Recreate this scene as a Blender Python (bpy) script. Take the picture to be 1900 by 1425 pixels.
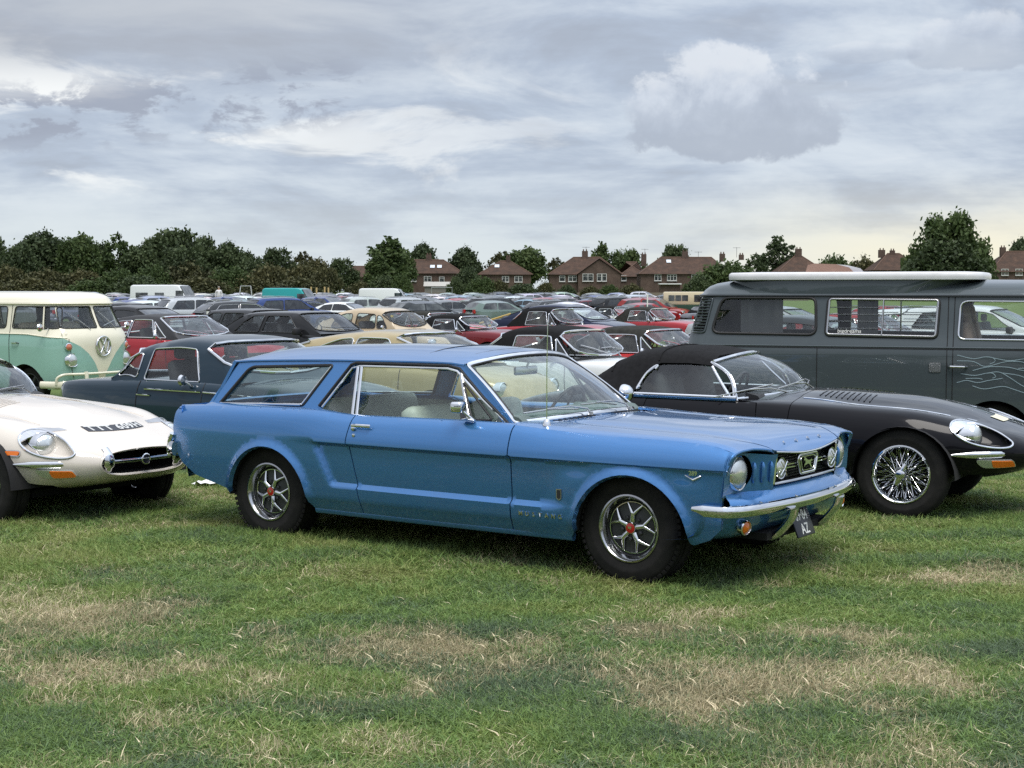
import bpy, bmesh, math, random
import numpy as np
from mathutils import Vector, Matrix, noise as mnoise
from mathutils.geometry import delaunay_2d_cdt

random.seed(7); np.random.seed(7)
R = math.radians
for o in list(bpy.data.objects):
    bpy.data.objects.remove(o)
SC = bpy.context.scene
COL = SC.collection

# ------------------------------------------------------------------ camera
CAM_H = 1.64
FOC = 2854.0 / 1900.0 * 36.0
cd = bpy.data.cameras.new('camera'); cam = bpy.data.objects.new('camera', cd); COL.objects.link(cam)
cd.sensor_width = 36.0; cd.lens = FOC; cd.clip_start = 0.1; cd.clip_end = 3000
PITCH = math.atan((712.5 - 537.0) / 2854.0)
cam.location = (0, 0, CAM_H); cam.rotation_euler = (math.pi / 2 - PITCH, 0, 0)
SC.camera = cam

# ------------------------------------------------------------------ world, sun, exposure
SUN_EL, SUN_AZ = R(66), R(165)      # azimuth clockwise from +Y (camera looks along +Y)
w = bpy.data.worlds.new('World'); SC.world = w; w.use_nodes = True
W = w.node_tree; W.nodes.clear()

class NG:
    """short hand for building shader nodes"""
    def __init__(s, tree): s.t = tree
    def n(s, typ, **kw):
        nd = s.t.nodes.new(typ)
        for k, v in kw.items():
            if k.startswith('i_'):
                nd.inputs[k[2:].replace('_', ' ')].default_value = v
            else:
                setattr(nd, k, v)
        return nd
    def l(s, a, b): s.t.links.new(a, b)
    def put(s, sock, v):
        if hasattr(v, 'is_output') or isinstance(v, bpy.types.NodeSocket): s.t.links.new(v, sock)
        else: sock.default_value = v
    def m(s, op, a, b=0.0, c=0.0, clamp=False):
        nd = s.t.nodes.new('ShaderNodeMath'); nd.operation = op; nd.use_clamp = clamp
        s.put(nd.inputs[0], a); s.put(nd.inputs[1], b); s.put(nd.inputs[2], c)
        return nd.outputs[0]
    def vec(s, x, y, z=0.0):
        nd = s.t.nodes.new('ShaderNodeCombineXYZ')
        s.put(nd.inputs[0], x); s.put(nd.inputs[1], y); s.put(nd.inputs[2], z)
        return nd.outputs[0]
    def noise(s, v, scale, detail=4, rough=.5, dist=0.0, out='Fac'):
        nd = s.t.nodes.new('ShaderNodeTexNoise')
        if v is not None: s.put(nd.inputs['Vector'], v)
        nd.inputs['Scale'].default_value = scale; nd.inputs['Detail'].default_value = detail
        nd.inputs['Roughness'].default_value = rough; nd.inputs['Distortion'].default_value = dist
        return nd.outputs[out]
    def ramp(s, fac, stops, interp='LINEAR'):
        nd = s.t.nodes.new('ShaderNodeValToRGB'); nd.color_ramp.interpolation = interp
        el = nd.color_ramp.elements
        while len(el) < len(stops): el.new(0.5)
        for e, (p, c) in zip(el, stops):
            e.position = p; e.color = (c[0], c[1], c[2], 1) if len(c) == 3 else c
        s.put(nd.inputs[0], fac)
        return nd.outputs[0]
    def mix(s, fac, a, b, mode='MIX'):
        nd = s.t.nodes.new('ShaderNodeMix'); nd.data_type = 'RGBA'; nd.blend_type = mode
        s.put(nd.inputs[0], fac)
        for sk, v in ((nd.inputs[6], a), (nd.inputs[7], b)):
            if isinstance(v, (tuple, list)): v = (v[0], v[1], v[2], 1)
            s.put(sk, v)
        return nd.outputs[2]
    def step(s, x, lo, hi):
        nd = s.t.nodes.new('ShaderNodeMapRange'); nd.interpolation_type = 'SMOOTHSTEP'
        s.put(nd.inputs[0], x)
        for i, v in ((1, lo), (2, hi), (3, 0.0), (4, 1.0)): s.put(nd.inputs[i], v)
        return nd.outputs[0]

g = NG(W)
tc = g.n('ShaderNodeTexCoord')
sep = g.n('ShaderNodeSeparateXYZ'); g.l(tc.outputs['Generated'], sep.inputs[0])
dx, dy, dz = sep.outputs
az = g.m('ARCTAN2', dx, dy)                       # radians, 0 straight ahead
el = g.m('ARCSINE', dz)
elp = g.m('MAXIMUM', el, 0.0)
# layered cloud coordinates: flat layer seen in perspective
den = g.m('ADD', g.m('MAXIMUM', dz, 0.0), 0.055)
px_ = g.m('DIVIDE', dx, den); py_ = g.m('DIVIDE', dy, den)
lay = g.vec(px_, g.m('MULTIPLY', py_, 0.85), 0.0)
n1 = g.noise(lay, 0.62, 7, .56, .1)
n2 = g.noise(g.vec(g.m('ADD', px_, g.m('MULTIPLY', py_, .35)), g.m('MULTIPLY', py_, 1.5), 3.7), 0.9, 8, .6, .1)
streak = g.noise(g.vec(g.m('ADD', g.m('MULTIPLY', az, 4.6), g.m('MULTIPLY', el, 4.0)), g.m('SUBTRACT', g.m('MULTIPLY', el, 13.5), g.m('MULTIPLY', az, .8)), 1.3), 1.5, 9, .58, .35)
mixn = g.m('ADD', g.m('MULTIPLY', n1, .30), g.m('ADD', g.m('MULTIPLY', n2, .15), g.m('MULTIPLY', streak, .55)))
dens = g.step(mixn, .36, .62)
base = g.ramp(dens, [(0.0, (.60, .655, .72)), (.35, (.50, .56, .645)), (.65, (.405, .465, .565)), (1.0, (.345, .385, .46))])
# bright thin places, more of them to the left
bn = g.noise(g.vec(g.m('MULTIPLY', az, 5.0), g.m('MULTIPLY', el, 17.0), 8.1), 1.5, 7, .6, .6)
leftness = g.step(az, .16, -.30)
bandb = g.m('MULTIPLY', g.step(el, .045, .08), g.step(el, .17, .12))
bright = g.m('MULTIPLY', g.step(bn, .50, .64), g.m('ADD', .12, g.m('MULTIPLY', g.m('MULTIPLY', leftness, bandb), .85)))
base = g.mix(bright, base, (.86, .87, .86))
# greyer, warmer deck up high to the left
topl = g.m('MULTIPLY', g.step(el, .11, .17), g.step(az, .12, -.22))
base = g.mix(g.m('MULTIPLY', topl, .55), base, (.37, .375, .40))
# low pale band above the horizon, creamier to the right
low = g.step(elp, .082, .012)
lowc = g.mix(g.step(az, .02, .30), (.62, .68, .71), (.86, .81, .63))
base = g.mix(g.m('MULTIPLY', low, g.m('ADD', .55, g.m('MULTIPLY', g.step(streak, .62, .40), .45))), base, lowc)
# dark torn scraps on the left
wv = g.noise(g.vec(g.m('MULTIPLY', az, 11.0), g.m('MULTIPLY', el, 22.0), 5.0), 2.0, 7, .62, .3)
ws = g.m('MULTIPLY', g.step(g.m('ABSOLUTE', g.m('SUBTRACT', el, g.m('ADD', .137, g.m('MULTIPLY', az, .105)))), .030, .006), g.m('MULTIPLY', g.step(az, -.08, -.12), g.step(wv, .47, .56)))
base = g.mix(g.m('MULTIPLY', ws, .85), base, (.29, .315, .39))
# single cumulus, right of centre, and a smaller one at the right edge
cb = g.noise(g.vec(g.m('MULTIPLY', az, 14.0), g.m('MULTIPLY', el, 14.0), 2.0), 2.2, 8, .58, .2)
def puff(base, ca, ce, ra, reu, red, amt, lop=0.0):
    da = g.m('SUBTRACT', az, ca); de = g.m('SUBTRACT', el, g.m('ADD', ce, g.m('MULTIPLY', da, lop)))
    up = g.m('MAXIMUM', de, 0.0); dn = g.m('MINIMUM', de, 0.0)
    q = g.m('ADD', g.m('POWER', g.m('ABSOLUTE', g.m('DIVIDE', da, ra)), 2.0),
            g.m('ADD', g.m('POWER', g.m('DIVIDE', up, reu), 2.0), g.m('POWER', g.m('ABSOLUTE', g.m('DIVIDE', dn, red)), 2.0)))
    q = g.m('ADD', q, g.m('MULTIPLY', g.m('SUBTRACT', .5, cb), 2.6))
    msk = g.step(q, 1.12, .74)
    shade = g.step(g.m('ADD', g.m('DIVIDE', de, reu), g.m('MULTIPLY', g.m('SUBTRACT', cb, .5), 1.6)), -.15, .85)
    colr = g.ramp(shade, [(0, (.355, .395, .475)), (.4, (.43, .475, .56)), (.75, (.57, .615, .69)), (1, (.68, .71, .755))])
    return g.mix(g.m('MULTIPLY', msk, amt), base, colr)
base = puff(base, .142, .100, .070, .054, .018, .86)
base = puff(base, .296, .146, .045, .026, .012, .55)
base = puff(base, .225, .146, .03, .008, .006, .35)
# overcast luminance law: the dome brightens smoothly towards the zenith
lum = g.m('MULTIPLY', .60, g.m('ADD', 1.0, g.m('MULTIPLY', g.m('MAXIMUM', g.m('SUBTRACT', dz, .17), 0.0), 2.2)))
ovc = g.mix(1.0, base, g.vec(lum, lum, lum), 'MULTIPLY')
bg = g.n('ShaderNodeBackground'); g.l(ovc, bg.inputs[0]); bg.inputs[1].default_value = 1.0
sky = g.n('ShaderNodeTexSky', sky_type='NISHITA', sun_disc=False, sun_elevation=SUN_EL, sun_rotation=SUN_AZ)
bg2 = g.n('ShaderNodeBackground'); g.l(sky.outputs[0], bg2.inputs[0]); bg2.inputs[1].default_value = 0.05
ms = g.n('ShaderNodeMixShader'); ms.inputs[0].default_value = .90
g.l(bg2.outputs[0], ms.inputs[1]); g.l(bg.outputs[0], ms.inputs[2])
wo = g.n('ShaderNodeOutputWorld'); g.l(ms.outputs[0], wo.inputs[0])
w.cycles.sampling_method = 'MANUAL'; w.cycles.sample_map_resolution = 512

sd = bpy.data.lights.new('sun', 'SUN'); sd.energy = 1.5; sd.angle = R(30); sd.color = (1, .96, .9)
sun = bpy.data.objects.new('sun', sd); COL.objects.link(sun)
sv = Vector((math.sin(SUN_AZ) * math.cos(SUN_EL), math.cos(SUN_AZ) * math.cos(SUN_EL), math.sin(SUN_EL)))
sun.rotation_euler = sv.to_track_quat('Z', 'Y').to_euler()
VS = SC.view_settings
SC.display_settings.display_device = 'sRGB'
VS.view_transform = 'Standard'; VS.look = 'None'; VS.exposure = 1.02; VS.gamma = 1; VS.use_curve_mapping = False
SC.cycles.use_denoising = False
SC.cycles.max_bounces = 8; SC.cycles.transparent_max_bounces = 24; SC.cycles.caustics_reflective = False; SC.cycles.caustics_refractive = False
SC.cycles.diffuse_bounces = 3; SC.cycles.glossy_bounces = 4
SC.cycles.use_adaptive_sampling = False; SC.cycles.sample_clamp_indirect = 4.0

# ------------------------------------------------------------------ mesh helpers
def pchip(xs, ys):
    xs = np.asarray(xs, float); ys = np.asarray(ys, float)
    if ys.ndim == 1: ys = ys[:, None]
    h = np.diff(xs)[:, None]; d = np.diff(ys, axis=0) / h
    m = np.zeros_like(ys)
    if len(xs) > 2:
        s = d[:-1] * d[1:]
        w1 = 2 * h[1:] + h[:-1]; w2 = h[1:] + 2 * h[:-1]
        with np.errstate(divide='ignore', invalid='ignore'):
            hm = (w1 + w2) / (w1 / d[:-1] + w2 / d[1:])
        m[1:-1] = np.where(s > 0, hm, 0)
    m[0] = d[0]; m[-1] = d[-1]
    def f(x):
        x = np.asarray(x, float); sh = x.shape; x = x.ravel()
        i = np.clip(np.searchsorted(xs, x) - 1, 0, len(xs) - 2)
        t = np.clip((x - xs[i]) / (xs[i + 1] - xs[i]), 0, 1)[:, None]; hh = h[i]
        r = ((2 * t**3 - 3 * t**2 + 1) * ys[i] + (t**3 - 2 * t**2 + t) * hh * m[i] + (-2 * t**3 + 3 * t**2) * ys[i + 1] + (t**3 - t**2) * hh * m[i + 1])
        return r[:, 0].reshape(sh) if r.shape[1] == 1 else r.reshape(sh + (r.shape[1],))
    return f
def sstep(x, a, b):
    t = np.clip((np.asarray(x, float) - a) / (b - a), 0, 1); return t * t * (3 - 2 * t)
def catmull(P, n=8, closed=False):
    P = [np.asarray(p, float) for p in P]; N = len(P); out = []
    rng = range(N) if closed else range(N - 1)
    for i in rng:
        a = P[(i - 1) % N] if closed or i > 0 else 2 * P[i] - P[i + 1]
        b, c = P[i], P[(i + 1) % N]
        d = P[(i + 2) % N] if closed or i + 2 < N else 2 * c - b
        for k in range(n):
            t = k / n
            out.append(.5 * (2 * b + (c - a) * t + (2 * a - 5 * b + 4 * c - d) * t * t + (3 * b - a - 3 * c + d) * t**3))
    if not closed: out.append(P[-1])
    return np.array(out)
def rpoly(P, r, n=4):
    """round the corners of a 2D polygon; r one radius or a list"""
    P = [np.asarray(p, float) for p in P]; N = len(P); out = []
    rr = r if isinstance(r, (list, tuple)) else [r] * N
    for i in range(N):
        p = P[i]; a = P[i - 1] - p; b = P[(i + 1) % N] - p
        la, lb = np.linalg.norm(a), np.linalg.norm(b); q = min(rr[i], la * .48, lb * .48)
        if q < 1e-4: out.append(p); continue
        A = p + a / la * q; B = p + b / lb * q
        for k in range(n + 1):
            t = k / n; out.append((1 - t)**2 * A + 2 * t * (1 - t) * p + t * t * B)
    return out
def resample(P, res, closed=True):
    P = [np.asarray(p, float) for p in P]; out = []
    N = len(P)
    for i in range(N if closed else N - 1):
        a, b = P[i], P[(i + 1) % N]; k = max(1, int(math.ceil(np.linalg.norm(b - a) / res)))
        for j in range(k): out.append(a + (b - a) * j / k)
    if not closed: out.append(P[-1])
    return np.array(out)
def arc2(cx, cz, r, a0, a1, n=20, rz=None):
    rz = rz or r
    return [(cx + r * math.cos(R(a0 + (a1 - a0) * i / n)), cz + rz * math.sin(R(a0 + (a1 - a0) * i / n))) for i in range(n + 1)]
def inpoly(pts, poly):
    x, y = pts[:, 0], pts[:, 1]; c = np.zeros(len(pts), bool); P = np.asarray(poly)
    x1, y1 = P[:, 0], P[:, 1]; x2, y2 = np.roll(x1, -1), np.roll(y1, -1)
    for a, b, cc, d in zip(x1, y1, x2, y2):
        if b == d: continue
        c ^= ((b > y) != (d > y)) & (x < (cc - a) * (y - b) / (d - b) + a)
    return c
def near(pts, poly, dist):
    P = np.asarray(poly); A = P; B = np.roll(P, -1, 0); m = np.zeros(len(pts), bool)
    for a, b in zip(A, B):
        ab = b - a; L = ab @ ab
        if L < 1e-12: continue
        t = np.clip(((pts - a) @ ab) / L, 0, 1); q = a + t[:, None] * ab
        m |= ((pts - q)**2).sum(1) < dist * dist
    return m
def cdt(outer, holes=(), res=.05, lines=(), sx=1.0):
    """triangulate a 2D region with an interior grid; returns (pts, tris)"""
    loops = [resample(outer, res)] + [resample(h, res) for h in holes]
    O = loops[0]; lo, hi = O.min(0), O.max(0)
    gx = np.arange(lo[0] + res * .5, hi[0], res * sx); gy = np.arange(lo[1] + res * .5, hi[1], res)
    if len(gx) and len(gy):
        G = np.stack(np.meshgrid(gx, gy), -1).reshape(-1, 2)
        k = inpoly(G, O) & ~near(G, O, res * .45)
        for h in loops[1:]: k &= ~inpoly(G, h) & ~near(G, h, res * .45)
        G = G[k]
    else: G = np.zeros((0, 2))
    pts, ed = [], []
    for L in loops:
        n0 = len(pts); n = len(L); pts += [tuple(p) for p in L]; ed += [(n0 + i, n0 + (i + 1) % n) for i in range(n)]
    for L in lines:
        L = resample(L, res, False); kk = inpoly(L, O) & ~near(L, O, res * .2)
        L = L[kk]
        if len(L) and len(G): G = G[~near(G, list(L) + list(L[::-1]), res * .4)] if len(L) > 1 else G
        n0 = len(pts); pts += [tuple(p) for p in L]; ed += [(n0 + i, n0 + i + 1) for i in range(len(L) - 1)]
    pts += [tuple(p) for p in G]
    r = delaunay_2d_cdt([Vector((float(a), float(b))) for a, b in pts], ed, [], 0, 1e-6)
    V = np.array([(v.x, v.y) for v in r[0]]); T = np.array([f[:] for f in r[2] if len(f) == 3])
    C = V[T].mean(1); k = inpoly(C, O)
    for h in loops[1:]: k &= ~inpoly(C, h)
    ar = np.abs(np.cross(V[T[:, 1]] - V[T[:, 0]], V[T[:, 2]] - V[T[:, 0]])); k &= ar > 1e-9
    return V, T[k]

class MB:
    """collects shapes and links them as ONE mesh object"""
    def __init__(s): s.v = []; s.f = []; s.mi = []; s.n = 0
    def add(s, V, F, mat=0):
        V = np.asarray(V, float).reshape(-1, 3); s.v.append(V)
        o = s.n; s.f += [tuple(int(i) + o for i in f) for f in F]; s.mi += [mat] * len(F); s.n += len(V); return s
    def patch(s, fn, outer, holes=(), res=.05, mat=0, hint=(0, -1, 0), flange=0.0, lines=(), sx=1.0):
        P, T = cdt(outer, holes, res, lines, sx)
        V = np.asarray(fn(P[:, 0], P[:, 1]), float)
        nr = np.cross(V[T[:, 1]] - V[T[:, 0]], V[T[:, 2]] - V[T[:, 0]])
        if nr.sum(0) @ np.asarray(hint, float) < 0: T = T[:, ::-1]; nr = -nr
        s.add(V, T, mat)
        if flange:
            vn = np.zeros_like(V)
            for k in range(3): np.add.at(vn, T[:, k], nr)
            vn /= np.linalg.norm(vn, axis=1)[:, None] + 1e-12
            cnt = {}
            for t in T:
                for a, b in ((t[0], t[1]), (t[1], t[2]), (t[2], t[0])):
                    cnt[(a, b)] = 1
            be = [(a, b) for (a, b) in cnt if (b, a) not in cnt]
            idx = {}; VV = []; F = []
            for a, b in be:
                for q in (a, b):
                    if q not in idx: idx[q] = len(VV); VV += [V[q], V[q] - vn[q] * flange]
                i, j = idx[a], idx[b]; F.append((j, i, i + 1, j + 1))
            s.add(VV, F, mat)
        return s
    def grid(s, P, mat=0, cu=False, cv=False, flip=False):
        P = np.asarray(P, float); nu, nv = P.shape[:2]; F = []
        for i in range(nu if cu else nu - 1):
            for j in range(nv if cv else nv - 1):
                a = i * nv + j; b = ((i + 1) % nu) * nv + j; c = ((i + 1) % nu) * nv + (j + 1) % nv; d = i * nv + (j + 1) % nv
                F.append((a, d, c, b) if flip else (a, b, c, d))
        return s.add(P.reshape(-1, 3), F, mat)
    def box(s, c, d, mat=0, rot=None, bev=0.0):
        bm = bmesh.new(); bmesh.ops.create_cube(bm, size=1)
        M = Matrix.Translation(Vector(c)) @ (rot.to_4x4() if rot is not None else Matrix()) @ Matrix.Diagonal((d[0], d[1], d[2], 1))
        bm.transform(M)
        if bev: bmesh.ops.bevel(bm, geom=bm.edges[:], offset=bev, segments=2, affect='EDGES', profile=.5)
        s.bm(bm, mat); return s
    def bm(s, bm, mat=0):
        bm.verts.index_update(); s.add([v.co[:] for v in bm.verts], [[v.index for v in f.verts] for f in bm.faces], mat); bm.free(); return s
    def tube(s, P, r, n=8, mat=0, closed=False, flat=None, up=(0, 0, 1), caps=True):
        """sweep a circle (or an ellipse: flat=(across, along up)) along P; r number or list"""
        P = np.asarray(P, float); N = len(P)
        rr = np.full(N, r, float) if np.isscalar(r) else np.asarray(r, float)
        if closed: T = np.roll(P, -1, 0) - np.roll(P, 1, 0)
        else: T = np.gradient(P, axis=0)
        T /= np.linalg.norm(T, axis=1)[:, None] + 1e-12
        a = np.asarray(up, float)
        if abs(T[0] @ a) > .95: a = np.array([1., 0, 0]) if abs(T[0][0]) < .9 else np.array([0, 1., 0])
        rings = []; prev = None
        for i in range(N):
            if flat is not None and abs(T[i] @ np.asarray(up, float)) < .97: u = np.asarray(up, float) - T[i] * (T[i] @ np.asarray(up, float))
            else:
                u = a - T[i] * (T[i] @ a) if prev is None else prev - T[i] * (T[i] @ prev)
            u /= np.linalg.norm(u) + 1e-12; prev = u; b = np.cross(T[i], u)
            fa, fb = flat if flat else (1, 1)
            rings.append([P[i] + rr[i] * (fb * math.cos(2 * math.pi * k / n) * u + fa * math.sin(2 * math.pi * k / n) * b) for k in range(n)])
        s.grid(rings, mat, cu=closed, cv=True, flip=True)
        if caps and not closed:
            o = s.n - N * n
            s.f += [tuple(o + k for k in range(n)), tuple(o + (N - 1) * n + k for k in range(n - 1, -1, -1))]; s.mi += [mat, mat]
        return s
    def lathe(s, prof, n=32, c=(0, 0, 0), axis=(0, -1, 0), mat=0, flip=False):
        """prof: (radius, distance along axis)"""
        A = Vector(axis).normalized(); q = A.to_track_quat('Z', 'Y').to_matrix(); c = np.asarray(c, float)
        X, Y = np.array(q.col[0]), np.array(q.col[1]); A = np.array(A)
        P = [[c + A * d + r * (math.cos(2 * math.pi * k / n) * X + math.sin(2 * math.pi * k / n) * Y) for k in range(n)] for r, d in prof]
        return s.grid(P, mat, cv=True, flip=flip)
    def disc(s, c, r, axis=(0, -1, 0), n=24, mat=0, dome=0.0):
        return s.lathe([(r * q, dome * (1 - q * q)) for q in (1, .8, .55, .3, .001)], n, c, axis, mat)
    def prism(s, P, ext, mat=0):
        """flat polygon P (3D points) extruded by the vector ext"""
        P = np.asarray(P, float); n = len(P); e = np.asarray(ext, float)
        F = [(i, (i + 1) % n, n + (i + 1) % n, n + i) for i in range(n)]
        o = len(P)
        c = P.mean(0); nn = np.zeros(3)
        for i in range(n): nn += np.cross(P[i] - c, P[(i + 1) % n] - c)
        if nn @ e > 0:
            s.add(np.vstack([P, P + e]), F + [tuple(range(n - 1, -1, -1)), tuple(range(n, 2 * n))], mat)
        else:
            s.add(np.vstack([P, P + e]), [f[::-1] for f in F] + [tuple(range(n)), tuple(range(2 * n - 1, n - 1, -1))], mat)
        return s
    def mirror(s):
        V = np.vstack(s.v).copy(); V[:, 1] *= -1; n = s.n
        s.v.append(V); s.f += [tuple(i + n for i in f[::-1]) for f in s.f[:]]; s.mi += s.mi[:]; s.n += n; return s
    def join(s, o):
        if o.n:
            n = s.n; s.v += o.v; s.f += [tuple(i + n for i in f) for f in o.f]; s.mi += o.mi; s.n += o.n
        return s
    def xf(s, M):
        M = np.array(M); V = np.vstack(s.v); s.v = [V @ M[:3, :3].T + M[:3, 3]]; return s
    def pair(s, name, mats, parent=None, angle=35):
        """this piece and its mirror image as two objects"""
        o = s.build(name, mats, parent, angle)
        t = MB(); t.v = [np.vstack(s.v) * np.array([1, -1, 1])]; t.f = [f[::-1] for f in s.f]; t.mi = s.mi; t.n = s.n
        t.build(name, mats, parent, angle); return o
    def mesh(s, name, mats, angle=35, smooth=True):
        me = bpy.data.meshes.new(name)
        me.from_pydata(np.vstack(s.v).tolist() if s.v else [], [], s.f)
        for m in (mats if isinstance(mats, (list, tuple)) else [mats]): me.materials.append(m)
        me.polygons.foreach_set('material_index', s.mi)
        me.polygons.foreach_set('use_smooth', [smooth] * len(s.f))
        me.validate(); me.update()
        if smooth and angle is not None and angle < 180: me.set_sharp_from_angle(angle=R(angle))
        return me
    def build(s, name, mats, parent=None, angle=35, smooth=True):
        o = bpy.data.objects.new(name, s.mesh(name, mats, angle, smooth)); COL.objects.link(o)
        if parent is not None: o.parent = parent
        return o

def tag(o, label=None, cat=None, group=None, kind=None):
    if label: o['label'] = label
    if cat: o['category'] = cat
    if group: o['group'] = group
    if kind: o['kind'] = kind
    return o
def empty(name, loc=(0, 0, 0), rz=0.0):
    o = bpy.data.objects.new(name, None); COL.objects.link(o); o.location = loc; o.rotation_euler = (0, 0, rz); o.empty_display_size = .2
    return o
def inst(me, name, parent=None, loc=None):
    o = bpy.data.objects.new(name, me); COL.objects.link(o)
    if parent is not None: o.parent = parent
    if loc is not None: o.location = loc
    return o
KIDS = {}
def copy_tree(o, parent=None):
    c = o.copy(); COL.objects.link(c); c.parent = parent
    for ch in list(o.children): copy_tree(ch, c)
    return c
def text_mb(txt, size, depth=.002, mat=0, bold=0.0, spacing=1.0, shear=0.0):
    """letters as mesh in the local XY plane, centred"""
    cu = bpy.data.curves.new('lettering', 'FONT'); cu.body = txt; cu.size = size; cu.extrude = depth; cu.offset = bold
    cu.space_character = spacing; cu.shear = shear; cu.align_x = 'CENTER'; cu.align_y = 'CENTER'; cu.resolution_u = 3
    ob = bpy.data.objects.new('lettering', cu); COL.objects.link(ob)
    dg = bpy.context.evaluated_depsgraph_get(); me = ob.evaluated_get(dg).to_mesh()
    m = MB().add([v.co[:] for v in me.vertices], [p.vertices[:] for p in me.polygons], mat)
    ob.evaluated_get(dg).to_mesh_clear(); bpy.data.objects.remove(ob); bpy.data.curves.remove(cu)
    return m
def frame_mat(o, xdir, ydir, scale=1.0):
    x = Vector(xdir).normalized(); y = Vector(ydir); y = (y - x * y.dot(x)).normalized(); z = x.cross(y)
    M = Matrix((x, y, z)).transposed().to_4x4(); M.translation = Vector(o)
    return M @ Matrix.Diagonal((scale, scale, scale, 1))

# ------------------------------------------------------------------ ground height: level by the camera, dipping behind the first cars
def ground_z(x, y):
    x = np.asarray(x, float); y = np.asarray(y, float)
    d = -.2 * sstep(y, 12.6, 18) - .35 * sstep(y, 32, 108) + .20 * sstep(y, 135, 250)
    b = .012 * np.sin(x * 1.3 + .6 * np.sin(y * .7)) * np.sin(y * 1.1 + 1) * sstep(y, 2, 5) * (1 - sstep(y, 20, 40))
    return d + b
def gz(x, y): return float(ground_z(x, y))

# ------------------------------------------------------------------ materials
MATS = {}
def new_mat(name):
    m = bpy.data.materials.new(name); m.use_nodes = True; m.node_tree.nodes.clear()
    return m, NG(m.node_tree)
def out(g, sh, disp=None):
    o = g.n('ShaderNodeOutputMaterial'); g.l(sh, o.inputs[0])
    if disp is not None: g.l(disp, o.inputs[2])
def pbsdf(g, col, rough=.5, metal=0.0, coat=0.0, spec=.5, coat_r=.03):
    b = g.n('ShaderNodeBsdfPrincipled')
    if isinstance(col, (tuple, list)): col = (col[0], col[1], col[2], 1)
    g.put(b.inputs['Base Color'], col); g.put(b.inputs['Roughness'], rough); g.put(b.inputs['Metallic'], metal)
    g.put(b.inputs['Coat Weight'], coat); b.inputs['Coat Roughness'].default_value = coat_r; g.put(b.inputs['Specular IOR Level'], spec)
    return b
def bump(g, b, h, strength=.3, dist=.01):
    n = g.n('ShaderNodeBump'); n.inputs['Strength'].default_value = strength; n.inputs['Distance'].default_value = dist
    g.l(h, n.inputs['Height']); g.l(n.outputs[0], b.inputs['Normal'])
def simple(name, col, rough=.5, metal=0.0, coat=0.0, spec=.5, var=.06, vs=9.0, bs=0.0, bscale=200):
    if name in MATS: return MATS[name]
    m, g = new_mat(name)
    tc = g.n('ShaderNodeTexCoord')
    nz = g.noise(tc.outputs['Object'], vs, 4)
    c = g.mix(1.0, (col[0], col[1], col[2]), g.ramp(nz, [(.3, (1 - var,) * 3), (.7, (1 + var,) * 3)]), 'MULTIPLY')
    b = pbsdf(g, c, rough, metal, coat, spec)
    if bs: bump(g, b, g.noise(tc.outputs['Object'], bscale, 3), bs, .004)
    out(g, b.outputs[0]); MATS[name] = m; return m
def car_paint(name, col, metallic=0.0, dust=.10, rough=.32, objcol=False, cior=None):
    """lacquered body paint with faint orange peel, dust low down and on top"""
    if name in MATS: return MATS[name]
    m, g = new_mat(name); tc = g.n('ShaderNodeTexCoord'); ge = g.n('ShaderNodeNewGeometry')
    if objcol: base = g.n('ShaderNodeObjectInfo').outputs['Color']
    else: base = None
    sp = g.n('ShaderNodeSeparateXYZ'); g.l(tc.outputs['Object'], sp.inputs[0])
    nz = g.noise(tc.outputs['Object'], 3.5, 6, .6)
    c = (col[0], col[1], col[2]) if base is None else base
    if metallic:
        fl = g.noise(tc.outputs['Object'], 900, 1, .5)
        c = g.mix(1.0, c, g.ramp(fl, [(.3, (.82,) * 3), (.7, (1.2,) * 3)]), 'MULTIPLY')
    lowd = g.m('MULTIPLY', g.step(sp.outputs[2], .55, .22), g.step(nz, .35, .7))
    dm = g.m('MULTIPLY', g.m('ADD', g.m('MULTIPLY', lowd, 1.6), g.m('MULTIPLY', g.step(nz, .45, .75), .5)), dust)
    c2 = g.mix(dm, c, (.20, .17, .12))
    b = pbsdf(g, c2, g.m('ADD', rough, g.m('MULTIPLY', dm, .5)), metallic, g.m('SUBTRACT', 1.0, g.m('MULTIPLY', dm, 1.5), clamp=True), .04, .035)
    b.inputs['Coat IOR'].default_value = cior or (1.36 if max(col) < .07 else 1.48)
    bump(g, b, g.noise(tc.outputs['Object'], 60, 2), .02, .002)
    out(g, b.outputs[0]); MATS[name] = m; return m
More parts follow.
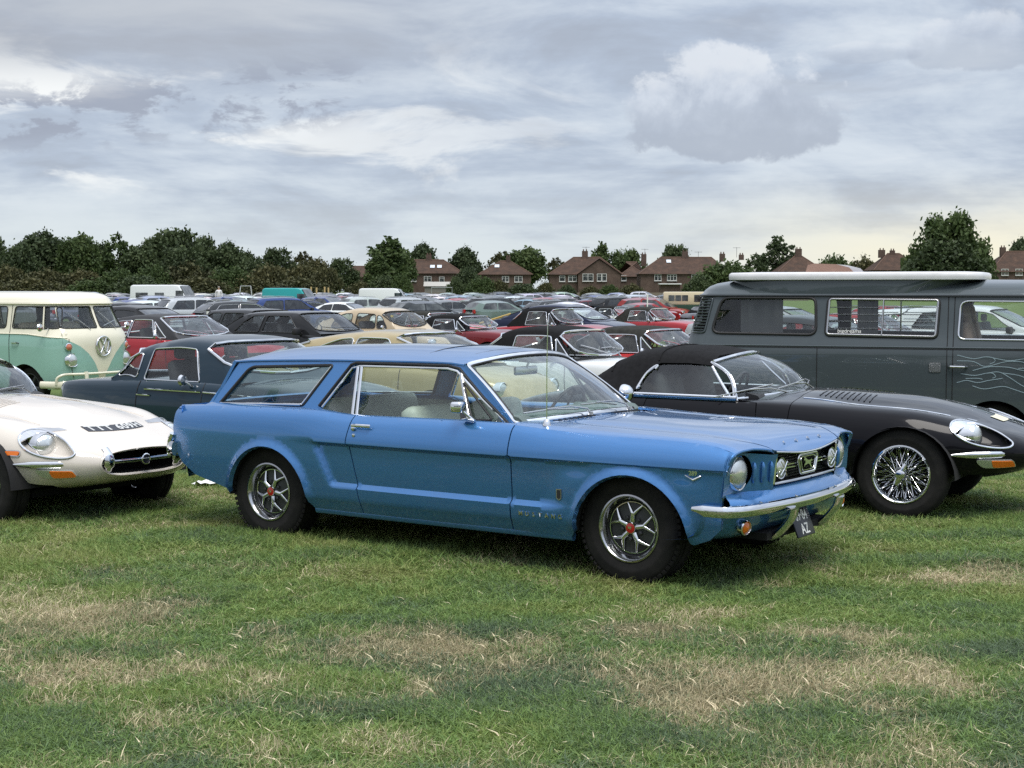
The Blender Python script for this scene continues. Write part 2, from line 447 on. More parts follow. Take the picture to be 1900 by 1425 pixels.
def glass_mat(name, tint=(.78, .90, .86), refl=1.0, haze=0.05):
    if name in MATS: return MATS[name]
    m, g = new_mat(name); tc = g.n('ShaderNodeTexCoord')
    tr = g.n('ShaderNodeBsdfTransparent'); tr.inputs[0].default_value = (*tint, 1)
    gl = g.n('ShaderNodeBsdfGlossy'); gl.inputs['Roughness'].default_value = .015; gl.inputs[0].default_value = (.95, .97, 1, 1)
    ge = g.n('ShaderNodeNewGeometry'); dt = g.n('ShaderNodeVectorMath', operation='DOT_PRODUCT'); g.l(ge.outputs['Normal'], dt.inputs[0]); g.l(ge.outputs['Incoming'], dt.inputs[1])
    sch = g.m('POWER', g.m('SUBTRACT', 1.0, g.m('ABSOLUTE', dt.outputs['Value']), clamp=True), 5.0)      # same from inside and outside
    f = g.m('MULTIPLY', g.m('ADD', .042, g.m('MULTIPLY', sch, .958)), 1.7 * refl, clamp=True)
    m1 = g.n('ShaderNodeMixShader'); g.l(f, m1.inputs[0]); g.l(tr.outputs[0], m1.inputs[1]); g.l(gl.outputs[0], m1.inputs[2])
    df = g.n('ShaderNodeBsdfDiffuse'); df.inputs[0].default_value = (.55, .55, .52, 1)
    nz = g.noise(tc.outputs['Object'], 4, 5, .65)
    m2 = g.n('ShaderNodeMixShader'); g.l(g.m('MULTIPLY', g.step(nz, .3, .8), haze), m2.inputs[0]); g.l(m1.outputs[0], m2.inputs[1]); g.l(df.outputs[0], m2.inputs[2])
    out(g, m2.outputs[0]); MATS[name] = m; return m
def chrome_mat():
    m, g = new_mat('chrome'); tc = g.n('ShaderNodeTexCoord')
    nz = g.noise(tc.outputs['Object'], 7, 5, .6)
    b = pbsdf(g, (.72, .73, .75), g.m('ADD', .05, g.m('MULTIPLY', g.step(nz, .5, .8), .08)), 1.0)
    out(g, b.outputs[0]); MATS['chrome'] = m; return m
CHROME = chrome_mat()
WORN = simple('worn_chrome', (.46, .46, .47), .16, 1.0)
ALLOY = simple('dull_alloy', (.50, .50, .51), .28, 1.0)
DKMETAL = simple('charcoal_wheel_paint', (.045, .047, .05), .42, .3)
BLACKP = simple('black_plastic', (.018, .018, .02), .5)
UNDER = simple('underbody_black', (.010, .010, .011), .9)
RUBSEAL = simple('rubber_seal', (.012, .012, .013), .6)
FABRIC = simple('black_canvas', (.012, .012, .013), .95, spec=.15, var=.2, vs=30, bs=.35, bscale=420)
FABRICG = simple('faded_canvas', (.030, .030, .027), .95, spec=.15, var=.25, vs=14, bs=.35, bscale=420)
VINYLBLK = simple('black_vinyl', (.02, .02, .022), .55, bs=.2, bscale=300)
SEATGREEN = simple('pale_vinyl_seat', (.44, .46, .40), .5, var=.1)
HEADL = simple('headliner_cream', (.62, .60, .46), .8)
SEATTAN = simple('tan_seat', (.42, .30, .22), .6)
SEATDK = simple('dark_seat', (.05, .05, .055), .7)
GLASS = glass_mat('window_glass', (.74, .82, .80), .8, .03)
GLASSG = glass_mat('green_tinted_glass', (.88, .96, .92), .9, .02)
GLASSC = glass_mat('clear_glass', (.84, .88, .87), .72, .02)
GLASSD = glass_mat('dark_tinted_glass', (.16, .18, .19), 1.0, .03)
PLASTICW = glass_mat('clear_plastic_screen', (.66, .68, .66), .7, .10)
def lens_mat(name, col, tr=.35):
    m, g = new_mat(name)
    b = pbsdf(g, col, .12, 0, .6); out(g, b.outputs[0]); return m
AMBER = lens_mat('amber_lens', (.75, .17, .01))
REDLENS = lens_mat('red_lens', (.45, .012, .012))
def lamp_mat():
    m, g = new_mat('lamp_glass'); tc = g.n('ShaderNodeTexCoord')
    wv = g.n('ShaderNodeTexWave'); wv.inputs['Scale'].default_value = 42; g.l(tc.outputs['Object'], wv.inputs[0]); wv.bands_direction = 'Y'
    b = pbsdf(g, (.62, .64, .63), .12, .75, .8); bump(g, b, wv.outputs['Fac'], .25, .004)
    out(g, b.outputs[0]); return m
LAMP = lamp_mat()
def tyre_mat():
    m, g = new_mat('tyre_rubber'); tc = g.n('ShaderNodeTexCoord')
    nz = g.noise(tc.outputs['Object'], 12, 5, .65)
    c = g.ramp(nz, [(.3, (.010, .010, .010)), (.62, (.019, .018, .017)), (.8, (.034, .031, .026))])
    b = pbsdf(g, c, .85, 0, 0, .25); bump(g, b, g.noise(tc.outputs['Object'], 160, 3), .25, .003)
    out(g, b.outputs[0]); return m
TYRE = tyre_mat()
WHITEPT = simple('white_print', (.75, .75, .72), .5)
PLATEBLK = simple('black_plate', (.010, .012, .022), .35)
SILVERPT = simple('silver_print', (.60, .60, .58), .35, .3)

# ------------------------------------------------------------------ ground
def vnoise(x, y, seed=0):
    x = np.asarray(x, float); y = np.asarray(y, float)
    xi = np.floor(x).astype(np.int64); yi = np.floor(y).astype(np.int64); fx = x - xi; fy = y - yi
    fx = fx * fx * (3 - 2 * fx); fy = fy * fy * (3 - 2 * fy)
    def h(a, b):
        n = (a * 374761393 + b * 668265263 + seed * 1442695041) & 0xFFFFFFFF
        n = ((n ^ (n >> 13)) * 1274126177) & 0xFFFFFFFF
        return ((n ^ (n >> 16)) & 0xFFFF) / 65535.0
    return (h(xi, yi) * (1 - fx) + h(xi + 1, yi) * fx) * (1 - fy) + (h(xi, yi + 1) * (1 - fx) + h(xi + 1, yi + 1) * fx) * fy
def fbm(x, y, seed=0, oct=4):
    t = 0; a = .5; s = 0
    for k in range(oct):
        t = t + a * vnoise(x * 2**k, y * 2**k, seed + k * 17); s += a; a *= .55
    return t / s
def dryness(x, y):
    b = 1 - sstep(y, 7.2, 9.3)                       # mown, dried strip along the front
    n = fbm(x * 1.0 + 3, y * 1.0, 5); n2 = fbm(x * 2.8, y * 2.6, 9, 3); n3 = fbm(x * 8, y * 7, 19, 2)
    d = .26 * b + (n - .5) * .8 + (n2 - .5) * 1.25 + (n3 - .5) * .7 - .02
    for cx, cy, r in ((-2.32, 7.6, .42), (1.62, 7.05, .25), (.62, 7.25, .16), (-.15, 6.95, .35), (2.6, 8.6, .3), (-1.9, 6.4, .3), (1.1, 6.1, .4)):
        d = d + .60 * np.exp(-(((x - cx) / (r * 1.5))**2 + ((y - cy) / r)**2))
    for cx, cy, r in ((2.0, 8.0, .55), (2.9, 7.6, .5), (-.5, 7.7, .45), (-1.9, 5.5, .35), (.2, 5.4, .3), (1.5, 5.8, .35)):
        d = d - .65 * np.exp(-(((x - cx) / (r * 1.5))**2 + ((y - cy) / r)**2))
    return np.clip(d, 0, 1)

def ground_material():
    m, g = new_mat('meadow'); ge = g.n('ShaderNodeNewGeometry'); p = ge.outputs['Position']
    big = g.noise(p, .35, 5, .55); mid = g.noise(p, 2.2, 6, .62); fine = g.noise(p, 38, 5, .7); thr = g.noise(p, 240, 3, .6)
    c = g.ramp(mid, [(.28, (.085, .140, .042)), (.5, (.120, .175, .052)), (.66, (.17, .185, .075)), (.8, (.22, .20, .11))])
    c = g.mix(g.step(big, .35, .65), c, g.ramp(mid, [(.3, (.095, .150, .042)), (.7, (.145, .185, .06))]))
    c = g.mix(1.0, c, g.ramp(fine, [(.25, (.45,) * 3), (.75, (1.5,) * 3)]), 'MULTIPLY')
    b = pbsdf(g, c, .95, 0, 0, .2)
    bump(g, b, g.m('ADD', fine, g.m('MULTIPLY', thr, .4)), .8, .02)
    out(g, b.outputs[0]); return m
ys = np.concatenate([np.linspace(-12, 3, 12), np.linspace(3.5, 22, 75), np.linspace(23, 60, 26), np.linspace(65, 320, 24), [400, 520, 700, 950, 1400]])
xs = np.concatenate([[-900, -500, -300, -180], np.linspace(-110, -14, 17), np.linspace(-12, 12, 97), np.linspace(14, 110, 17), [180, 300, 500, 900]])
XX, YY = np.meshgrid(xs, ys, indexing='ij')
gm = MB().grid(np.stack([XX, YY, ground_z(XX, YY)], -1), 0)
gr = gm.build('ground', ground_material(), None, 180)
tag(gr, 'rough grass field that the cars are parked on', None, None, 'structure')

# ------------------------------------------------------------------ grass: tufts scattered over the near field
def blade_mat():
    m, g = new_mat('grass_blades'); ge = g.n('ShaderNodeNewGeometry')
    at = g.n('ShaderNodeAttribute', attribute_type='INSTANCER', attribute_name='dry')
    tn = g.n('ShaderNodeAttribute', attribute_type='INSTANCER', attribute_name='tone')
    vc = g.n('ShaderNodeAttribute', attribute_type='GEOMETRY', attribute_name='bl')
    grn = g.ramp(tn.outputs['Fac'], [(0, (.120, .172, .100)), (.35, (.175, .280, .080)), (.7, (.230, .300, .085)), (1, (.29, .315, .115))])
    stw = g.ramp(tn.outputs['Fac'], [(0, (.33, .30, .18)), (.5, (.47, .40, .25)), (1, (.66, .57, .40))])
    f = g.step(g.m('ADD', at.outputs['Fac'], g.m('MULTIPLY', g.m('SUBTRACT', vc.outputs['Fac'], .5), .9)), .38, .78)
    c = g.mix(f, grn, stw)
    c = g.mix(1.0, c, g.ramp(vc.outputs['Fac'], [(0, (.6,) * 3), (1, (1.4,) * 3)]), 'MULTIPLY')
    b = pbsdf(g, c, .6, 0, 0, .3)
    tr = g.n('ShaderNodeBsdfTranslucent'); g.l(c, tr.inputs[0])
    mx = g.n('ShaderNodeMixShader'); mx.inputs[0].default_value = .35; g.l(b.outputs[0], mx.inputs[1]); g.l(tr.outputs[0], mx.inputs[2])
    out(g, mx.outputs[0]); return m
BLADE = blade_mat()
def tuft(name, n, rad, h0, h1, w0, bend, rnd, flat=0.0):
    V, F, A = [], [], []
    for _ in range(n):
        a = rnd.uniform(0, 6.283); r = rad * math.sqrt(rnd.random()); x, y = r * math.cos(a), r * math.sin(a)
        h = rnd.uniform(h0, h1); d = rnd.uniform(0, 6.283); bd = rnd.uniform(.1, 1) * bend; wd = w0 * rnd.uniform(.7, 1.3)
        ang = rnd.uniform(0, 6.283); wx, wy = math.cos(ang) * wd, math.sin(ang) * wd; o = len(V); c = rnd.random()
        lean = rnd.uniform(.6, 1.1) if rnd.random() < flat else 0
        for k, t in enumerate((0, .5, 1)):
            off = (bd * t * t + lean * t) * h; z = h * t * (1 - .35 * bd * t) * (1 - .75 * min(1, lean)) - (.012 if k == 0 else 0) + (.012 if lean else 0)
            px, py = x + math.cos(d) * off, y + math.sin(d) * off
            if k < 2: V += [(px - wx * (1 - .25 * t), py - wy * (1 - .25 * t), z), (px + wx * (1 - .25 * t), py + wy * (1 - .25 * t), z)]
            else: V.append((px, py, z))
        F += [(o, o + 1, o + 3, o + 2), (o + 2, o + 3, o + 4)]; A += [c] * 5
    me = bpy.data.meshes.new(name); me.from_pydata(V, [], F); me.materials.append(BLADE)
    at = me.attributes.new('bl', 'FLOAT', 'POINT'); at.data.foreach_set('value', A)
    return me
def make_grass():
    rnd = random.Random(3)
    lib = bpy.data.collections.new('grass_tufts')
    V = [('lush', 22, .055, .025, .060, .0026, 1.0, .15), ('lush', 20, .06, .03, .070, .0029, 1.2, .2), ('short', 26, .06, .012, .034, .0024, 1.0, .40),
         ('short', 24, .06, .012, .030, .0024, 1.2, .5), ('straw', 9, .06, .03, .075, .0021, .55, .35), ('straw', 7, .05, .035, .095, .0024, .5, .4), ('thatch', 18, .07, .02, .06, .0020, .6, .95),
         ('stalk', 3, .05, .03, .075, .0034, .7, .55)]
    for i, (k, n, rad, h0, h1, w0, bd, fl) in enumerate(V):
        me = tuft('tuft_' + k, n, rad, h0, h1, w0, bd, rnd, fl)
        o = bpy.data.objects.new('%d_tuft' % i, me); lib.objects.link(o)
    N = 112000; rs = np.random.RandomState(11)
    # more tufts close to the camera, fewer towards the cars
    yy = 4.9 + 10.6 * rs.rand(N)**1.25; xx = (rs.rand(N) * 2 - 1) * (.40 * yy + .9)
    D = dryness(xx, yy); q = rs.rand(N); typ = np.zeros(N, int)
    lushy = fbm(xx * 1.1, yy * 1.6, 31)
    typ = np.where(q < .5, 0, 1)
    shortm = (lushy < .52) | (D > .3); typ = np.where(shortm & (q < .8), np.where(q < .4, 2, 3), typ)
    typ = np.where(rs.rand(N) < D * .34, np.where(rs.rand(N) < .6, 4, 5), typ)
    typ = np.where(rs.rand(N) < D * .40, 6, typ)
    st = rs.rand(N) < .008 + .012 * (1 - sstep(yy, 6.8, 9)) + .055 * (D > .25) * (fbm(xx * 3, yy * 4, 51, 3) > .5); typ = np.where(st, 7, typ)
    dry = np.clip(D * .85 + (rs.rand(N) - .5) * .5, 0, 1); dry = np.where(typ >= 4, np.clip(dry + .45, 0, 1), dry); dry = np.where(typ == 7, 1, dry)
    front = 1 - sstep(yy, 5.6, 8.2)
    tone = np.clip(fbm(xx * 1.7, yy * 2.2, 77) * 1.5 - .25 + (rs.rand(N) - .5) * .5 - .30 * front * (typ < 4), 0, 1); tone = np.where(typ == 7, .72 + .28 * rs.rand(N), tone)
    me = bpy.data.meshes.new('grass'); P = np.stack([xx, yy, ground_z(xx, yy)], -1)
    me.vertices.add(N); me.vertices.foreach_set('co', P.ravel())
    def attr(nm, tp, v): a = me.attributes.new(nm, tp, 'POINT'); a.data.foreach_set('value', v)
    attr('typ', 'INT', typ.astype(np.int32)); attr('dry', 'FLOAT', dry.astype(np.float32)); attr('tone', 'FLOAT', tone.astype(np.float32))
    attr('rot', 'FLOAT', (rs.rand(N) * 6.283).astype(np.float32)); attr('scl', 'FLOAT', ((.75 + .5 * rs.rand(N)) * (.92 + .34 * sstep(yy, 7.8, 9.2) * (typ < 4))).astype(np.float32))
    ob = bpy.data.objects.new('grass', me); COL.objects.link(ob)
    tr = bpy.data.node_groups.new('scatter_tufts', 'GeometryNodeTree')
    tr.interface.new_socket('Geometry', in_out='INPUT', socket_type='NodeSocketGeometry'); tr.interface.new_socket('Geometry', in_out='OUTPUT', socket_type='NodeSocketGeometry')
    nn = tr.nodes; L = tr.links.new
    gi = nn.new('NodeGroupInput'); go = nn.new('NodeGroupOutput')
    ci = nn.new('GeometryNodeCollectionInfo'); ci.inputs[0].default_value = lib; ci.inputs['Separate Children'].default_value = True; ci.inputs['Reset Children'].default_value = True
    m2p = nn.new('GeometryNodeMeshToPoints'); ip = nn.new('GeometryNodeInstanceOnPoints'); ip.inputs['Pick Instance'].default_value = True
    def named(nm, tp):
        a = nn.new('GeometryNodeInputNamedAttribute'); a.data_type = tp; a.inputs[0].default_value = nm; return a.outputs[0]
    cx = nn.new('ShaderNodeCombineXYZ'); L(named('rot', 'FLOAT'), cx.inputs[2])
    L(gi.outputs[0], m2p.inputs[0]); L(m2p.outputs[0], ip.inputs['Points']); L(ci.outputs[0], ip.inputs['Instance'])
    L(named('typ', 'INT'), ip.inputs['Instance Index']); L(cx.outputs[0], ip.inputs['Rotation']); L(named('scl', 'FLOAT'), ip.inputs['Scale'])
    L(ip.outputs[0], go.inputs[0])
    md = ob.modifiers.new('scatter', 'NODES'); md.node_group = tr
    tag(ob, 'short green grass with dry straw stalks in front of the cars', 'grass', None, 'stuff')
if "NOGRASS" not in globals(): make_grass()

# ------------------------------------------------------------------ wheels (built round the origin, outer face towards -Y)
def tyre_mb(Rt, Rr, wd, treads=0, seg=48):
    m = MB(); h = wd / 2
    prof = [(Rr - .006, h * .80), (Rr + .004, h * .93), (Rr + (Rt - Rr) * .35, h * 1.0), (Rr + (Rt - Rr) * .42, h * 1.03), (Rr + (Rt - Rr) * .48, h * 1.01), (Rr + (Rt - Rr) * .75, h * .97),
            (Rt - .016, h * .88), (Rt - .004, h * .72), (Rt, h * .45), (Rt, h * .42), (Rt - .008, h * .40), (Rt - .008, h * .34), (Rt, h * .32), (Rt + .001, h * .1), (Rt - .007, h * .08), (Rt - .007, -h * .08), (Rt + .001, -h * .1),
            (Rt, -h * .45), (Rt - .004, -h * .72), (Rt - .016, -h * .88), (Rr + (Rt - Rr) * .5, -h), (Rr, -h * .85)]
    m.lathe(prof, seg)
    if treads:
        for k in range(treads):
            a = 2 * math.pi * k / treads
            for sgn in (1, -1):
                rot = Matrix.Rotation(-a, 3, 'Y')
                c = rot @ Vector((Rt - .006, -sgn * h * .80, 0)); m.box(c, (.018, h * .22, 2 * math.pi * Rt / treads * .62), 0, rot @ Matrix.Rotation(sgn * .5, 3, 'Z'))
    return m
def rim_mb(Rr, wd, deep=.03, seg=48):
    """wheel rim barrel with rolled lip"""
    h = wd / 2; m = MB()
    m.lathe([(Rr - .002, h * .80), (Rr + .006, h * .90), (Rr + .005, h * .98), (Rr - .004, h * 1.0), (Rr - .012, h * .93), (Rr - .016, h * .82), (Rr - .024, h * .70), (Rr - .028, h * .70 - deep), (Rr - .034, h * .70 - deep - .02), (Rr - .036, -h * .7)], seg)
    return m
def styled_wheel():
    """five-spoke styled steel wheel with bright Y spokes, dark recesses and a red cap"""
    o = empty('wheel'); Rt, Rr, wd = .318, .187, .20
    tyre_mb(Rt, Rr, wd, 56).build('tyre', TYRE, o, 40)
    rim = rim_mb(Rr, wd, .012).build('rim', WORN, o, 40); MB().lathe([(Rr - .027, .066), (Rr - .029, .052), (.153, .044), (.148, .040)], 48).build('rim_well', DKMETAL, rim, 60)
    d = MB(); d.lathe([(.152, .043), (.14, .040), (.09, .050), (.045, .056), (.001, .056)], 40)
    d.lathe([(.16, .0), (.001, .0)], 24); d.build('wheel_disc', DKMETAL, rim, 40)
    for k in range(5):
        s = MB(); h = MB()
        a = R(90 + 72 * k)
        def P(r, da, y): return (r * math.cos(a + da), -y, r * math.sin(a + da))
        s.tube([P(.034, 0, .062), P(.06, 0, .066), P(.085, 0, .066)], [.015, .014, .0125], 8, 0, flat=(1, .6), up=(0, -1, 0))
        for sg in (1, -1):
            s.tube([P(.078, sg * .03, .065), P(.10, sg * .17, .062), P(.125, sg * .28, .055), P(.143, sg * .34, .050)], [.0105, .0085, .0065, .0055], 8, 0, flat=(1, .6), up=(0, -1, 0))
        s.tube([P(.144, t, .049) for t in np.linspace(-.34, -.91, 9)], .0042, 6, 0)
        s.tube([P(.145, t, .048) for t in np.linspace(-.33, .33, 7)], .0034, 6, 0)
        h.prism([P(.085, .0, .0585), P(.097, .10, .0575), P(.137, .24, .049), P(.141, 0, .048), P(.137, -.24, .049), P(.097, -.10, .0575)], (0, -.0012, 0))
        c = P(.062, R(36), .056); s.build('spoke', CHROME, rim, 50); h.build('wheel_recess', BLACKP, rim, 50)
        MB().lathe([(.013, -.004), (.012, .008), (.006, .012), (.001, .012)], 6, c).build('wheel_nut', DKMETAL, rim)
    c = MB(); c.lathe([(.033, .055), (.033, .072), (.030, .077), (.0285, .077)], 28); cap = c.build('centre_cap', CHROME, rim, 40)
    e = MB(); e.disc((0, -.0765, 0), .0288, n=24, dome=.004); e.build('cap_badge', REDLENS, cap)
    hp = [(-.016, .004), (-.008, .008), (0, .006), (.006, .012), (.011, .009), (.008, .003), (.004, -.001), (.010, -.008), (.004, -.006), (-.004, -.002), (-.010, -.009), (-.009, -.001)]
    MB().prism([(x, -.0805, z) for x, z in hp], (0, -.0012, 0)).build('cap_emblem', CHROME, cap)
    return o
def wire_wheel():
    """chromed wire wheel: crossed spokes, hub cone and two-eared knock-on spinner"""
    o = empty('wheel'); Rt, Rr, wd = .33, .205, .19
    tyre_mb(Rt, Rr, wd, 0).build('tyre', TYRE, o, 40)
    rim = rim_mb(Rr, wd, .02).build('rim', CHROME, o, 40)
    s = MB(); N = 36
    for k in range(N):
        a = 2 * math.pi * k / N; sg = 1 if k % 2 else -1
        for (r0, y0, r1, y1, tw, ph) in ((.040, .080, Rr - .034, .020, .55, 0), (.052, .0, Rr - .028, .055, .42, .09)):
            b = a + ph
            s.tube([(r0 * math.cos(b), -y0, r0 * math.sin(b)), (r1 * math.cos(b + sg * tw), -y1, r1 * math.sin(b + sg * tw))], .0021, 5, 0)
    tag(s.build('spokes', CHROME, rim, 60), None, None, None, 'stuff')
    h = MB(); h.lathe([(.058, -.02), (.055, .03), (.045, .07), (.042, .088), (.036, .094), (.034, .112), (.026, .118), (.001, .120)], 28)
    for a in (R(70), R(250)):
        h.tube([(.02 * math.cos(a), -.108, .02 * math.sin(a)), (.052 * math.cos(a), -.105, .052 * math.sin(a)), (.082 * math.cos(a), -.098, .082 * math.sin(a))], [.017, .017, .012], 8, 0, flat=(1, .45), up=(0, -1, 0))
    h.build('spinner', CHROME, rim, 40)
    d = MB(); d.lathe([(.17, -.03), (.05, -.03), (.001, -.03)], 24); d.build('brake_disc', UNDER, rim)
    return o
def disc_wheel(Rt=.31, Rr=.18, wd=.16, style='hub', mat=None, n=5):
    """plain wheel: 'hub' pressed steel with a chrome cap, 'alloy' with n spokes"""
    o = empty('wheel'); mat = mat or ALLOY
    tyre_mb(Rt, Rr, wd, 0, 32).build('tyre', TYRE, o, 40)
    r = rim_mb(Rr, wd, .02, 32)
    if style == 'hub':
        rim = r.build('rim', mat, o, 40)
        d = MB(); d.lathe([(Rr - .03, .035), (Rr - .06, .055), (.09, .062), (.085, .05), (.001, .05)], 28); d.build('wheel_disc', mat, rim, 40)
        c = MB(); c.lathe([(.085, .052), (.075, .072), (.04, .085), (.001, .088)], 24); c.build('hub_cap', CHROME, rim, 60)
    else:
        rim = r.build('rim', mat, o, 40)
        d = MB(); d.lathe([(Rr - .03, -.01), (.001, -.01)], 24); d.build('brake_disc', UNDER, rim)
        for k in range(n):
            a = R(90 + 360 / n * k)
            s = MB().tube([(.02 * math.cos(a), -.055, .02 * math.sin(a)), (.09 * math.cos(a), -.062, .09 * math.sin(a)), ((Rr - .02) * math.cos(a), -.05, (Rr - .02) * math.sin(a))], [.024, .022, .028], 8, 0, flat=(1, .5), up=(0, -1, 0)); s.build('spoke', mat, rim, 40)
        MB().lathe([(.045, .03), (.042, .066), (.001, .07)], 20).build('centre_cap', mat, rim, 40)
    return o
def put_wheel(proto, parent, x, y, z, right=True):
    c = copy_tree(proto, parent); c.location = (x, y, z); c.rotation_euler = (0, random.uniform(0, 1.2), 0) if right else (0, random.uniform(0, 1), math.pi)
    return c
def drop(o):
    for ch in list(o.children): drop(ch)
    bpy.data.objects.remove(o)

# ------------------------------------------------------------------ the blue wagon in the foreground (x forward, y left, z up)
BLUE = car_paint('blue_metallic_paint', (.058, .190, .435), .66, .05)
def mus_plan(x): return MP(x)
MP = pchip([-2.35, -2.28, -2.15, -1.8, -1.37, -.8, 0, .7, 1.2, 1.6, 1.85, 2.0, 2.12], [.70, .765, .795, .825, .845, .858, .866, .864, .852, .842, .832, .820, .79])
MS = pchip([.15, .24, .31, .42, .55, .68, .74, .79, .83, .855, .872], [.90, .945, .975, .988, .997, 1.0, .992, .978, .958, .935, .905])
MT = pchip([-2.4, -2.2, -1.9, -1.5, -1.0, -.6, .3, .6, .85, 1.2, 1.7, 1.93, 2.02, 2.12], [.835, .842, .856, .866, .870, .850, .858, .854, .840, .824, .816, .796, .772, .72])   # upper edge
MFA, MRA = (1.415, .258, .366), (-1.318, .262, .362)
def mus_y(x, z):
    x = np.asarray(x, float); z = np.asarray(z, float); t = MT(x)
    y = MP(x) * MS(np.clip(z + (.868 - t) * sstep(z, .68, .83), .15, .872))
    xe = -.90 + (.655 - z) * .5
    rec = .026 * sstep(x, xe, xe + .05) * (1 - .65 * sstep(x, .75, 1.15)) * (1 - sstep(.34 - np.abs(x - 1.415), 0, .14))
    wz = sstep(z, .680, .658) * sstep(z, .398, .428)
    y = y - rec * wz
    lip = .010 * sstep(x, -1.25, -.8) * sstep(z, .672, .682) * sstep(z, .80, .69); y = y + lip
    y = y - .006 * sstep(z, .312, .306) * sstep(x, -1.0, -.9) * sstep(x, 1.06, 1.0)
    for cx, cz, r in (MFA, MRA):
        rr = np.sqrt((x - cx)**2 + (z - cz)**2); fl = .024 * (1 - sstep(rr, r, r + .045)) * sstep(z, .24, .34) * (sstep(z, .668, .640) if cx > 0 else 1.0); y = y + fl
        y = y + rec * wz * (1 - sstep(rr, r + .02, r + .24)) * .9 * sstep(z, .630, .58)
    return y
def mus_side(x, z): return np.stack([x, -mus_y(x, z), z], -1)
def g_y(x, z): return .715 - (np.asarray(z, float) - .84) * .40 - .012 * sstep(x, -1.3, -2.0)
def mus_gside(x, z): return np.stack([x, -g_y(x, z), z], -1)

def build_mustang(loc, yaw):
    T = empty('estate_car', loc, -R(yaw))
    tag(T, 'bright blue two-door estate car with chrome front bumper, in front of all the others', 'car', 'cars parked in the front rows')
    n = 24
    fa = arc2(*MFA[:2], MFA[2], 178, 2, n); ra = arc2(*MRA[:2], MRA[2], 176, 4, n)   # left to right over the top
    up = lambda x0, x1, k=14: [(x, float(MT(x))) for x in np.linspace(x0, x1, k)]
    LN = [[(-.9, .670), (2.0, .670)], [(-.9, .681), (2.0, .681)], [(-.9, .655), (2.0, .655)], [(-.8, .428), (1.1, .428)], [(-.8, .398), (1.1, .398)], [(-.93, .309), (1.03, .309)],
          [(-.905, .655), (-.79, .425)], [(-.86, .655), (-.745, .425)]]
    LN += [[tuple(p) for p in arc2(c[0], c[1], c[2] + .05, 170, 10, 24)] for c in (MFA, MRA)]
    doorR = [(-.605, None), (-.614, .68), (-.545, .42), (-.52, .30), (-.515, .245)]
    # door
    dtop = up(-.600, .612, 16)
    door_o = [(-.512, .245), (.620, .245), (.622, .5)] + dtop[::-1] + [(-.612, .68), (-.543, .42), (-.518, .31)]
    def both(m): return m.mirror()
    b = MB().patch(mus_side, door_o, res=.021, flange=.025, lines=LN)
    door = b.build('door', BLUE, T, 40)
    b2 = MB().join(MB().patch(mus_side, door_o, res=.05, flange=.025, lines=LN)).xf(Matrix.Scale(-1, 4, (0, 1, 0))); b2.f = [f[::-1] for f in b2.f]
    door2 = b2.build('door', BLUE, T, 40)
    # front fender
    tip = [(2.035, .765), (2.012, .69), (1.985, .62), (1.972, .535)]
    fen = [(.628, .245), (1.02, .235)] + [p for p in fa] + [(1.80, .262), (1.90, .30), (1.965, .36), (1.972, .535)] + [(1.985, .62), (2.012, .69), (2.035, .765)] + up(2.02, .620, 22) + [(.630, .5)]
    m = MB().patch(mus_side, fen, res=.021, flange=.03, lines=LN); fender = m.pair('front_wing', BLUE, T, 40)
    # rear quarter
    qt = [(-.520, .245), (-.526, .31), (-.551, .42), (-.620, .68), (-.608, float(MT(-.608)))] + up(-.64, -2.22, 22) + [(-2.245, .836), (-2.262, .80), (-2.262, .70), (-2.25, .60), (-2.225, .54), (-2.16, .46), (-2.02, .385), (-1.70, .315)]
    qt += ra + [(-.925, .245)]
    m = MB().patch(mus_side, qt, res=.022, flange=.03, lines=LN); quarter = m.pair('rear_wing', BLUE, T, 40)
    # sill
    m = MB().tube([(x, -float(mus_y(x, .25)) + .03, .238) for x in np.linspace(-.93, 1.02, 12)], .028, 10, 0, flat=(.8, 1)); m.pair('sill', BLUE, T)
    # belt ledge, between the outer skin and the glasshouse, and the rear deck round the tail
    rows = []
    for x in np.concatenate([np.linspace(-2.245, -1.95, 8), np.linspace(-1.9, .62, 40)]):
        z1 = float(MT(x)); y1 = float(mus_y(x, z1)); dp = .0 if x > -.62 else .0
        zin = .842 if x > -.60 else .842 + .03 * float(sstep(x, -.66, -.95)); zin = min(zin, z1 + .002) if x < -1.95 else zin; yin = float(g_y(x, zin)) - .012
        rows.append([(x, -y1, z1), (x, -(y1 - .012), z1 + .007), (x, -(y1 * .5 + yin * .5), max(z1, zin) + .006), (x, -yin, zin + .002), (x, -yin + .012, zin - .02)])
    m = MB().grid(rows, flip=True); m.pair('belt_ledge', BLUE, T, 60)
    # glasshouse sides (pillars and roof rail with the window openings left out)
    tail_o = [(-1.894, .864), (-1.125, .889), (-.955, 1.150), (-1.66, 1.120), (-1.705, 1.100)]
    q_o = [(-.978, .882), (-.80, .835), (.525, .842), (.30, .985), (.062, 1.150), (-.015, 1.166), (-.775, 1.166)]
    q_o = rpoly(q_o, [.01, .04, .01, .01, .06, .03, .05])
    tail_h = rpoly(tail_o, [.02, .015, .02, .05, .03])
    gs_o = [(-2.005, .845), (-.80, .828), (.56, .838), (.34, 1.00), (.105, 1.178), (-.05, 1.188), (-.8, 1.182), (-1.6, 1.160), (-1.80, 1.150), (-1.90, 1.017)]
    m = MB().patch(mus_gside, gs_o, [tail_h, q_o], res=.05, flange=.028); gl = m.pair('pillars', BLUE, T, 30)
    sg = lambda x, z, off=0.0: (x, -float(g_y(x, z)) - off, z)
    # black rubber round the openings, bright trims
    m = MB()
    m.tube([sg(x, z, -.002) for x, z in resample(tail_h, .04)], .011, 8, 0, closed=True); 
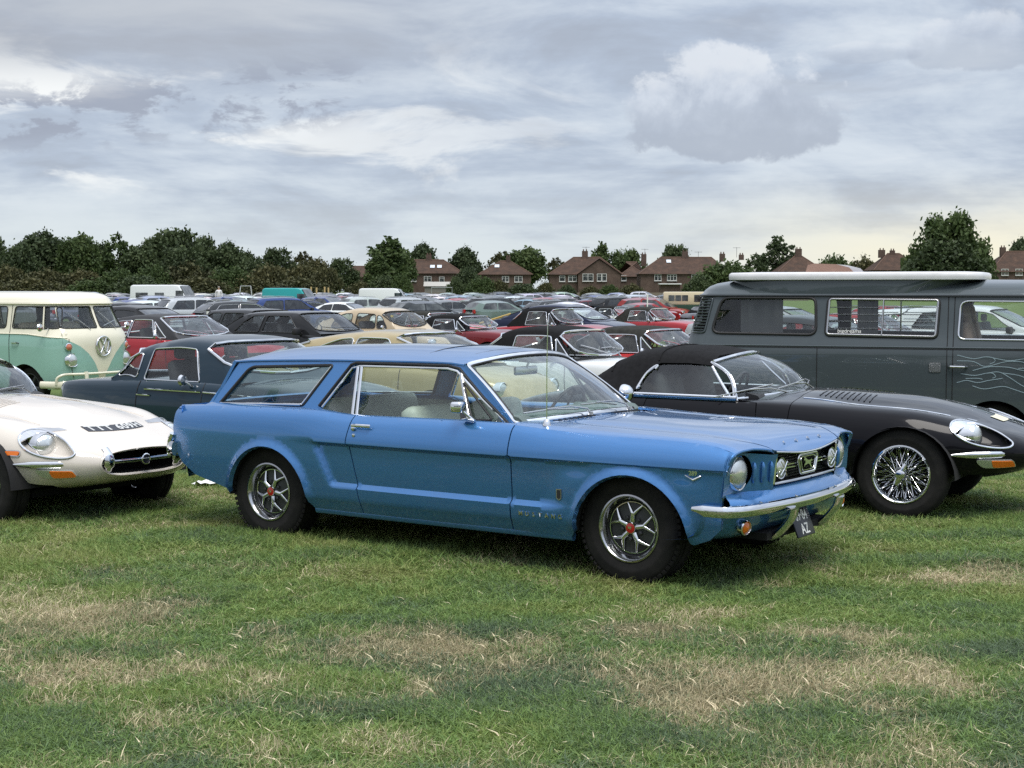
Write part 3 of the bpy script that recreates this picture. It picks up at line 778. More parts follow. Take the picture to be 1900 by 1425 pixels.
    m.tube([sg(x, z, .004) for x, z in resample([(-.985, .89), (-.80, 1.158), (-.76, 1.172), (-.02, 1.174), (.07, 1.158), (.30, .992), (.53, .848)], .05, False)], .009, 8); m.pair('window_seal', RUBSEAL, T)
    m = MB()
    m.tube([sg(-1.875, .872, .008), sg(-1.14, .893, .008)], .009, 8, 0)
    m.tube([sg(-1.137, .893, .006), sg(-.965, 1.143, .006)], .006, 8, 0)
    m.tube([sg(x, z, .0) for x, z in resample([(-.958, .885), (-.785, 1.138), (-.73, 1.153), (-.02, 1.158), (.055, 1.142), (.29, .985), (.515, .850)], .05, False)], .0085, 8, 0)
    for xa, xb in ((-.688, -.742), (-.652, -.712)):
        m.tube([sg(xa, .834, .002), sg(xb, 1.15, .002)], .011, 8, 0, flat=(1, .5), up=(0, 1, 0))
    m.tube([sg(.232, .846, .004), sg(.088, 1.128, .004)], .012, 8, 0, flat=(1, .6), up=(0, 1, 0))
    m.tube([sg(.225, .848, .008), sg(.515, .848, .008)], .010, 8, 0)
    m.pair('window_trim', CHROME, T)
    m = MB(); m.tube([sg(x, z, .005) for x, z in resample(rpoly([(.118, 1.085), (.405, .865), (.25, .862)], .03), .03)], .0075, 6, 0, closed=True); m.pair('quarterlight_seal', RUBSEAL, T)
    # side glass
    def pane(poly, name='side_window', mat=GLASSG):
        for sgn in (1, -1):
            fn = lambda x, z: np.stack([x, -sgn * (g_y(x, z) - .014), z], -1)
            MB().patch(fn, poly, res=.12, hint=(0, -sgn, 0)).build(name, mat, T, 180)
    pane([(-1.885, .866), (-1.13, .889), (-.96, 1.148), (-1.66, 1.118), (-1.70, 1.095)], 'rear_side_window')
    pane([(-.97, .880), (-.80, .832), (-.675, .832), (-.735, 1.150), (-.775, 1.150)], 'quarter_window')
    pane([(-.662, .832), (.235, .842), (.09, 1.135), (-.01, 1.155), (-.722, 1.150)], 'door_window')
    pane([(.24, .845), (.51, .848), (.30, .985), (.105, 1.125)], 'quarterlight')
    # roof
    RZ = pchip([-1.90, -1.80, -1.70, -1.5, -1.1, -.6, -.2, .05, .2, .26], [1.165, 1.205, 1.232, 1.253, 1.270, 1.280, 1.276, 1.258, 1.236, 1.222])
    DR = pchip([-1.90, -1.8, -1.6, -.8, -.05, .105, .26], [1.135, 1.150, 1.162, 1.183, 1.189, 1.178, 1.17])
    rows = []
    for x in np.concatenate([np.linspace(-1.86, -1.6, 8), np.linspace(-1.5, -.1, 20), np.linspace(0, .105, 6)]):
        zd = float(DR(x)); ye = float(g_y(x, zd)); zc = float(RZ(x)); row = [(x, -ye, zd - .004), (x, -ye - .012, zd), (x, -ye - .010, zd + .008)]
        for q in (1.0, .97, .92, .84, .72, .55, .36, .18, 0): 
            xx = x + (.11 * (1 - q * q) * float(sstep(x, -.3, .105)))
            row.append((xx, -ye * q, zd + .010 + (zc - zd - .010) * (1 - q**2.6)))
        rows.append(row)
    m = MB().grid(rows, flip=True); roof = m.pair('roof', BLUE, T, 50)
    m = MB().grid([[(x, -float(g_y(x, 1.15)) * q, 1.15 + (float(RZ(x)) - 1.185) * (1 - abs(q)**2.4)) for q in (1, .85, .6, .3, 0, -.3, -.6, -.85, -1)] for x in np.linspace(-1.8, .14, 14)]); m.build('headliner', HEADL, roof, 180)
    for xs_ in (-.29, .02):
        MB().tube([(xs_ + .05 * (1 - (y / .45)**2), y, float(RZ(xs_ + .0)) - (float(RZ(xs_)) - 1.19) * (abs(y) / .575)**2.6 + .0015) for y in np.linspace(-.43, .43, 15)], .003, 5).build('roof_seam', DKMETAL, roof)
    # tail: tailgate, its glass, rear panel
    m = MB()
    m.patch(lambda y, z: np.stack([-2.0 - .0 * y + (z - .845) * .56 - .09 + .25 * 0 * y + .12 * (np.abs(y) / .7)**3, y, z], -1), [(-.70, .845), (.70, .845), (.60, 1.16), (-.60, 1.16)], [rpoly([(-.6, .88), (.6, .88), (.52, 1.12), (-.52, 1.12)], .05)], res=.1, hint=(-1, 0, .3), flange=.02)
    m.patch(lambda y, z: np.stack([-2.258 + .16 * sstep(np.abs(y), .55, .80) * .5 + .06 * sstep(z, .56, .38), y, z], -1), [(-.765, .36), (.765, .36), (.765, .845), (-.765, .845)], res=.1, hint=(-1, 0, 0))
    m.grid([[(-2.25, y * .97, .826), (-2.09 + .12 * (abs(y) / .7)**3, y * .92, .842)] for y in np.linspace(-.765, .765, 16)], 0)
    m.build('tailgate', BLUE, T, 40)
    MB().patch(lambda y, z: np.stack([-2.09 + (z - .845) * .56 + .12 * (np.abs(y) / .7)**3, y, z], -1), [(-.62, .87), (.62, .87), (.53, 1.13), (-.53, 1.13)], res=.15, hint=(-1, 0, 0)).build('rear_window', GLASSG, T)
    MB().box((-2.27, .60, .68), (.03, .22, .11), 0, None, .012).pair('tail_light', REDLENS, T)
    rb = MB().tube(catmull([(-2.22, -.800, .55), (-2.275, -.785, .55), (-2.295, -.74, .55), (-2.32, -.4, .55), (-2.33, 0, .55), (-2.32, .4, .55), (-2.295, .74, .55), (-2.275, .785, .55), (-2.22, .80, .55)], 5), .05, 10, 0, flat=(.5, 1), up=(0, 0, 1))
    rb.tube([(-2.262, -.765, .65), (-2.285, -.765, .60), (-2.285, -.765, .50)], [.03, .035, .035], 8, 0, flat=(1.1, .8))
    rb.build('rear_bumper', CHROME, T)
    # bonnet, cowl and wing tops: one skin cut at the shut line
    HZ = pchip([.55, .70, .95, 1.3, 1.7, 1.9, 2.0, 2.06, 2.10, 2.12], [.876, .876, .874, .867, .852, .834, .813, .788, .756, .730])
    def edge_y(x): return mus_y(x, MT(x))
    def top(x, y):
        x = np.asarray(x, float); y = np.asarray(y, float); e = edge_y(np.minimum(x, 2.03)); q = np.clip(np.abs(y) / e, 0, 1)
        zt = MT(np.minimum(x, 2.035)); hz = HZ(np.clip(x, .55, 2.12))
        cr = .36 * np.clip((1 - q) / .02, 0, 1)
        body = hz - (hz - zt - .012) * q**2.2 - .010 * np.exp(-((np.abs(y) - .50) / .05)**2) * sstep(x, .7, 1.0) * sstep(x, 2.05, 1.8)
        ed = zt + .012 * np.sqrt(np.clip(1 - ((q - .965) / .035)**2, 0, 1))
        return np.stack([x, y, np.where(q > .965, ed, body)], -1)
    nose = lambda y: 2.118 - .020 * (y / .42)**2 - .26 * np.clip(np.abs(y) - .43, 0, 1)**1.25
    hy = .565
    hood = [(.80, -hy - .02), (1.2, -hy - .005), (1.7, -hy), (1.94, -.535), (2.03, -.475)] + [(float(nose(y)), y) for y in np.linspace(-.435, .435, 12)] + [(2.03, .475), (1.94, .535), (1.7, hy), (1.2, hy + .005), (.80, hy + .02)] + [(.80 - .0 + .055 * (1 - (y / .58)**2), y) for y in np.linspace(.5, -.5, 9)]
    MB().patch(top, hood, res=.05, hint=(0, 0, 1), flange=.02).build('bonnet', BLUE, T, 30)
    wing = [(.606, -.86), (.606, -.70), (.640, -.60), (.79, -.592), (1.2, -.578), (1.7, -.573), (1.945, -.545), (2.036, -.484)] + [(float(nose(y)) - .004, y) for y in np.linspace(-.45, -.60, 5)] + [(2.035, -.72), (2.035, -.80)]
    ou = [(float(x), -float(edge_y(x))) for x in np.linspace(2.03, .606, 24)]
    wing = [p for p in wing[1:]] + ou
    m = MB().patch(top, wing, res=.04, hint=(0, 0, 1), flange=.012); m.pair('wing_top', BLUE, T, 30)
    m = MB().patch(lambda x, y: top(x, y) - np.array([0, 0, .035]), [(.56, -.72), (2.0, -.72), (2.0, .72), (.56, .72)], res=.15, hint=(0, 0, 1)); m.build('engine_bay', UNDER, T)
    # cowl between bonnet and windscreen
    ws_base = lambda y: .705 - .155 * (np.abs(y) / .71)**2.2
    ws_bz = lambda y: .878 - .028 * (np.abs(y) / .71)**2
    rows = []
    for y in np.linspace(-.60, .60, 25):
        xa = float(ws_base(y)) - .01; xb = .80 + .055 * (1 - (y / .58)**2) - .006
        za = float(ws_bz(y)); zb = float(top(np.array(max(xb, .8)), np.array(y))[2]) - .002
        rows.append([(xa + (xb - xa) * t, y, za + (zb - za) * t - .012 * math.sin(math.pi * t)) for t in (0, .25, .5, .75, 1)])
    MB().grid(rows, flip=True).build('cowl', BLUE, T, 60)
    m = MB()
    for k in range(9):
        y = .12 + .045 * k; x = .755 - .10 * (abs(y) / .71)**2.2; m.box((x, y, float(ws_bz(y)) - .002), (.06, .012, .004), 0)
    m.pair('cowl_vent', UNDER, T)
    # windscreen
    wt_x = lambda y: .215 - .110 * (np.abs(y) / .58)**2.0; wt_z = lambda y: 1.232 - .056 * (np.abs(y) / .58)**2.2
    def wsf(y_, t):
        q = y_; yb = q * .700; yt = q * .572; x = ws_base(yb) + (wt_x(yt) - ws_base(yb)) * t; z = ws_bz(yb) + (wt_z(yt) - ws_bz(yb)) * t
        bul = .035 * np.sin(np.pi * t) * (1 - q**2) + .012 * np.sin(np.pi * t); return np.stack([x + bul * .6, yb + (yt - yb) * t, z + bul * .75], -1)
    MB().patch(wsf, [(-1, 0), (1, 0), (1, 1), (-1, 1)], res=.1, hint=(1, 0, .5)).build('windscreen', GLASSG, T, 180)
    rim = rpoly([(-1, 0), (1, 0), (1, 1), (-1, 1)], .05); rim = resample(rim, .06)
    P = wsf(rim[:, 0], rim[:, 1]); m = MB().tube(P + np.array([.006, 0, .006]), .0155, 8, 0, closed=True, flat=(1.0, .5), up=(1, 0, .7)); m.build('windscreen_trim', CHROME, T)
    m = MB().tube(wsf(rim[:, 0] * .975, .5 + (rim[:, 1] - .5) * .95) + np.array([.003, 0, .003]), .007, 6, 0, closed=True); m.build('windscreen_seal', RUBSEAL, T)
    # A pillars: outer skin from the side glass to the screen
    m = MB(); rows = []
    for t in np.linspace(-.02, 1.0, 14):
        p = wsf(np.array(-1.0), np.array(t)); x2, z2 = .553 + (.105 - .553) * t, .838 + (1.180 - .838) * t
        q_ = np.array([x2 - .02, -float(g_y(x2, z2)) - .003, z2 + .004])
        mid = (p + q_) / 2 + np.array([.012, -.012, .010]); rows.append([q_ + np.array([-.03, .0, -.004]), q_, mid, p + np.array([.004, -.004, .004]), p + np.array([-.03, .02, -.02])])
    m.grid(rows, flip=True); m.pair('windscreen_pillar', BLUE, T, 50)
    # wipers
    for yb, sgn in ((-.16, 1), (.30, 1)):
        m = MB(); p0 = np.array([.745, yb, .888]); p1 = wsf(np.array((yb - .30) / .69), np.array(.10)) + np.array([.02, 0, .02])
        m.tube([p0, p0 + np.array([-.02, -.01, .03]), (p0 + p1) / 2 + np.array([.01, 0, .03]), p1], [.007, .006, .005, .004], 6)
        a = wsf(np.array((yb - .05) / .69), np.array(.055)) + np.array([.015, 0, .015]); b = wsf(np.array((yb - .46) / .69), np.array(.10)) + np.array([.015, 0, .015])
        m.tube([a, (a + b) / 2 + np.array([.012, 0, .012]), b], .005, 6)
        m.lathe([(.016, 0), (.014, .02), (.001, .022)], 12, p0 - np.array([0, 0, .01]), (0, 0, 1)); m.build('wiper', ALLOY, T)
    # front face: lamp surrounds and gilled panels
    def face(y, z):
        ay = np.abs(y); x = np.interp(ay, [.40, .46, .60, .70, .80, .86], [2.090, 2.074, 2.004, 1.982, 1.988, 1.992])
        x = x + np.interp(z, [.50, .56, .70, .78], [-.01, .0, .010, .028]); return np.stack([x, y, z], -1)
    gil = [rpoly([(-.575 + k * .052, .70 + .004 * k), (-.553 + k * .052, .70 + .004 * k), (-.553 + k * .052, .598 - .004 * k), (-.575 + k * .052, .598 - .004 * k)], .006, 2) for k in range(3)]
    fo = [(-.838, .535), (-.425, .535), (-.415, .60), (-.410, .742), (-.46, .742), (-.60, .758), (-.72, .768), (-.80, .770), (-.832, .74)]
    lampc = (-.665, .655)
    lh = [(lampc[0] + .098 * math.cos(a), lampc[1] + .098 * math.sin(a)) for a in np.linspace(0, 2 * math.pi, 29)[:-1]]
    m = MB().patch(face, fo, [lh], res=.03, hint=(1, 0, 0)); 
    # rolled brow over the lamp, a soffit back to the surround
    brow = [(float(nose(y)) - .004, y) for y in np.linspace(-.452, -.60, 6)] + [(2.040, -.66), (2.036, -.72), (2.035, -.80)]
    br3 = [top(np.array(a), np.array(b)) for a, b in brow] + [np.array([2.022, -float(mus_y(2.02, .73)), .73]), np.array([1.990, -float(mus_y(1.99, .64)), .64]), np.array([1.975, -float(mus_y(1.97, .54)), .54])]
    fc3 = [face(np.array(b), np.array(min(.745 + .03 * sstep(-b, .42, .62), .768))) + np.array([-.012, 0, .006]) for a, b in brow] + [face(np.array(-.83), np.array(z)) + np.array([-.012, 0, 0]) for z in (.73, .64, .54)]
    br3 = np.array(br3); fc3 = np.array(fc3); m.grid(np.stack([br3, br3 * .5 + fc3 * .5 + np.array([.006, 0, -.004]), fc3], 1))
    rimp = [p - np.array([.006, 0, .006]) for p in br3]
    m.tube(catmull(rimp, 3), .0095, 8, 0)
    for k in range(3):
        y = -.562 + k * .052; P = [face(np.array(y), np.array(z)) + np.array([.010 * abs(math.sin(math.pi * (.08 + .84 * i / 8)))**.5, 0, 0]) for i, z in enumerate(np.linspace(.705, .592, 9))]
        m.tube(P, [.004, .010, .012, .012, .012, .012, .012, .010, .004], 8, 0)
    m.pair('lamp_surround', BLUE, T, 40)
    for s in (-1, 1):
        c = np.array([1.990, s * .665, .655]); axd = (1, 0, .03)
        b = MB().lathe([(.100, -.06), (.100, .002), (.094, .012), (.087, .010), (.086, .0)], 32, c, axd); lr = b.build('headlamp', CHROME, T, 40)
        MB().lathe([(.088, .0), (.080, .016), (.06, .028), (.035, .036), (.001, .039)], 32, c, axd).build('lens', LAMP, lr, 90)
    # grille
    m = MB(); m.patch(lambda y, z: np.stack([2.03 + .03 * 0 * y, y, z], -1), [(-.42, .565), (.42, .565), (.42, .745), (-.42, .745)], res=.2, hint=(1, 0, 0))
    m.grid([[(2.03, -.42, z), (2.092, -.415, z)] for z in (.57, .74)]); m.grid([[(2.03, .42, z), (2.092, .415, z)] for z in (.57, .74)], flip=True)
    m.grid([[(2.03, y, .572), (2.095, y, .585)] for y in (-.42, .42)]); gb = m.build('grille', UNDER, T)
    m = MB()
    for k in range(10): m.box((2.045, 0, .592 + .0155 * k), (.012, .82, .004), 0)
    for k in range(41): m.box((2.044, -.40 + .02 * k, .66), (.010, .003, .15), 0)
    tag(m.build('grille_mesh', DKMETAL, gb), kind='stuff')
    m = MB(); ny = np.linspace(-.415, .415, 15)
    m.tube([(float(nose(y)) - .006, y, float(top(nose(y) - .004, np.array(y))[2]) - .012) for y in ny], .009, 8, 0, flat=(1.2, .8))
    m.tube([(2.100 - .02 * (y / .42)**2, y, .578) for y in ny], .009, 8, 0)
    for s in (-1, 1): m.tube([(2.085, s * .418, .576), (2.092, s * .412, .66), (2.096, s * .408, .733)], .007, 8, 0)
    m.build('grille_trim', CHROME, T)
    m = MB()
    for s in (-1, 1):
        for zz in (.668, .650): m.tube([(2.085, s * .115, zz), (2.075, s * .32, zz)], .0055, 6)
    fr = rpoly([(-.115, .712), (.115, .712), (.132, .69), (.098, .605), (-.098, .605), (-.132, .69)], .018)
    m.tube([(2.098, y, z) for y, z in resample(fr, .03)], .009, 8, 0, closed=True)
    m.tube([(2.102, y, z) for y, z in resample([(y * .78, .66 + (z - .66) * .72) for y, z in fr], .03)], .0035, 6, 0, closed=True)
    hp = [(-.075, .010), (-.05, .022), (-.03, .016), (0, .018), (.025, .026), (.045, .042), (.060, .036), (.072, .024), (.064, .018), (.050, .022), (.042, .006), (.060, -.006), (.070, -.026), (.055, -.014), (.030, -.010), (0, -.006), (-.022, -.014), (-.045, -.034), (-.066, -.036), (-.046, -.020), (-.036, -.002), (-.05, .008)]
    m.prism([(2.094, -y * .85, .658 + z * .85) for y, z in hp], (.010, 0, 0))
    m.build('grille_emblem', CHROME, T, 50)
    for s in (-1, 1):
        c = (2.078, s * .345, .658); fl = MB().lathe([(.055, -.03), (.062, .012), (.060, .022), (.054, .020)], 28, c, (1, 0, 0)).build('fog_lamp', CHROME, T, 40)
        MB().lathe([(.055, .016), (.04, .026), (.001, .031)], 28, c, (1, 0, 0)).build('lens', LAMP, fl, 90)
        x_ = MB()
        for a in (.7, 2.3): x_.tube([(2.112, s * .345 + .055 * math.cos(a), .658 + .055 * math.sin(a)), (2.117, s * .345, .658), (2.112, s * .345 - .055 * math.cos(a), .658 - .055 * math.sin(a))], .003, 5)
        x_.build('lens_bar', CHROME, fl)
    # stone tray and front valance
    bump_path = [(1.815, -.853, .468), (1.90, -.858, .466), (1.995, -.835, .464), (2.06, -.75, .463), (2.105, -.57, .463), (2.140, -.3, .463), (2.155, 0, .463)]
    bp = catmull(bump_path + [(x, -y, z) for x, y, z in bump_path[-2::-1]], 6)
    rows = []
    for y in np.linspace(-.805, .805, 33):
        i = int(np.argmin(np.abs(bp[:, 1] - y) - (bp[:, 0] > 1.9) * 1.0)); xb = bp[i, 0]
        xf = float(face(np.array(max(abs(y), .42)), np.array(.545))[0]) if abs(y) > .42 else 2.092 - .02 * (y / .42)**2
        zf = .552 if abs(y) > .44 else .566
        rows.append([(xf - .02, y, zf + .004), (xf, y, zf - .004), (xf * .5 + xb * .5 - .01, y, .528), (xb - .02, y, .515), (xb - .01, y, .49)])
    MB().grid(rows).build('stone_tray', BLUE, T, 50)
    rows = []
    for y in np.linspace(-.835, .835, 35):
        s_ = abs(y) / .835; xb = 2.10 - .05 * s_**2 - .16 * max(0, (s_ - .7) / .3)**2
        rows.append([(xb - .045, y, .475), (xb - .03, y, .43), (xb - .04, y, .375), (xb - .075, y, .325), (xb - .13, y, .295), (xb - .3, y, .28)])
    MB().grid(rows).build('front_valance', BLUE, T, 60)
    # front bumper and over-riders
    prof = [(-.004, .032), (.012, .027), (.022, .010), (.024, -.003), (.019, -.017), (.002, -.033), (-.012, -.035), (-.016, .0)]
    Tn = np.gradient(bp, axis=0); Tn /= np.linalg.norm(Tn, axis=1)[:, None]
    rows = []
    for i in range(len(bp)):
        o_ = np.cross(Tn[i], (0, 0, 1)); e = min(1, .45 + .55 * min(i, len(bp) - 1 - i) / 5)
        rows.append([bp[i] + o_ * a * e + np.array([0, 0, b * e]) for a, b in prof])
    m = MB().grid(rows, cv=True); k = len(prof); m.f += [tuple(range(k)), tuple(m.n - k + i for i in range(k - 1, -1, -1))]; m.mi += [0, 0]
    fb = m.build('front_bumper', CHROME, T, 32)
    for y in (-.62, -.27, .27, .62):
        m = MB().lathe([(.011, 0), (.010, .005), (.001, .007)], 10, (float(np.interp(abs(y), [0, .3, .58, .76], [2.155, 2.140, 2.105, 2.05])) + .012, y, .498), (.35, 0, 1)); m.build('bolt', ALLOY, fb)
    for s in (-1,):
        m = MB(); pts = [(2.165, s * .315, .435), (2.150, s * .315, .385), (2.105, s * .315, .325), (2.045, s * .315, .268), (2.01, s * .315, .262)]
        m.tube(catmull(pts, 3), [.040] * 4 + [.042] * 5 + [.034] * 4, 8, 0, flat=(1.2, .5), up=(1, 0, 1)); m.pair('bumper_guard', CHROME, T, 60)
    # number plate, lamps, badges
    pr = Matrix.Rotation(R(-22), 3, 'Y')
    pl = MB().box((2.090, -.05, .322), (.012, .235, .165), 0, pr, .004).build('number_plate', PLATEBLK, T, 30)
    Mx = frame_mat(Vector((2.090, -.05, .322)) + pr @ Vector((.0068, 0, 0)), pr @ Vector((0, 1, 0)), pr @ Vector((0, 0, 1)))
    a = text_mb('09·84', .085, .001, 0, .0012); a.xf(Matrix.Translation((0, .037, 0)) @ Matrix.Diagonal((.82, 1, 1, 1))); b = text_mb('AZ', .085, .001, 0, .0012); b.xf(Matrix.Translation((0, -.042, 0)) @ Matrix.Diagonal((.9, 1, 1, 1)))
    a.join(b).xf(Mx).build('plate_lettering', WHITEPT, pl, None)
    for s in (-1, 1):
        c = (2.028, s * .655, .362); tl = MB().lathe([(.040, -.02), (.042, .012), (.037, .018), (.034, .012)], 24, c, (1, s * .25, -.12)).build('indicator', CHROME, T, 40)
        MB().lathe([(.036, .008), (.02, .02), (.001, .024)], 24, c, (1, s * .25, -.12)).build('lens', AMBER, tl, 90)
    # FORD letters standing on the bonnet lip
    for ch, y in zip('FORD', (-.24, -.08, .08, .24)):
        t = text_mb(ch, .032, .003); p = top(np.array(2.065), np.array(y)); m = MB().join(t.xf(frame_mat(p + np.array([0, 0, .004]), (0, 1, 0), (-.62, 0, .78)))); m.build('bonnet_letter', CHROME, T, None)
    sidept = lambda x, z, off=.003: Vector((x, -float(mus_y(x, z)) - off, z))
    m = MB(); 
    for i, ch in enumerate('MUSTANG'):
        x = .700 + .0445 * i; m.join(text_mb(ch, .036, .003, 0, .0008).xf(frame_mat(sidept(x, .352), (1, 0, 0), (0, -.1, 1))))
    m.build('wing_lettering', CHROME, T, None)
    m = MB(); m.prism([sidept(x, z, .001) for x, z in ((1.757, .644), (1.768, .648), (1.806, .628), (1.846, .648), (1.857, .644), (1.806, .612))], (0, -.006, 0))
    m.join(text_mb('289', .034, .003, 0, .001).xf(frame_mat(sidept(1.806, .656, .004), (1, 0, 0), (0, 0, 1)))); m.build('engine_badge', CHROME, T, None)
    m = MB(); m.prism([sidept(x, z, .001) for x, z in ((.941, .512), (.978, .512), (.978, .458), (.960, .446), (.941, .458))], (0, -.006, 0)); eb = m.build('wing_badge', ALLOY, T)
    MB().prism([sidept(x, z, .008) for x, z in ((.947, .506), (.972, .506), (.972, .461), (.960, .453), (.947, .461))], (0, -.001, 0)).build('badge_inlay', BLACKP, eb)
    # aerial
    ab = MB(); c = top(np.array(.80), np.array(-.73)); ab.lathe([(.026, -.004), (.024, .006), (.016, .03), (.010, .036), (.001, .038)], 16, c, (0, 0, 1)); ab.tube([c, c + np.array([.0, 0, .33]), c + np.array([.006, 0, .60])], [.0035, .003, .0022], 6)
    ab.build('aerial', CHROME, T)
    # door handles, lock, mirrors
    for s, dr in ((-1, door), (1, door2)):
        yy = lambda x, z, off: s * (float(mus_y(x, z)) + off)
        m = MB().tube([(-.575, yy(-.575, .795, .002), .796), (-.570, yy(-.57, .795, .022), .797), (-.53, yy(-.53, .795, .026), .798), (-.44, yy(-.44, .795, .026), .798), (-.425, yy(-.425, .795, .018), .797)], .010, 8, 0, flat=(.8, 1.1))
        m.lathe([(.017, -.004), (.015, .014), (.010, .018), (.001, .018)], 14, (-.565, yy(-.565, .778, 0), .778), (0, s, 0)); m.lathe([(.012, -.002), (.011, .006), (.001, .008)], 14, (-.552, yy(-.552, .737, 0), .737), (0, s, 0))
        m.build('door_handle', CHROME, dr, 40)
    m = MB(); m.tube([(.335, -.80, .868), (.30, -.81, .876), (.25, -.80, .872)], [.010, .016, .010], 8, 0, flat=(1.6, .6)); m.tube([(.325, -.80, .868), (.275, -.84, .925), (.262, -.85, .945)], [.010, .008, .008], 8)
    m.box((.255, -.852, .948), (.075, .10, .066), 0, Matrix.Rotation(R(12), 3, 'Z'), .016); mi = m.build('door_mirror', CHROME, T, 50)
    MB().box((.214, -.845, .948), (.004, .086, .054), 0, Matrix.Rotation(R(12), 3, 'Z')).build('mirror_glass', GLASSD, mi)
    m = MB(); m.tube([(.40, .80, .86), (.40, .82, .885), (.395, .84, .91)], [.014, .009, .009], 8); m.lathe([(.001, .062), (.03, .056), (.052, .036), (.062, .008), (.062, -.008), (.056, -.012), (.001, -.012)], 24, (.39, .845, .940), (1, 0, .05)); m.build('door_mirror', CHROME, T, 50)
    # cabin
    m = MB(); m.box((-.05, 0, .26), (1.7, 1.5, .04)); m.box((0, 0, .28), (4.1, .84, .04)); m.box((.45, 0, .5), (.05, 1.5, .5)); m.build('floor_pan', UNDER, T)
    MB().grid([[(x, -(float(mus_y(x, z)) - .07), z) for z in (.28, .5, .7, .835)] for x in np.linspace(-.86, .58, 10)]).pair('door_lining', SEATGREEN, T)
    for y in (-.36, .36):
        m = MB(); m.box((-.02, y, .50), (.52, .52, .16), 0, None, .05); m.box((-.30, y, .70), (.14, .50, .42), 0, Matrix.Rotation(R(-14), 3, 'Y'), .055); m.build('seat', SEATGREEN, T, 50)
    m = MB(); m.box((-.92, 0, .50), (.46, 1.16, .16), 0, None, .05); m.box((-1.20, 0, .70), (.14, 1.18, .42), 0, Matrix.Rotation(R(-14), 3, 'Y'), .055); m.build('rear_seat', SEATGREEN, T, 50)
    m = MB(); m.box((-1.62, 0, .62), (.95, 1.2, .03)); m.build('load_floor', simple('load_carpet', (.20, .20, .19), .9), T)
    MB().grid([[(x, -.69, z) for z in (.60, .75, .85)] for x in (-2.0, -1.4, -.88)]).pair('load_lining', SEATGREEN, T)
    m = MB(); m.tube([(.50, -.68, .84), (.50, 0, .862), (.50, .68, .84)], .06, 10, 0, flat=(1.9, 1)); m.box((.46, -.33, .76), (.08, .56, .12), 0, None, .02)
    for y in (.28, .44): m.tube([(.36, y, .862), (.45, y, .862)], .055, 14)
    m.build('dashboard', simple('dark_teal_dash', (.09, .12, .11), .5), T, 50)
    sw = MB(); c = Vector((.22, .36, .84)); Rm = Matrix.Rotation(R(-62), 3, 'Y'); sw.tube([c + Rm @ Vector((.19 * math.cos(a), .19 * math.sin(a), 0)) for a in np.linspace(0, 2 * math.pi, 33)[:-1]], .011, 8, 0, closed=True)
    for a in (0, 2.1, 4.2): sw.tube([c, c + Rm @ Vector((.19 * math.cos(a), .19 * math.sin(a), 0))], .008, 6)
    sw.tube([c, c + Vector((.22, 0, -.12))], .025, 8); sw.build('steering_wheel', BLACKP, T)
    m = MB().box((.155, 0, 1.125), (.025, .25, .055), 0, None, .012); m.tube([(.16, 0, 1.14), (.19, 0, 1.20)], .008, 6); m.build('rear_view_mirror', ALLOY, T)
    for s in (-.36, .36): MB().patch(lambda x, y: np.stack([x, y, 1.18 + .04 * (x - .0) * -1.0], -1), rpoly([(-.02, s - .2), (.13, s - .2), (.13, s + .2), (-.02, s + .2)], .03), res=.2, hint=(0, 0, -1), flange=-.012).build('sun_visor', HEADL, T)
    # inner arches
    for cx, cz, r in (MFA, MRA):
        m = MB(); P = [[(cx + (r + .015) * math.cos(a), y, cz + (r + .015) * math.sin(a)) for y in (-.80, -.45)] for a in np.linspace(R(2), R(178), 22)]
        m.grid(P); m.patch(lambda x, z: np.stack([x, 0 * x - .45, z], -1), arc2(cx, cz, r + .015, 0, 180, 20), res=.3, hint=(0, -1, 0)); m.pair('wheel_arch', UNDER, T)
    wp = styled_wheel()
    for x in (1.3715, -1.3715):
        for right in (True, False): put_wheel(wp, T, x, -.672 if right else .672, .312, right).rotation_euler.y = .12 if x > 0 else .45
    drop(wp)
    return T
MUSTANG = build_mustang((-.04, 9.92, gz(-.04, 9.92)), 34.75)

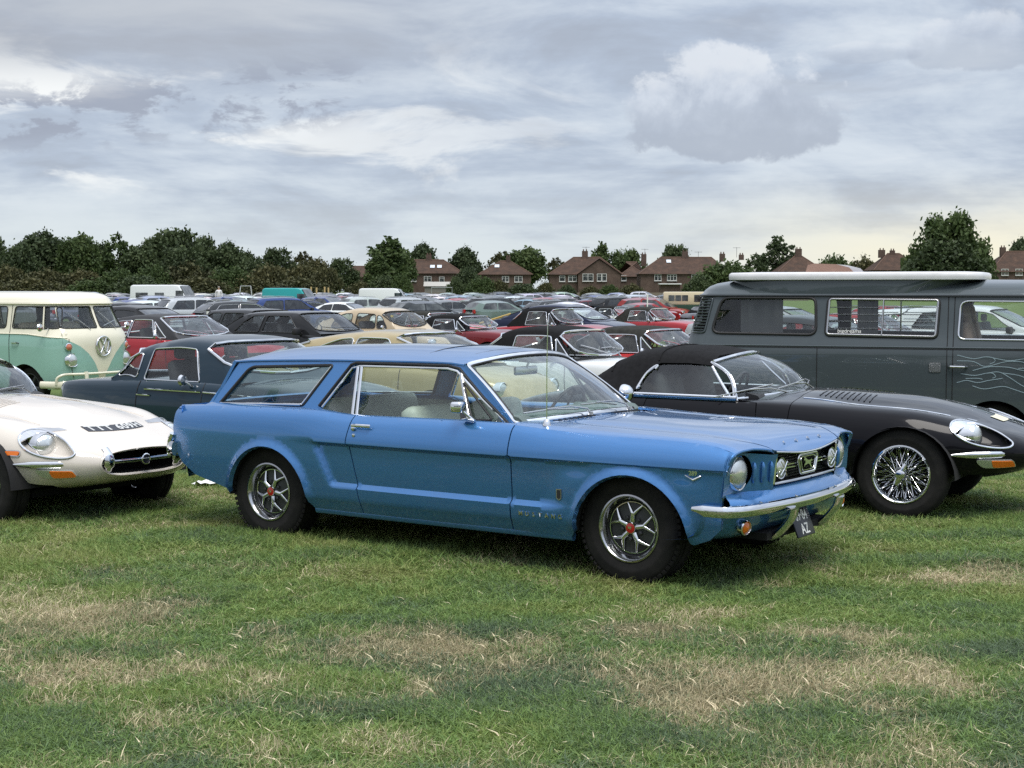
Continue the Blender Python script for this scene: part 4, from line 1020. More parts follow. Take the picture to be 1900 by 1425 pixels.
# ------------------------------------------------------------------ lofted bodies: half sections along x, cut by polygons drawn in side view or plan
class Loft:
    def __init__(s, stations, h=.13, nu=260, nk=16, dup=()):
        xs = np.array([a for a, _ in stations], float); K = len(stations[0][1])
        C = np.array([[(p[0], p[1]) for p in k] for _, k in stations], float)            # n,K,2
        s.x0, s.x1 = xs[0], xs[-1]; s.K = K; s.h = h
        f = pchip(xs, C.reshape(len(xs), -1)); s.u = np.linspace(xs[0], xs[-1], nu)
        A = f(s.u).reshape(nu, K, 2)
        s.nv = (K - 1) * nk + 1; vv = np.linspace(0, K - 1, s.nv)
        s.T = np.zeros((nu, s.nv, 2)); s.v = vv
        k0 = np.clip(np.floor(vv).astype(int), 0, K - 2); t = (vv - k0)[None, :, None]
        # monotone-ish Catmull slopes along the section
        d = np.zeros_like(A); d[:, 1:-1] = (A[:, 2:] - A[:, :-2]) / 2; d[:, 0] = A[:, 1] - A[:, 0]; d[:, -1] = A[:, -1] - A[:, -2]
        d[:, -1, 1] = 0
        for q in dup: d[:, q] *= .15
        P0, P1, m0, m1 = A[:, k0], A[:, k0 + 1], d[:, k0], d[:, k0 + 1]
        s.T = (2 * t**3 - 3 * t**2 + 1) * P0 + (t**3 - 2 * t**2 + t) * m0 + (-2 * t**3 + 3 * t**2) * P1 + (t**3 - t**2) * m1
    def at(s, u, v):
        u = np.asarray(u, float); v = np.asarray(v, float)
        a = np.clip((u - s.x0) / (s.x1 - s.x0), 0, 1) * (len(s.u) - 1); i = np.clip(a.astype(int), 0, len(s.u) - 2); fa = (a - i)[..., None]
        b = np.clip(v / (s.K - 1), 0, 1) * (s.nv - 1); j = np.clip(b.astype(int), 0, s.nv - 2); fb = (b - j)[..., None]
        T = s.T; q = (T[i, j] * (1 - fb) + T[i, j + 1] * fb) * (1 - fa) + (T[i + 1, j] * (1 - fb) + T[i + 1, j + 1] * fb) * fa
        return np.stack([u, -q[..., 0], q[..., 1]], -1)
    def fn(s, off=0.0, dx=0.0):
        def f(u, w):
            P = s.at(u, np.asarray(w) / s.h)
            if off:
                e = 2e-3; a = s.at(np.asarray(u) + e, np.asarray(w) / s.h) - s.at(np.asarray(u) - e, np.asarray(w) / s.h); b = s.at(u, np.asarray(w) / s.h + .03) - s.at(u, np.asarray(w) / s.h - .03)
                n = np.cross(a, b); n /= np.linalg.norm(n, axis=-1)[..., None] + 1e-12; n *= np.where(n[..., 1:2] > .2, -1, 1)
                P = P + n * off
            return P
        return f
    def _col(s, x):
        a = np.clip((x - s.x0) / (s.x1 - s.x0), 0, 1) * (len(s.u) - 1); i = int(min(a, len(s.u) - 2)); f = a - i
        return s.T[i] * (1 - f) + s.T[i + 1] * f
    def wz(s, x, z, lo=1, hi=None):
        """domain w for a point seen from the side at height z"""
        c = s._col(x); nk = (s.nv - 1) // (s.K - 1); a, b = lo * nk, (hi if hi is not None else s.K - 1) * nk
        zz = c[a:b + 1, 1]; j = a + int(np.argmin(np.abs(zz - z)))
        zz0, zz1 = c[max(j - 1, a), 1], c[min(j + 1, b), 1]; dv = 0
        if abs(zz1 - zz0) > 1e-6: dv = np.clip((z - c[j, 1]) / (zz1 - zz0) * 2, -1, 1)
        return (s.v[j] + dv * (s.v[1] - s.v[0])) * s.h
    def wy(s, x, y, lo):
        c = s._col(x); nk = (s.nv - 1) // (s.K - 1); a = lo * nk
        j = a + int(np.argmin(np.abs(c[a:, 0] - abs(y)))); return s.v[j] * s.h
    def side(s, P, lo=1, hi=None): return [(x, s.wz(x, z, lo, hi)) for x, z in P]
    def top(s, P, lo): return [(x, s.wy(x, y, lo)) for x, y in P]
    def p(s, x, w, off=0.0): return s.fn(off)(np.array(x), np.array(w))
    def line(s, D, off=0.0): D = np.array(D); return s.fn(off)(D[:, 0], D[:, 1])
    W = property(lambda s: (s.K - 1) * s.h)

def wheels(T, proto, xf, xr, y, z):
    for x in (xf, xr):
        for rt in (True, False): put_wheel(proto, T, x, -y if rt else y, z, rt)
def arches(T, L):
    for cx, cz, r, y0, y1 in L:
        m = MB(); m.grid([[(cx + (r + .01) * math.cos(a), -y, cz + (r + .01) * math.sin(a)) for y in (y0, y1)] for a in np.linspace(0.03, math.pi - .03, 18)])
        m.patch(lambda x, z: np.stack([x, 0 * x - y1, z], -1), arc2(cx, cz, r + .01, 0, 180, 16), res=.4); m.pair('wheel_arch', UNDER, T)

# ------------------------------------------------------------------ long-nosed sports cars (one white, one black with a soft top)
def NX(x): return x if x <= 1.22 else 1.22 + (x - 1.22) * 1.31
def NP(L): return [(NX(p[0]),) + tuple(p[1:]) for p in L]
def sports_loft():
    S = [(-2.22, [(0, .50), (.06, .505), (.12, .52), (.16, .55), (.16, .58), (.14, .61), (.11, .62), (.08, .625), (.04, .63), (0, .63)]),
         (-2.1, [(0, .40), (.25, .405), (.36, .44), (.47, .53), (.46, .61), (.42, .665), (.36, .69), (.26, .70), (.14, .705), (0, .705)]),
         (-1.7, [(0, .32), (.46, .325), (.62, .37), (.73, .51), (.72, .65), (.66, .75), (.58, .79), (.42, .805), (.25, .81), (0, .812)]),
         (-1.22, [(0, .24), (.56, .245), (.73, .29), (.82, .49), (.805, .67), (.75, .79), (.67, .838), (.5, .855), (.3, .862), (0, .865)]),
         (-.8, [(0, .21), (.58, .215), (.745, .26), (.828, .47), (.805, .67), (.755, .785), (.70, .82), (.5, .84), (.3, .85), (0, .852)]),
         (0, [(0, .2), (.58, .205), (.75, .25), (.83, .46), (.805, .66), (.75, .78), (.69, .812), (.5, .838), (.3, .858), (0, .868)]),
         (.45, [(0, .2), (.58, .205), (.75, .26), (.825, .46), (.805, .65), (.745, .77), (.66, .808), (.5, .83), (.3, .862), (0, .876)]),
         (.85, [(0, .22), (.56, .225), (.73, .28), (.815, .46), (.80, .64), (.74, .75), (.64, .795), (.48, .792), (.29, .842), (0, .860)]),
         (1.22, [(0, .24), (.52, .245), (.69, .30), (.785, .46), (.78, .62), (.72, .73), (.62, .778), (.46, .770), (.27, .812), (0, .834)]),
         (1.45, [(0, .265), (.46, .27), (.64, .32), (.725, .46), (.72, .59), (.66, .68), (.565, .728), (.42, .728), (.24, .756), (0, .772)]),
         (1.65, [(0, .30), (.38, .305), (.56, .35), (.64, .46), (.635, .55), (.585, .618), (.48, .657), (.33, .668), (.18, .68), (0, .686)]),
         (1.80, [(0, .345), (.28, .35), (.44, .385), (.50, .46), (.495, .515), (.455, .56), (.37, .592), (.26, .606), (.13, .614), (0, .617)]),
         (1.86, [(0, .385), (.2, .388), (.33, .41), (.385, .46), (.385, .50), (.35, .535), (.28, .556), (.2, .566), (.1, .572), (0, .574)])]
    return Loft([(NX(a), b) for a, b in S])
SPL = sports_loft()
def sports_car(name, label, loc, yaw, paint, softtop, wire, plate_text):
    T = empty(name, loc, -R(yaw)); tag(T, label, 'car', 'cars parked in the front rows'); S = SPL; f = S.fn(); W = S.W
    fa = (1.235, .295, .365); ra = (-1.235, .295, .350)
    def side(P): return S.side(P, 2, 6)
    fa_ = side(arc2(*fa, 172, 8, 22)); ra_ = side(arc2(*ra, 172, 8, 22))
    xb = .40; w2 = S.h * 2
    lens = [(1.475, .708), (1.52, .708), (1.60, .678), (1.69, .632), (1.755, .580), (1.772, .552), (1.755, .532), (1.70, .530), (1.61, .550), (1.535, .588), (1.480, .640), (1.465, .680)]
    lens_d = S.side(NP(lens), 3, 7); lens_d = [tuple(p) for p in catmull(lens_d, 4, True)]
    bon = [(xb, S.wz(xb, .33, 2, 5)), (.86, S.wz(.86, .31, 2, 5))] + fa_ + [(NX(1.62), w2 * .9), (NX(1.62), 0), (NX(1.86), 0), (NX(1.86), W)] + [(xb + .03, W), (xb, S.wy(xb, .4, 6)), (xb, S.wz(xb, .70, 3, 6))]
    bon = [(a, b) for a, b in bon]
    m = MB().patch(f, bon, [lens_d], res=.042, hint=(0, -1, .6), flange=.018); m.mirror(); bonnet = m.build('bonnet', paint, T, 50)
    # lower valance in front of the wheel is inside the same skin; headlamp recess
    lc = np.array(lens_d).mean(0)
    for sg in (1, -1):
        fl = lambda P: P * np.array([1, sg, 1])
        rows = []
        for p in lens_d:
            e = [f(np.array(p[0]), np.array(p[1]))]
            for q, dp in ((.98, .02), (.90, .05), (.55, .075), (.02, .085)):
                d = lc + (np.array(p) - lc) * q; e.append(S.p(d[0], d[1], -dp))
            rows.append([fl(k) for k in e])
        bk = MB().grid(rows, cu=True, flip=sg > 0).build('lamp_recess', paint, T, 60)
        MB().tube([fl(S.p(p[0], p[1], .003)) for p in lens_d], .0075, 8, 0, closed=True).build('lamp_trim', CHROME, T)
        c = fl(np.array([1.700, -.560, .606])); ax = (1, -sg * .10, .10)
        hl = MB().lathe([(.100, -.10), (.094, -.03), (.086, .0), (.082, .008), (.078, .006)], 28, c, ax).build('headlamp', CHROME, T, 50)
        MB().lathe([(.079, .004), (.068, .02), (.044, .034), (.001, .042)], 28, c, ax).build('lens', LAMP, hl, 90)
        cov = [(1.46, .675), (1.475, .711), (1.52, .712), (1.565, .700), (1.56, .685), (1.52, .66), (1.49, .625), (1.47, .65)]
        cv = S.side(NP(cov), 3, 7); g_ = MB().patch(lambda u, w: fl(S.fn(.004)(u, w)), cv, res=.02, hint=(0, -sg, .5), flange=.01); g_.build('lamp_cowl', CHROME, T, 60)
    # tub, doors, sills
    door = [(-.80, S.wz(-.80, .27, 1, 5)), (.10, S.wz(.10, .27, 1, 5)), (.16, S.wz(.16, .55, 2, 5)), (.13, S.wz(.13, .80, 4, 6)), (-.74, S.wz(-.74, .80, 4, 6)), (-.77, S.wz(-.77, .55, 2, 5))]
    m = MB().patch(f, [(a, b) for a, b in door], res=.06, flange=.02); dr = m.pair('door', paint, T, 50)
    scut = [(.165, S.wz(.165, .27, 1, 5)), (xb - .006, S.wz(xb, .27, 1, 5)), (xb - .006, S.wz(xb, .70, 3, 6)), (xb - .006, S.wy(xb, .4, 6)), (xb + .02, W), (.12, W), (.04, S.wy(.04, .55, 6)), (-.02, S.wy(-.02, .69, 5)), (.138, S.wz(.138, .80, 4, 6)), (.166, S.wz(.166, .55, 2, 5))]
    m = MB().patch(f, scut, res=.06, hint=(0, -1, .5), flange=.015); m.mirror(); m.build('scuttle', paint, T, 50)
    tub = [(-.806, S.wz(-.806, .27, 1, 5))] + ra_[::-1] + [(-1.70, S.wz(-1.70, .36, 1, 5)), (-2.22, 0), (-2.22, W), (-.9, W), (-.83, S.wy(-.83, .70, 5)), (-.746, S.wz(-.746, .80, 4, 6)), (-.776, S.wz(-.776, .55, 2, 5))]
    tub = [tub[0]] + [(-.88, S.wz(-.88, .27, 1, 5))] + ra_[::-1] + tub[len(ra_) + 1:]
    m = MB().patch(f, tub, res=.07, hint=(0, -1, .5), flange=.02); m.mirror(); m.build('rear_body', paint, T, 50)
    MB().grid([[S.p(x, w * S.h, -.01) for w in (1.2, 1.6, 2, 2.2)] for x in np.linspace(-.86, .86, 10)]).pair('sill', paint, T)
    m = MB().box((-.0, 0, .24), (2.9, 1.0, .05)); m.box((1.35, 0, .34), (1.0, .7, .04)); m.build('floor_pan', UNDER, T)
    arches(T, [(fa[0], fa[1], fa[2], .79, .40), (ra[0], ra[1], ra[2], .80, .42)])
    # mouth, bar and badge
    ring = S.at(np.full(40, NX(1.86)), np.linspace(0, S.K - 1, 40)); full = np.vstack([ring, ring[::-1] * np.array([1, -1, 1])])
    c0 = np.array([NX(1.86), 0, .48]); m = MB()
    m.grid([[p, c0 + (p - c0) * .95 + np.array([.004, 0, 0]), c0 + (p - c0) * .90 + np.array([-.03, 0, 0]), c0 + (p - c0) * .85 + np.array([-.25, 0, 0]), c0 + (p - c0) * .02 + np.array([-.28, 0, 0])] for p in full], cu=True); m.build('air_intake', UNDER if not softtop else UNDER, T, 60)
    m = MB(); m.grid([[p * np.array([1, 1, 1]) + np.array([.001, 0, 0]), c0 + (p - c0) * .97 + np.array([.010, 0, 0]), c0 + (p - c0) * .93 + np.array([-.006, 0, 0])] for p in full], cu=True); m.build('intake_lip', paint, T, 60)
    br = MB().tube(NP([(1.835, -.36, .488), (1.862, -.2, .490), (1.872, 0, .490), (1.862, .2, .490), (1.835, .36, .488)]), .016, 10, 0, flat=(.7, 1)); bar = br.build('intake_bar', CHROME, T)
    b = MB().lathe([(.040, -.01), (.040, .010), (.034, .014), (.033, .008)], 24, (NX(1.872), 0, .49), (1, 0, 0)); bd = b.build('badge_ring', CHROME, bar); MB().disc((NX(1.872) + .006, 0, .49), .034, (1, 0, 0), 20, 0, .004).build('badge', PLATEBLK, bar)
    # bumpers, over-riders, lamps
    for sg in (1, -1):
        pth = NP([(1.84, -.315, .492), (1.80, -.43, .490), (1.72, -.575, .486), (1.63, -.655, .483), (1.55, -.70, .480), (1.485, -.735, .478)])
        P = catmull(pth, 5) * np.array([1, sg, 1]); rr = np.interp(np.linspace(0, 1, len(P)), [0, .7, 1], [.030, .026, .008])
        bp = MB().tube(P, rr, 10, 0, flat=(.7, 1.0)).build('front_bumper', CHROME, T, 60)
        MB().tube(catmull(NP([(1.835, -.305 * sg, .405), (1.858, -.305 * sg, .45), (1.864, -.305 * sg, .50), (1.85, -.305 * sg, .555), (1.825, -.305 * sg, .585)]), 4), [.022] * 5 + [.030] * 7 + [.020] * 5, 8, 0, flat=(1.5, .7), up=(1, 0, .2)).build('overrider', CHROME, T, 60)
        il = S.side(NP(rpoly([(1.595, .455), (1.775, .450), (1.785, .405), (1.63, .395)], [.03, .012, .012, .03])), 1, 5); fn_ = S.fn(.018)
        bz = MB().patch(lambda u, w: fn_(u, w) * np.array([1, sg, 1]), il, res=.03, hint=(1, -sg, 0), flange=.03).build('side_lamp', LAMP, T, 60)
        am = S.side(NP(rpoly([(1.675, .448), (1.772, .446), (1.78, .409), (1.68, .402)], .01)), 1, 5); fa2 = S.fn(.022)
        MB().patch(lambda u, w: fa2(u, w) * np.array([1, sg, 1]), am, res=.03, hint=(1, -sg, 0), flange=.012).build('indicator_lens', AMBER, bz, 60)
        mk = S.side(rpoly([(1.48, .575), (1.61, .575), (1.61, .535), (1.48, .535)], .017), 3, 6)
        if not softtop:
            f1, f2 = S.fn(.008), S.fn(.014); mo = MB().patch(lambda u, w: f1(u, w) * np.array([1, sg, 1]), mk, res=.03, hint=(0, -sg, 0), flange=.015).build('marker_lamp', CHROME, T, 60)
            mk2 = S.side(rpoly([(1.49, .569), (1.60, .569), (1.60, .541), (1.49, .541)], .012), 3, 6); MB().patch(lambda u, w: f2(u, w) * np.array([1, sg, 1]), mk2, res=.03, hint=(0, -sg, 0), flange=.006).build('marker_lens', AMBER, mo, 60)
    # bonnet seams, louvres and wing beading
    P = S.line([(x, S.wy(x, .515 - .05 * max(0, (x - .5)), 6)) for x in np.linspace(.43, 1.50, 24)], .0015)
    MB().tube(P, .0035 if not softtop else .006, 6).pair('bonnet_beading', CHROME if softtop else paint, T)
    for k in range(10):
        for sg in (1, -1):
            x = .52 + .042 * k; P = [S.p(x, S.wy(x, yy, 6), .004) * np.array([1, sg, 1]) for yy in (.18, .26, .33, .40)]
            MB().tube(P, .0032, 6, 0, flat=(1.6, .8)).build('louvre', paint, bonnet)
    # stick-on number plate curved round the nose
    ct = 1.76
    def pl(y, t): x = ct + .05 - .13 * (abs(y) / .3)**2 * .55 - t * .095; q = S.p(x, S.wy(x, abs(y), 6), .004); return np.array([q[0], y, q[2]])
    if plate_text:
        rows = [[pl(y, t) for t in (0, .33, .66, 1)] for y in np.linspace(-.245, .255, 25)]; po = MB().grid(rows).build('number_plate', PLATEBLK, T, 180)
        tm = text_mb(plate_text, .118, .0005, 0, .0042, 1.12); V = np.vstack(tm.v); wd = V[:, 0].max() - V[:, 0].min(); V[:, 0] *= .47 / wd; V[:, 1] *= 1.12
        tm.v = [np.array([pl(.005 + a, .5 + b / .112) + np.array([.0006, 0, .0015 + max(c, 0)]) for a, b, c in V])]; tm.build('plate_lettering', SILVERPT, po, None)
    else:
        rows = [[pl(y, t) for t in (0, .5, 1)] for y in np.linspace(-.10, .16, 14)]; MB().grid(rows).build('number_plate', simple('cream_print', (.62, .60, .45), .5), T, 180)
    # windscreen with bright frame
    wb = lambda y: (.30 - .34 * (abs(y) / .66)**2, y, .862 - .045 * (abs(y) / .66)**2); wt = lambda y: (-.17 - .11 * (abs(y) / .52)**2, y, 1.135 - .055 * (abs(y) / .52)**2)
    def ws(q, t):
        q = np.asarray(q, float); t = np.asarray(t, float); a = np.array(wb(q * .665)); b = np.array(wt(q * .53)); P = a + (b - a) * t; P[0] += .05 * np.sin(np.pi * t); P[2] += .035 * np.sin(np.pi * t); return np.moveaxis(P, 0, -1)
    MB().patch(ws, [(-1, 0), (1, 0), (1, 1), (-1, 1)], res=.12, hint=(1, 0, .4)).build('windscreen', GLASSC, T, 180)
    MB().tube(ws(*resample([(-1, 0), (1, 0), (1, 1), (-1, 1)], .1).T), .011, 8, 0, closed=True).build('windscreen_frame', CHROME, T)
    for sg in (-1, 1):
        P = [ws(np.array(sg * 1.0), np.array(t)) for t in np.linspace(-.04, 1.02, 8)]; P = [p + np.array([-.008, 0, 0]) for p in P]
        MB().tube(P, [.022, .018, .015, .014, .013, .013, .012, .012], 8, 0, flat=(1.0, .5), up=(0, sg, .3)).build('windscreen_pillar', CHROME, T)
    for y in (-.42, -.02, .36):
        p0 = np.array(wb(y + .12)) + np.array([.05, 0, -.005]); p1 = ws(np.array((y - .16) / .64), np.array(.12)) + np.array([.02, 0, .015]); a = ws(np.array((y - .36) / .65), np.array(.07)) + np.array([.02, 0, .012]); b = ws(np.array((y + .02) / .65), np.array(.16)) + np.array([.02, 0, .015])
        m = MB().tube([p0, (p0 + p1) / 2 + np.array([0, 0, .025]), p1], .006, 6); m.tube([a, p1, b], .005, 6); m.build('wiper', ALLOY, T)
    MB().box((-.35, 0, .55), (.9, 1.2, .04)).build('cockpit_floor', UNDER, T)
    for sg in (-.33, .33):
        m = MB(); m.box((-.42, sg, .55), (.5, .42, .14), 0, None, .05); m.box((-.70, sg, .76), (.14, .42, .50), 0, Matrix.Rotation(R(-16), 3, 'Y'), .06); m.build('seat', SEATDK, T, 50)
    MB().tube([(.02, -.6, .80), (.08, 0, .83), (.02, .6, .80)], .06, 8, 0, flat=(2, 1)).build('dashboard', VINYLBLK, T)
    c = Vector((-.17, -.34, .83)); Rm = Matrix.Rotation(R(-65), 3, 'Y'); m = MB().tube([c + Rm @ Vector((.19 * math.cos(a), .19 * math.sin(a), 0)) for a in np.linspace(0, 2 * math.pi, 29)[:-1]], .011, 8, 0, closed=True); m.tube([c + Rm @ Vector((.19, 0, 0)), c, c - Rm @ Vector((.19, 0, 0))], .01, 6); m.build('steering_wheel', BLACKP, T)
    for k, sg in ((0, -1), (1, 1)):
        y = lambda x, z, o: S.p(x, S.wz(x, z, 3, 6), o) * np.array([1, -sg, 1])
        m = MB().tube([y(-.70, .715, .0), y(-.69, .715, .018), y(-.60, .717, .02), y(-.53, .718, .004)], .009, 8, 0); m.build('door_handle', CHROME, T)
    # roof
    if softtop:
        keys = lambda x, zt, ze, yb=.71: (x, [(yb + .012, .815), (yb - .02, .85 if zt > .9 else zt - .02), (.62 if zt > 1 else yb - .08, .5 * (.83 + ze)), (.545 if zt > 1 else .58, ze), (.46, ze + .62 * (zt - ze)), (.25, zt - .008), (0, zt)])
        ST = [keys(-1.45, .852, .848, .68), keys(-1.38, .89, .868, .69), keys(-1.25, 1.0, .93, .70), keys(-1.1, 1.10, 1.0), keys(-.95, 1.165, 1.06), keys(-.75, 1.19, 1.085), keys(-.5, 1.192, 1.085), keys(-.32, 1.165, 1.07), keys(-.18, 1.145, 1.045), keys(-.04, .95, .90)]
        C = Loft(ST, .10); h = C.h
        win = rpoly([(-.86, .842), (-.80, 1.0), (-.70, 1.062), (-.27, 1.05), (-.07, .842)], [.01, .08, .06, .01, .01]); wd = C.side(win, 1, 4)
        fr = [(-1.45, 0), (-.99, 0), (-.88, C.wz(-.88, .842, 1, 4)), (-.80, C.wz(-.80, 1.02, 1, 4)), (-.70, C.wz(-.70, 1.07, 1, 5)), (-.285, C.wz(-.285, 1.058, 1, 5)), (-.262, C.wz(-.262, 1.06, 2, 5)), (-.27, h * 4.2), (-.21, h * 5), (-.18, h * 6), (-1.45, h * 6)]
        m = MB().patch(C.fn(), fr, res=.05, hint=(0, -1, .6), flange=.012); m.mirror(); m.build('soft_top', FABRIC, T, 60)
        for x in (-1.12, -.72):
            P = [C.p(x, w, .003) for w in np.linspace(h * 3, h * 6, 10)]; P = P + [p * np.array([1, -1, 1]) for p in P[-2::-1]]; MB().tube(P, .006, 6).build('roof_seam', FABRIC, T)
        for sg in (1, -1):
            MB().patch(lambda u, w: C.fn(-.008)(u, w) * np.array([1, sg, 1]), wd, res=.1, hint=(0, -sg, 0)).build('side_window', GLASS, T, 180)
            L = [C.p(x, C.wz(x, z, 1, 4), .004) * np.array([1, sg, 1]) for x, z in resample(rpoly([(-.865, .842), (-.80, 1.0), (-.70, 1.068)], .06), .04, False)]; MB().tube(L, .010, 8).build('window_frame', CHROME, T)
            L = [np.array([x, -sg * (.735 + .0 * x), z]) for x, z in ((-.90, .826), (-.5, .822), (-.02, .818))]; MB().tube(L, .024, 8, 0, flat=(.5, 1)).build('waist_trim', CHROME, T)
            L = [np.array([-.085, -sg * .70, .835]), np.array([-.19, -sg * .625, .95]), np.array([-.275, -sg * .562, 1.05])]; MB().tube(L, .012, 8, 0).build('quarter_pillar', CHROME, T)
        L = [C.p(-.18 - .02 * 0, w, .0) for w in np.linspace(h * 3.6, h * 6, 8)]; L = [wt(y) for y in np.linspace(-.53, .53, 15)]; MB().tube([np.array(p) + np.array([.004, 0, .008]) for p in L], .016, 8, 0, flat=(1, .8)).build('header_rail', CHROME, T)
    else:
        ST = [(x, [(yb, .82), (yb - .03, .85), (yb - .09, .5 * (.84 + ze)), (ye, ze), (ye * .82, ze + .6 * (zt - ze)), (ye * .45, zt - .008), (0, zt)]) for x, yb, ye, ze, zt in ((-1.95, .50, .40, .765, .80), (-1.6, .62, .48, .88, .94), (-1.2, .69, .53, 1.02, 1.09), (-.8, .71, .55, 1.09, 1.18), (-.45, .71, .55, 1.10, 1.20), (-.18, .69, .53, 1.06, 1.15))]
        C = Loft(ST, .10); win = C.side(rpoly([(-.80, .86), (-.78, 1.06), (-.36, 1.07), (-.20, .86)], .05), 1, 4); win2 = C.side(rpoly([(-1.40, .87), (-1.15, 1.0), (-.86, 1.06), (-.88, .86)], .04), 1, 4)
        m = MB().patch(C.fn(), [(-1.95, 0), (-.18, 0), (-.18, C.W), (-1.95, C.W)], [win, win2], res=.06, hint=(0, -1, .6)); m.mirror(); m.build('roof', paint, T, 60)
        for sg in (1, -1):
            for wn in (win, win2): MB().patch(lambda u, w: C.fn(-.006)(u, w) * np.array([1, sg, 1]), wn, res=.1, hint=(0, -sg, 0)).build('side_window', GLASS, T, 180)
    wp = wire_wheel() if wire else wire_wheel()
    wheels(T, wp, 1.22, -1.22, .655, .325); drop(wp)
    return T
WHITEP = car_paint('old_white_paint', (.62, .57, .51), 0, .08)
BLACKPT = car_paint('black_gloss_paint', (.006, .006, .008), 0, .004, .2, False, 1.24)
sports_car('sports_coupe', 'white low sports car with number plate stuck on its nose, behind the blue estate car', (-4.27, 12.10, gz(-4.2, 12.1) - .06), 36.5, WHITEP, False, True, 'TTT 609H')
sports_car('sports_roadster', 'black sports car with closed black soft top and chromed wire wheels', (2.04, 12.12, gz(2.04, 12.12)), 28, BLACKPT, True, True, None)

# ------------------------------------------------------------------ vans: a rounded-rectangle shell, panels cut in side and front view
class Ring:
    def __init__(s, hw, xf, xr, af, ar, n=3.2):
        s.hw = pchip([a for a, _ in hw], [b for _, b in hw]); s.xf = pchip([a for a, _ in xf], [b for _, b in xf]); s.xr = pchip([a for a, _ in xr], [b for _, b in xr]); s.af, s.ar, s.n = af, ar, n
        s.c = 2 ** (-1 / n)
    def sy(s, x, z):
        x = np.asarray(x, float); z = np.asarray(z, float)
        t = np.clip(np.maximum((x - (s.xf(z) - s.af)) / s.af, ((s.xr(z) + s.ar) - x) / s.ar), 0, .9999); return s.hw(z) * (1 - t ** s.n) ** (1 / s.n)
    def side(s, off=0.0, sg=1): return lambda x, z: np.stack([x, -sg * (s.sy(x, z) + off), z], -1)
    def fx(s, y, z): t = np.clip(np.abs(y) / s.hw(z), 0, .9999); return s.xf(z) - s.af + s.af * (1 - t ** s.n) ** (1 / s.n)
    def front(s, off=0.0): return lambda y, z: np.stack([s.fx(y, z) + off, y, z], -1)
    def rx(s, y, z): t = np.clip(np.abs(y) / s.hw(z), 0, .9999); return s.xr(z) + s.ar - s.ar * (1 - t ** s.n) ** (1 / s.n)
    def rear(s, off=0.0): return lambda y, z: np.stack([s.rx(y, z) - off, y, z], -1)
    def xcf(s, z): return float(s.xf(z)) - s.af * (1 - s.c)
    def xcr(s, z): return float(s.xr(z)) + s.ar * (1 - s.c)
    def yc(s, z): return float(s.hw(z)) * s.c
    def ring(s, z, k=14):
        b = float(s.hw(z)); xf, xr = float(s.xf(z)), float(s.xr(z)); th = np.linspace(0, math.pi / 2, k); c = np.cos(th) ** (2 / s.n); d = np.sin(th) ** (2 / s.n)
        q1 = [(xf - s.af + s.af * a, b * e) for a, e in zip(c, d)]; q2 = [(xr + s.ar - s.ar * a, b * e) for a, e in zip(c[::-1], d[::-1])]
        mid = [(x, b) for x in np.linspace(xf - s.af, xr + s.ar, 10)[1:-1]]
        half = q1 + mid + q2; return np.array(half + [(x, -y) for x, y in half[-2:0:-1]])
def roof_cap(r, z0, prof, cx=0.0):
    """prof: (inset scale, height above z0)"""
    b = r.ring(z0); rows = []
    for q, dz in prof:
        w = b.copy(); w[:, 0] = cx + (b[:, 0] - cx) * (1 - (1 - q) * .42) if q > .3 else cx + (b[:, 0] - cx) * q * 2.0; w[:, 1] = b[:, 1] * q
        rows.append(np.column_stack([w, np.full(len(w), z0 + dz)]))
    return MB().grid(np.array(rows), cv=True)
def strip(fn, P, r, mat, name, T, res=.05, closed=True, flat=None): return MB().tube([fn(np.array(a), np.array(b)) for a, b in resample(P, res, closed)], r, 8, 0, closed=closed, flat=flat).build(name, mat, T, 60)

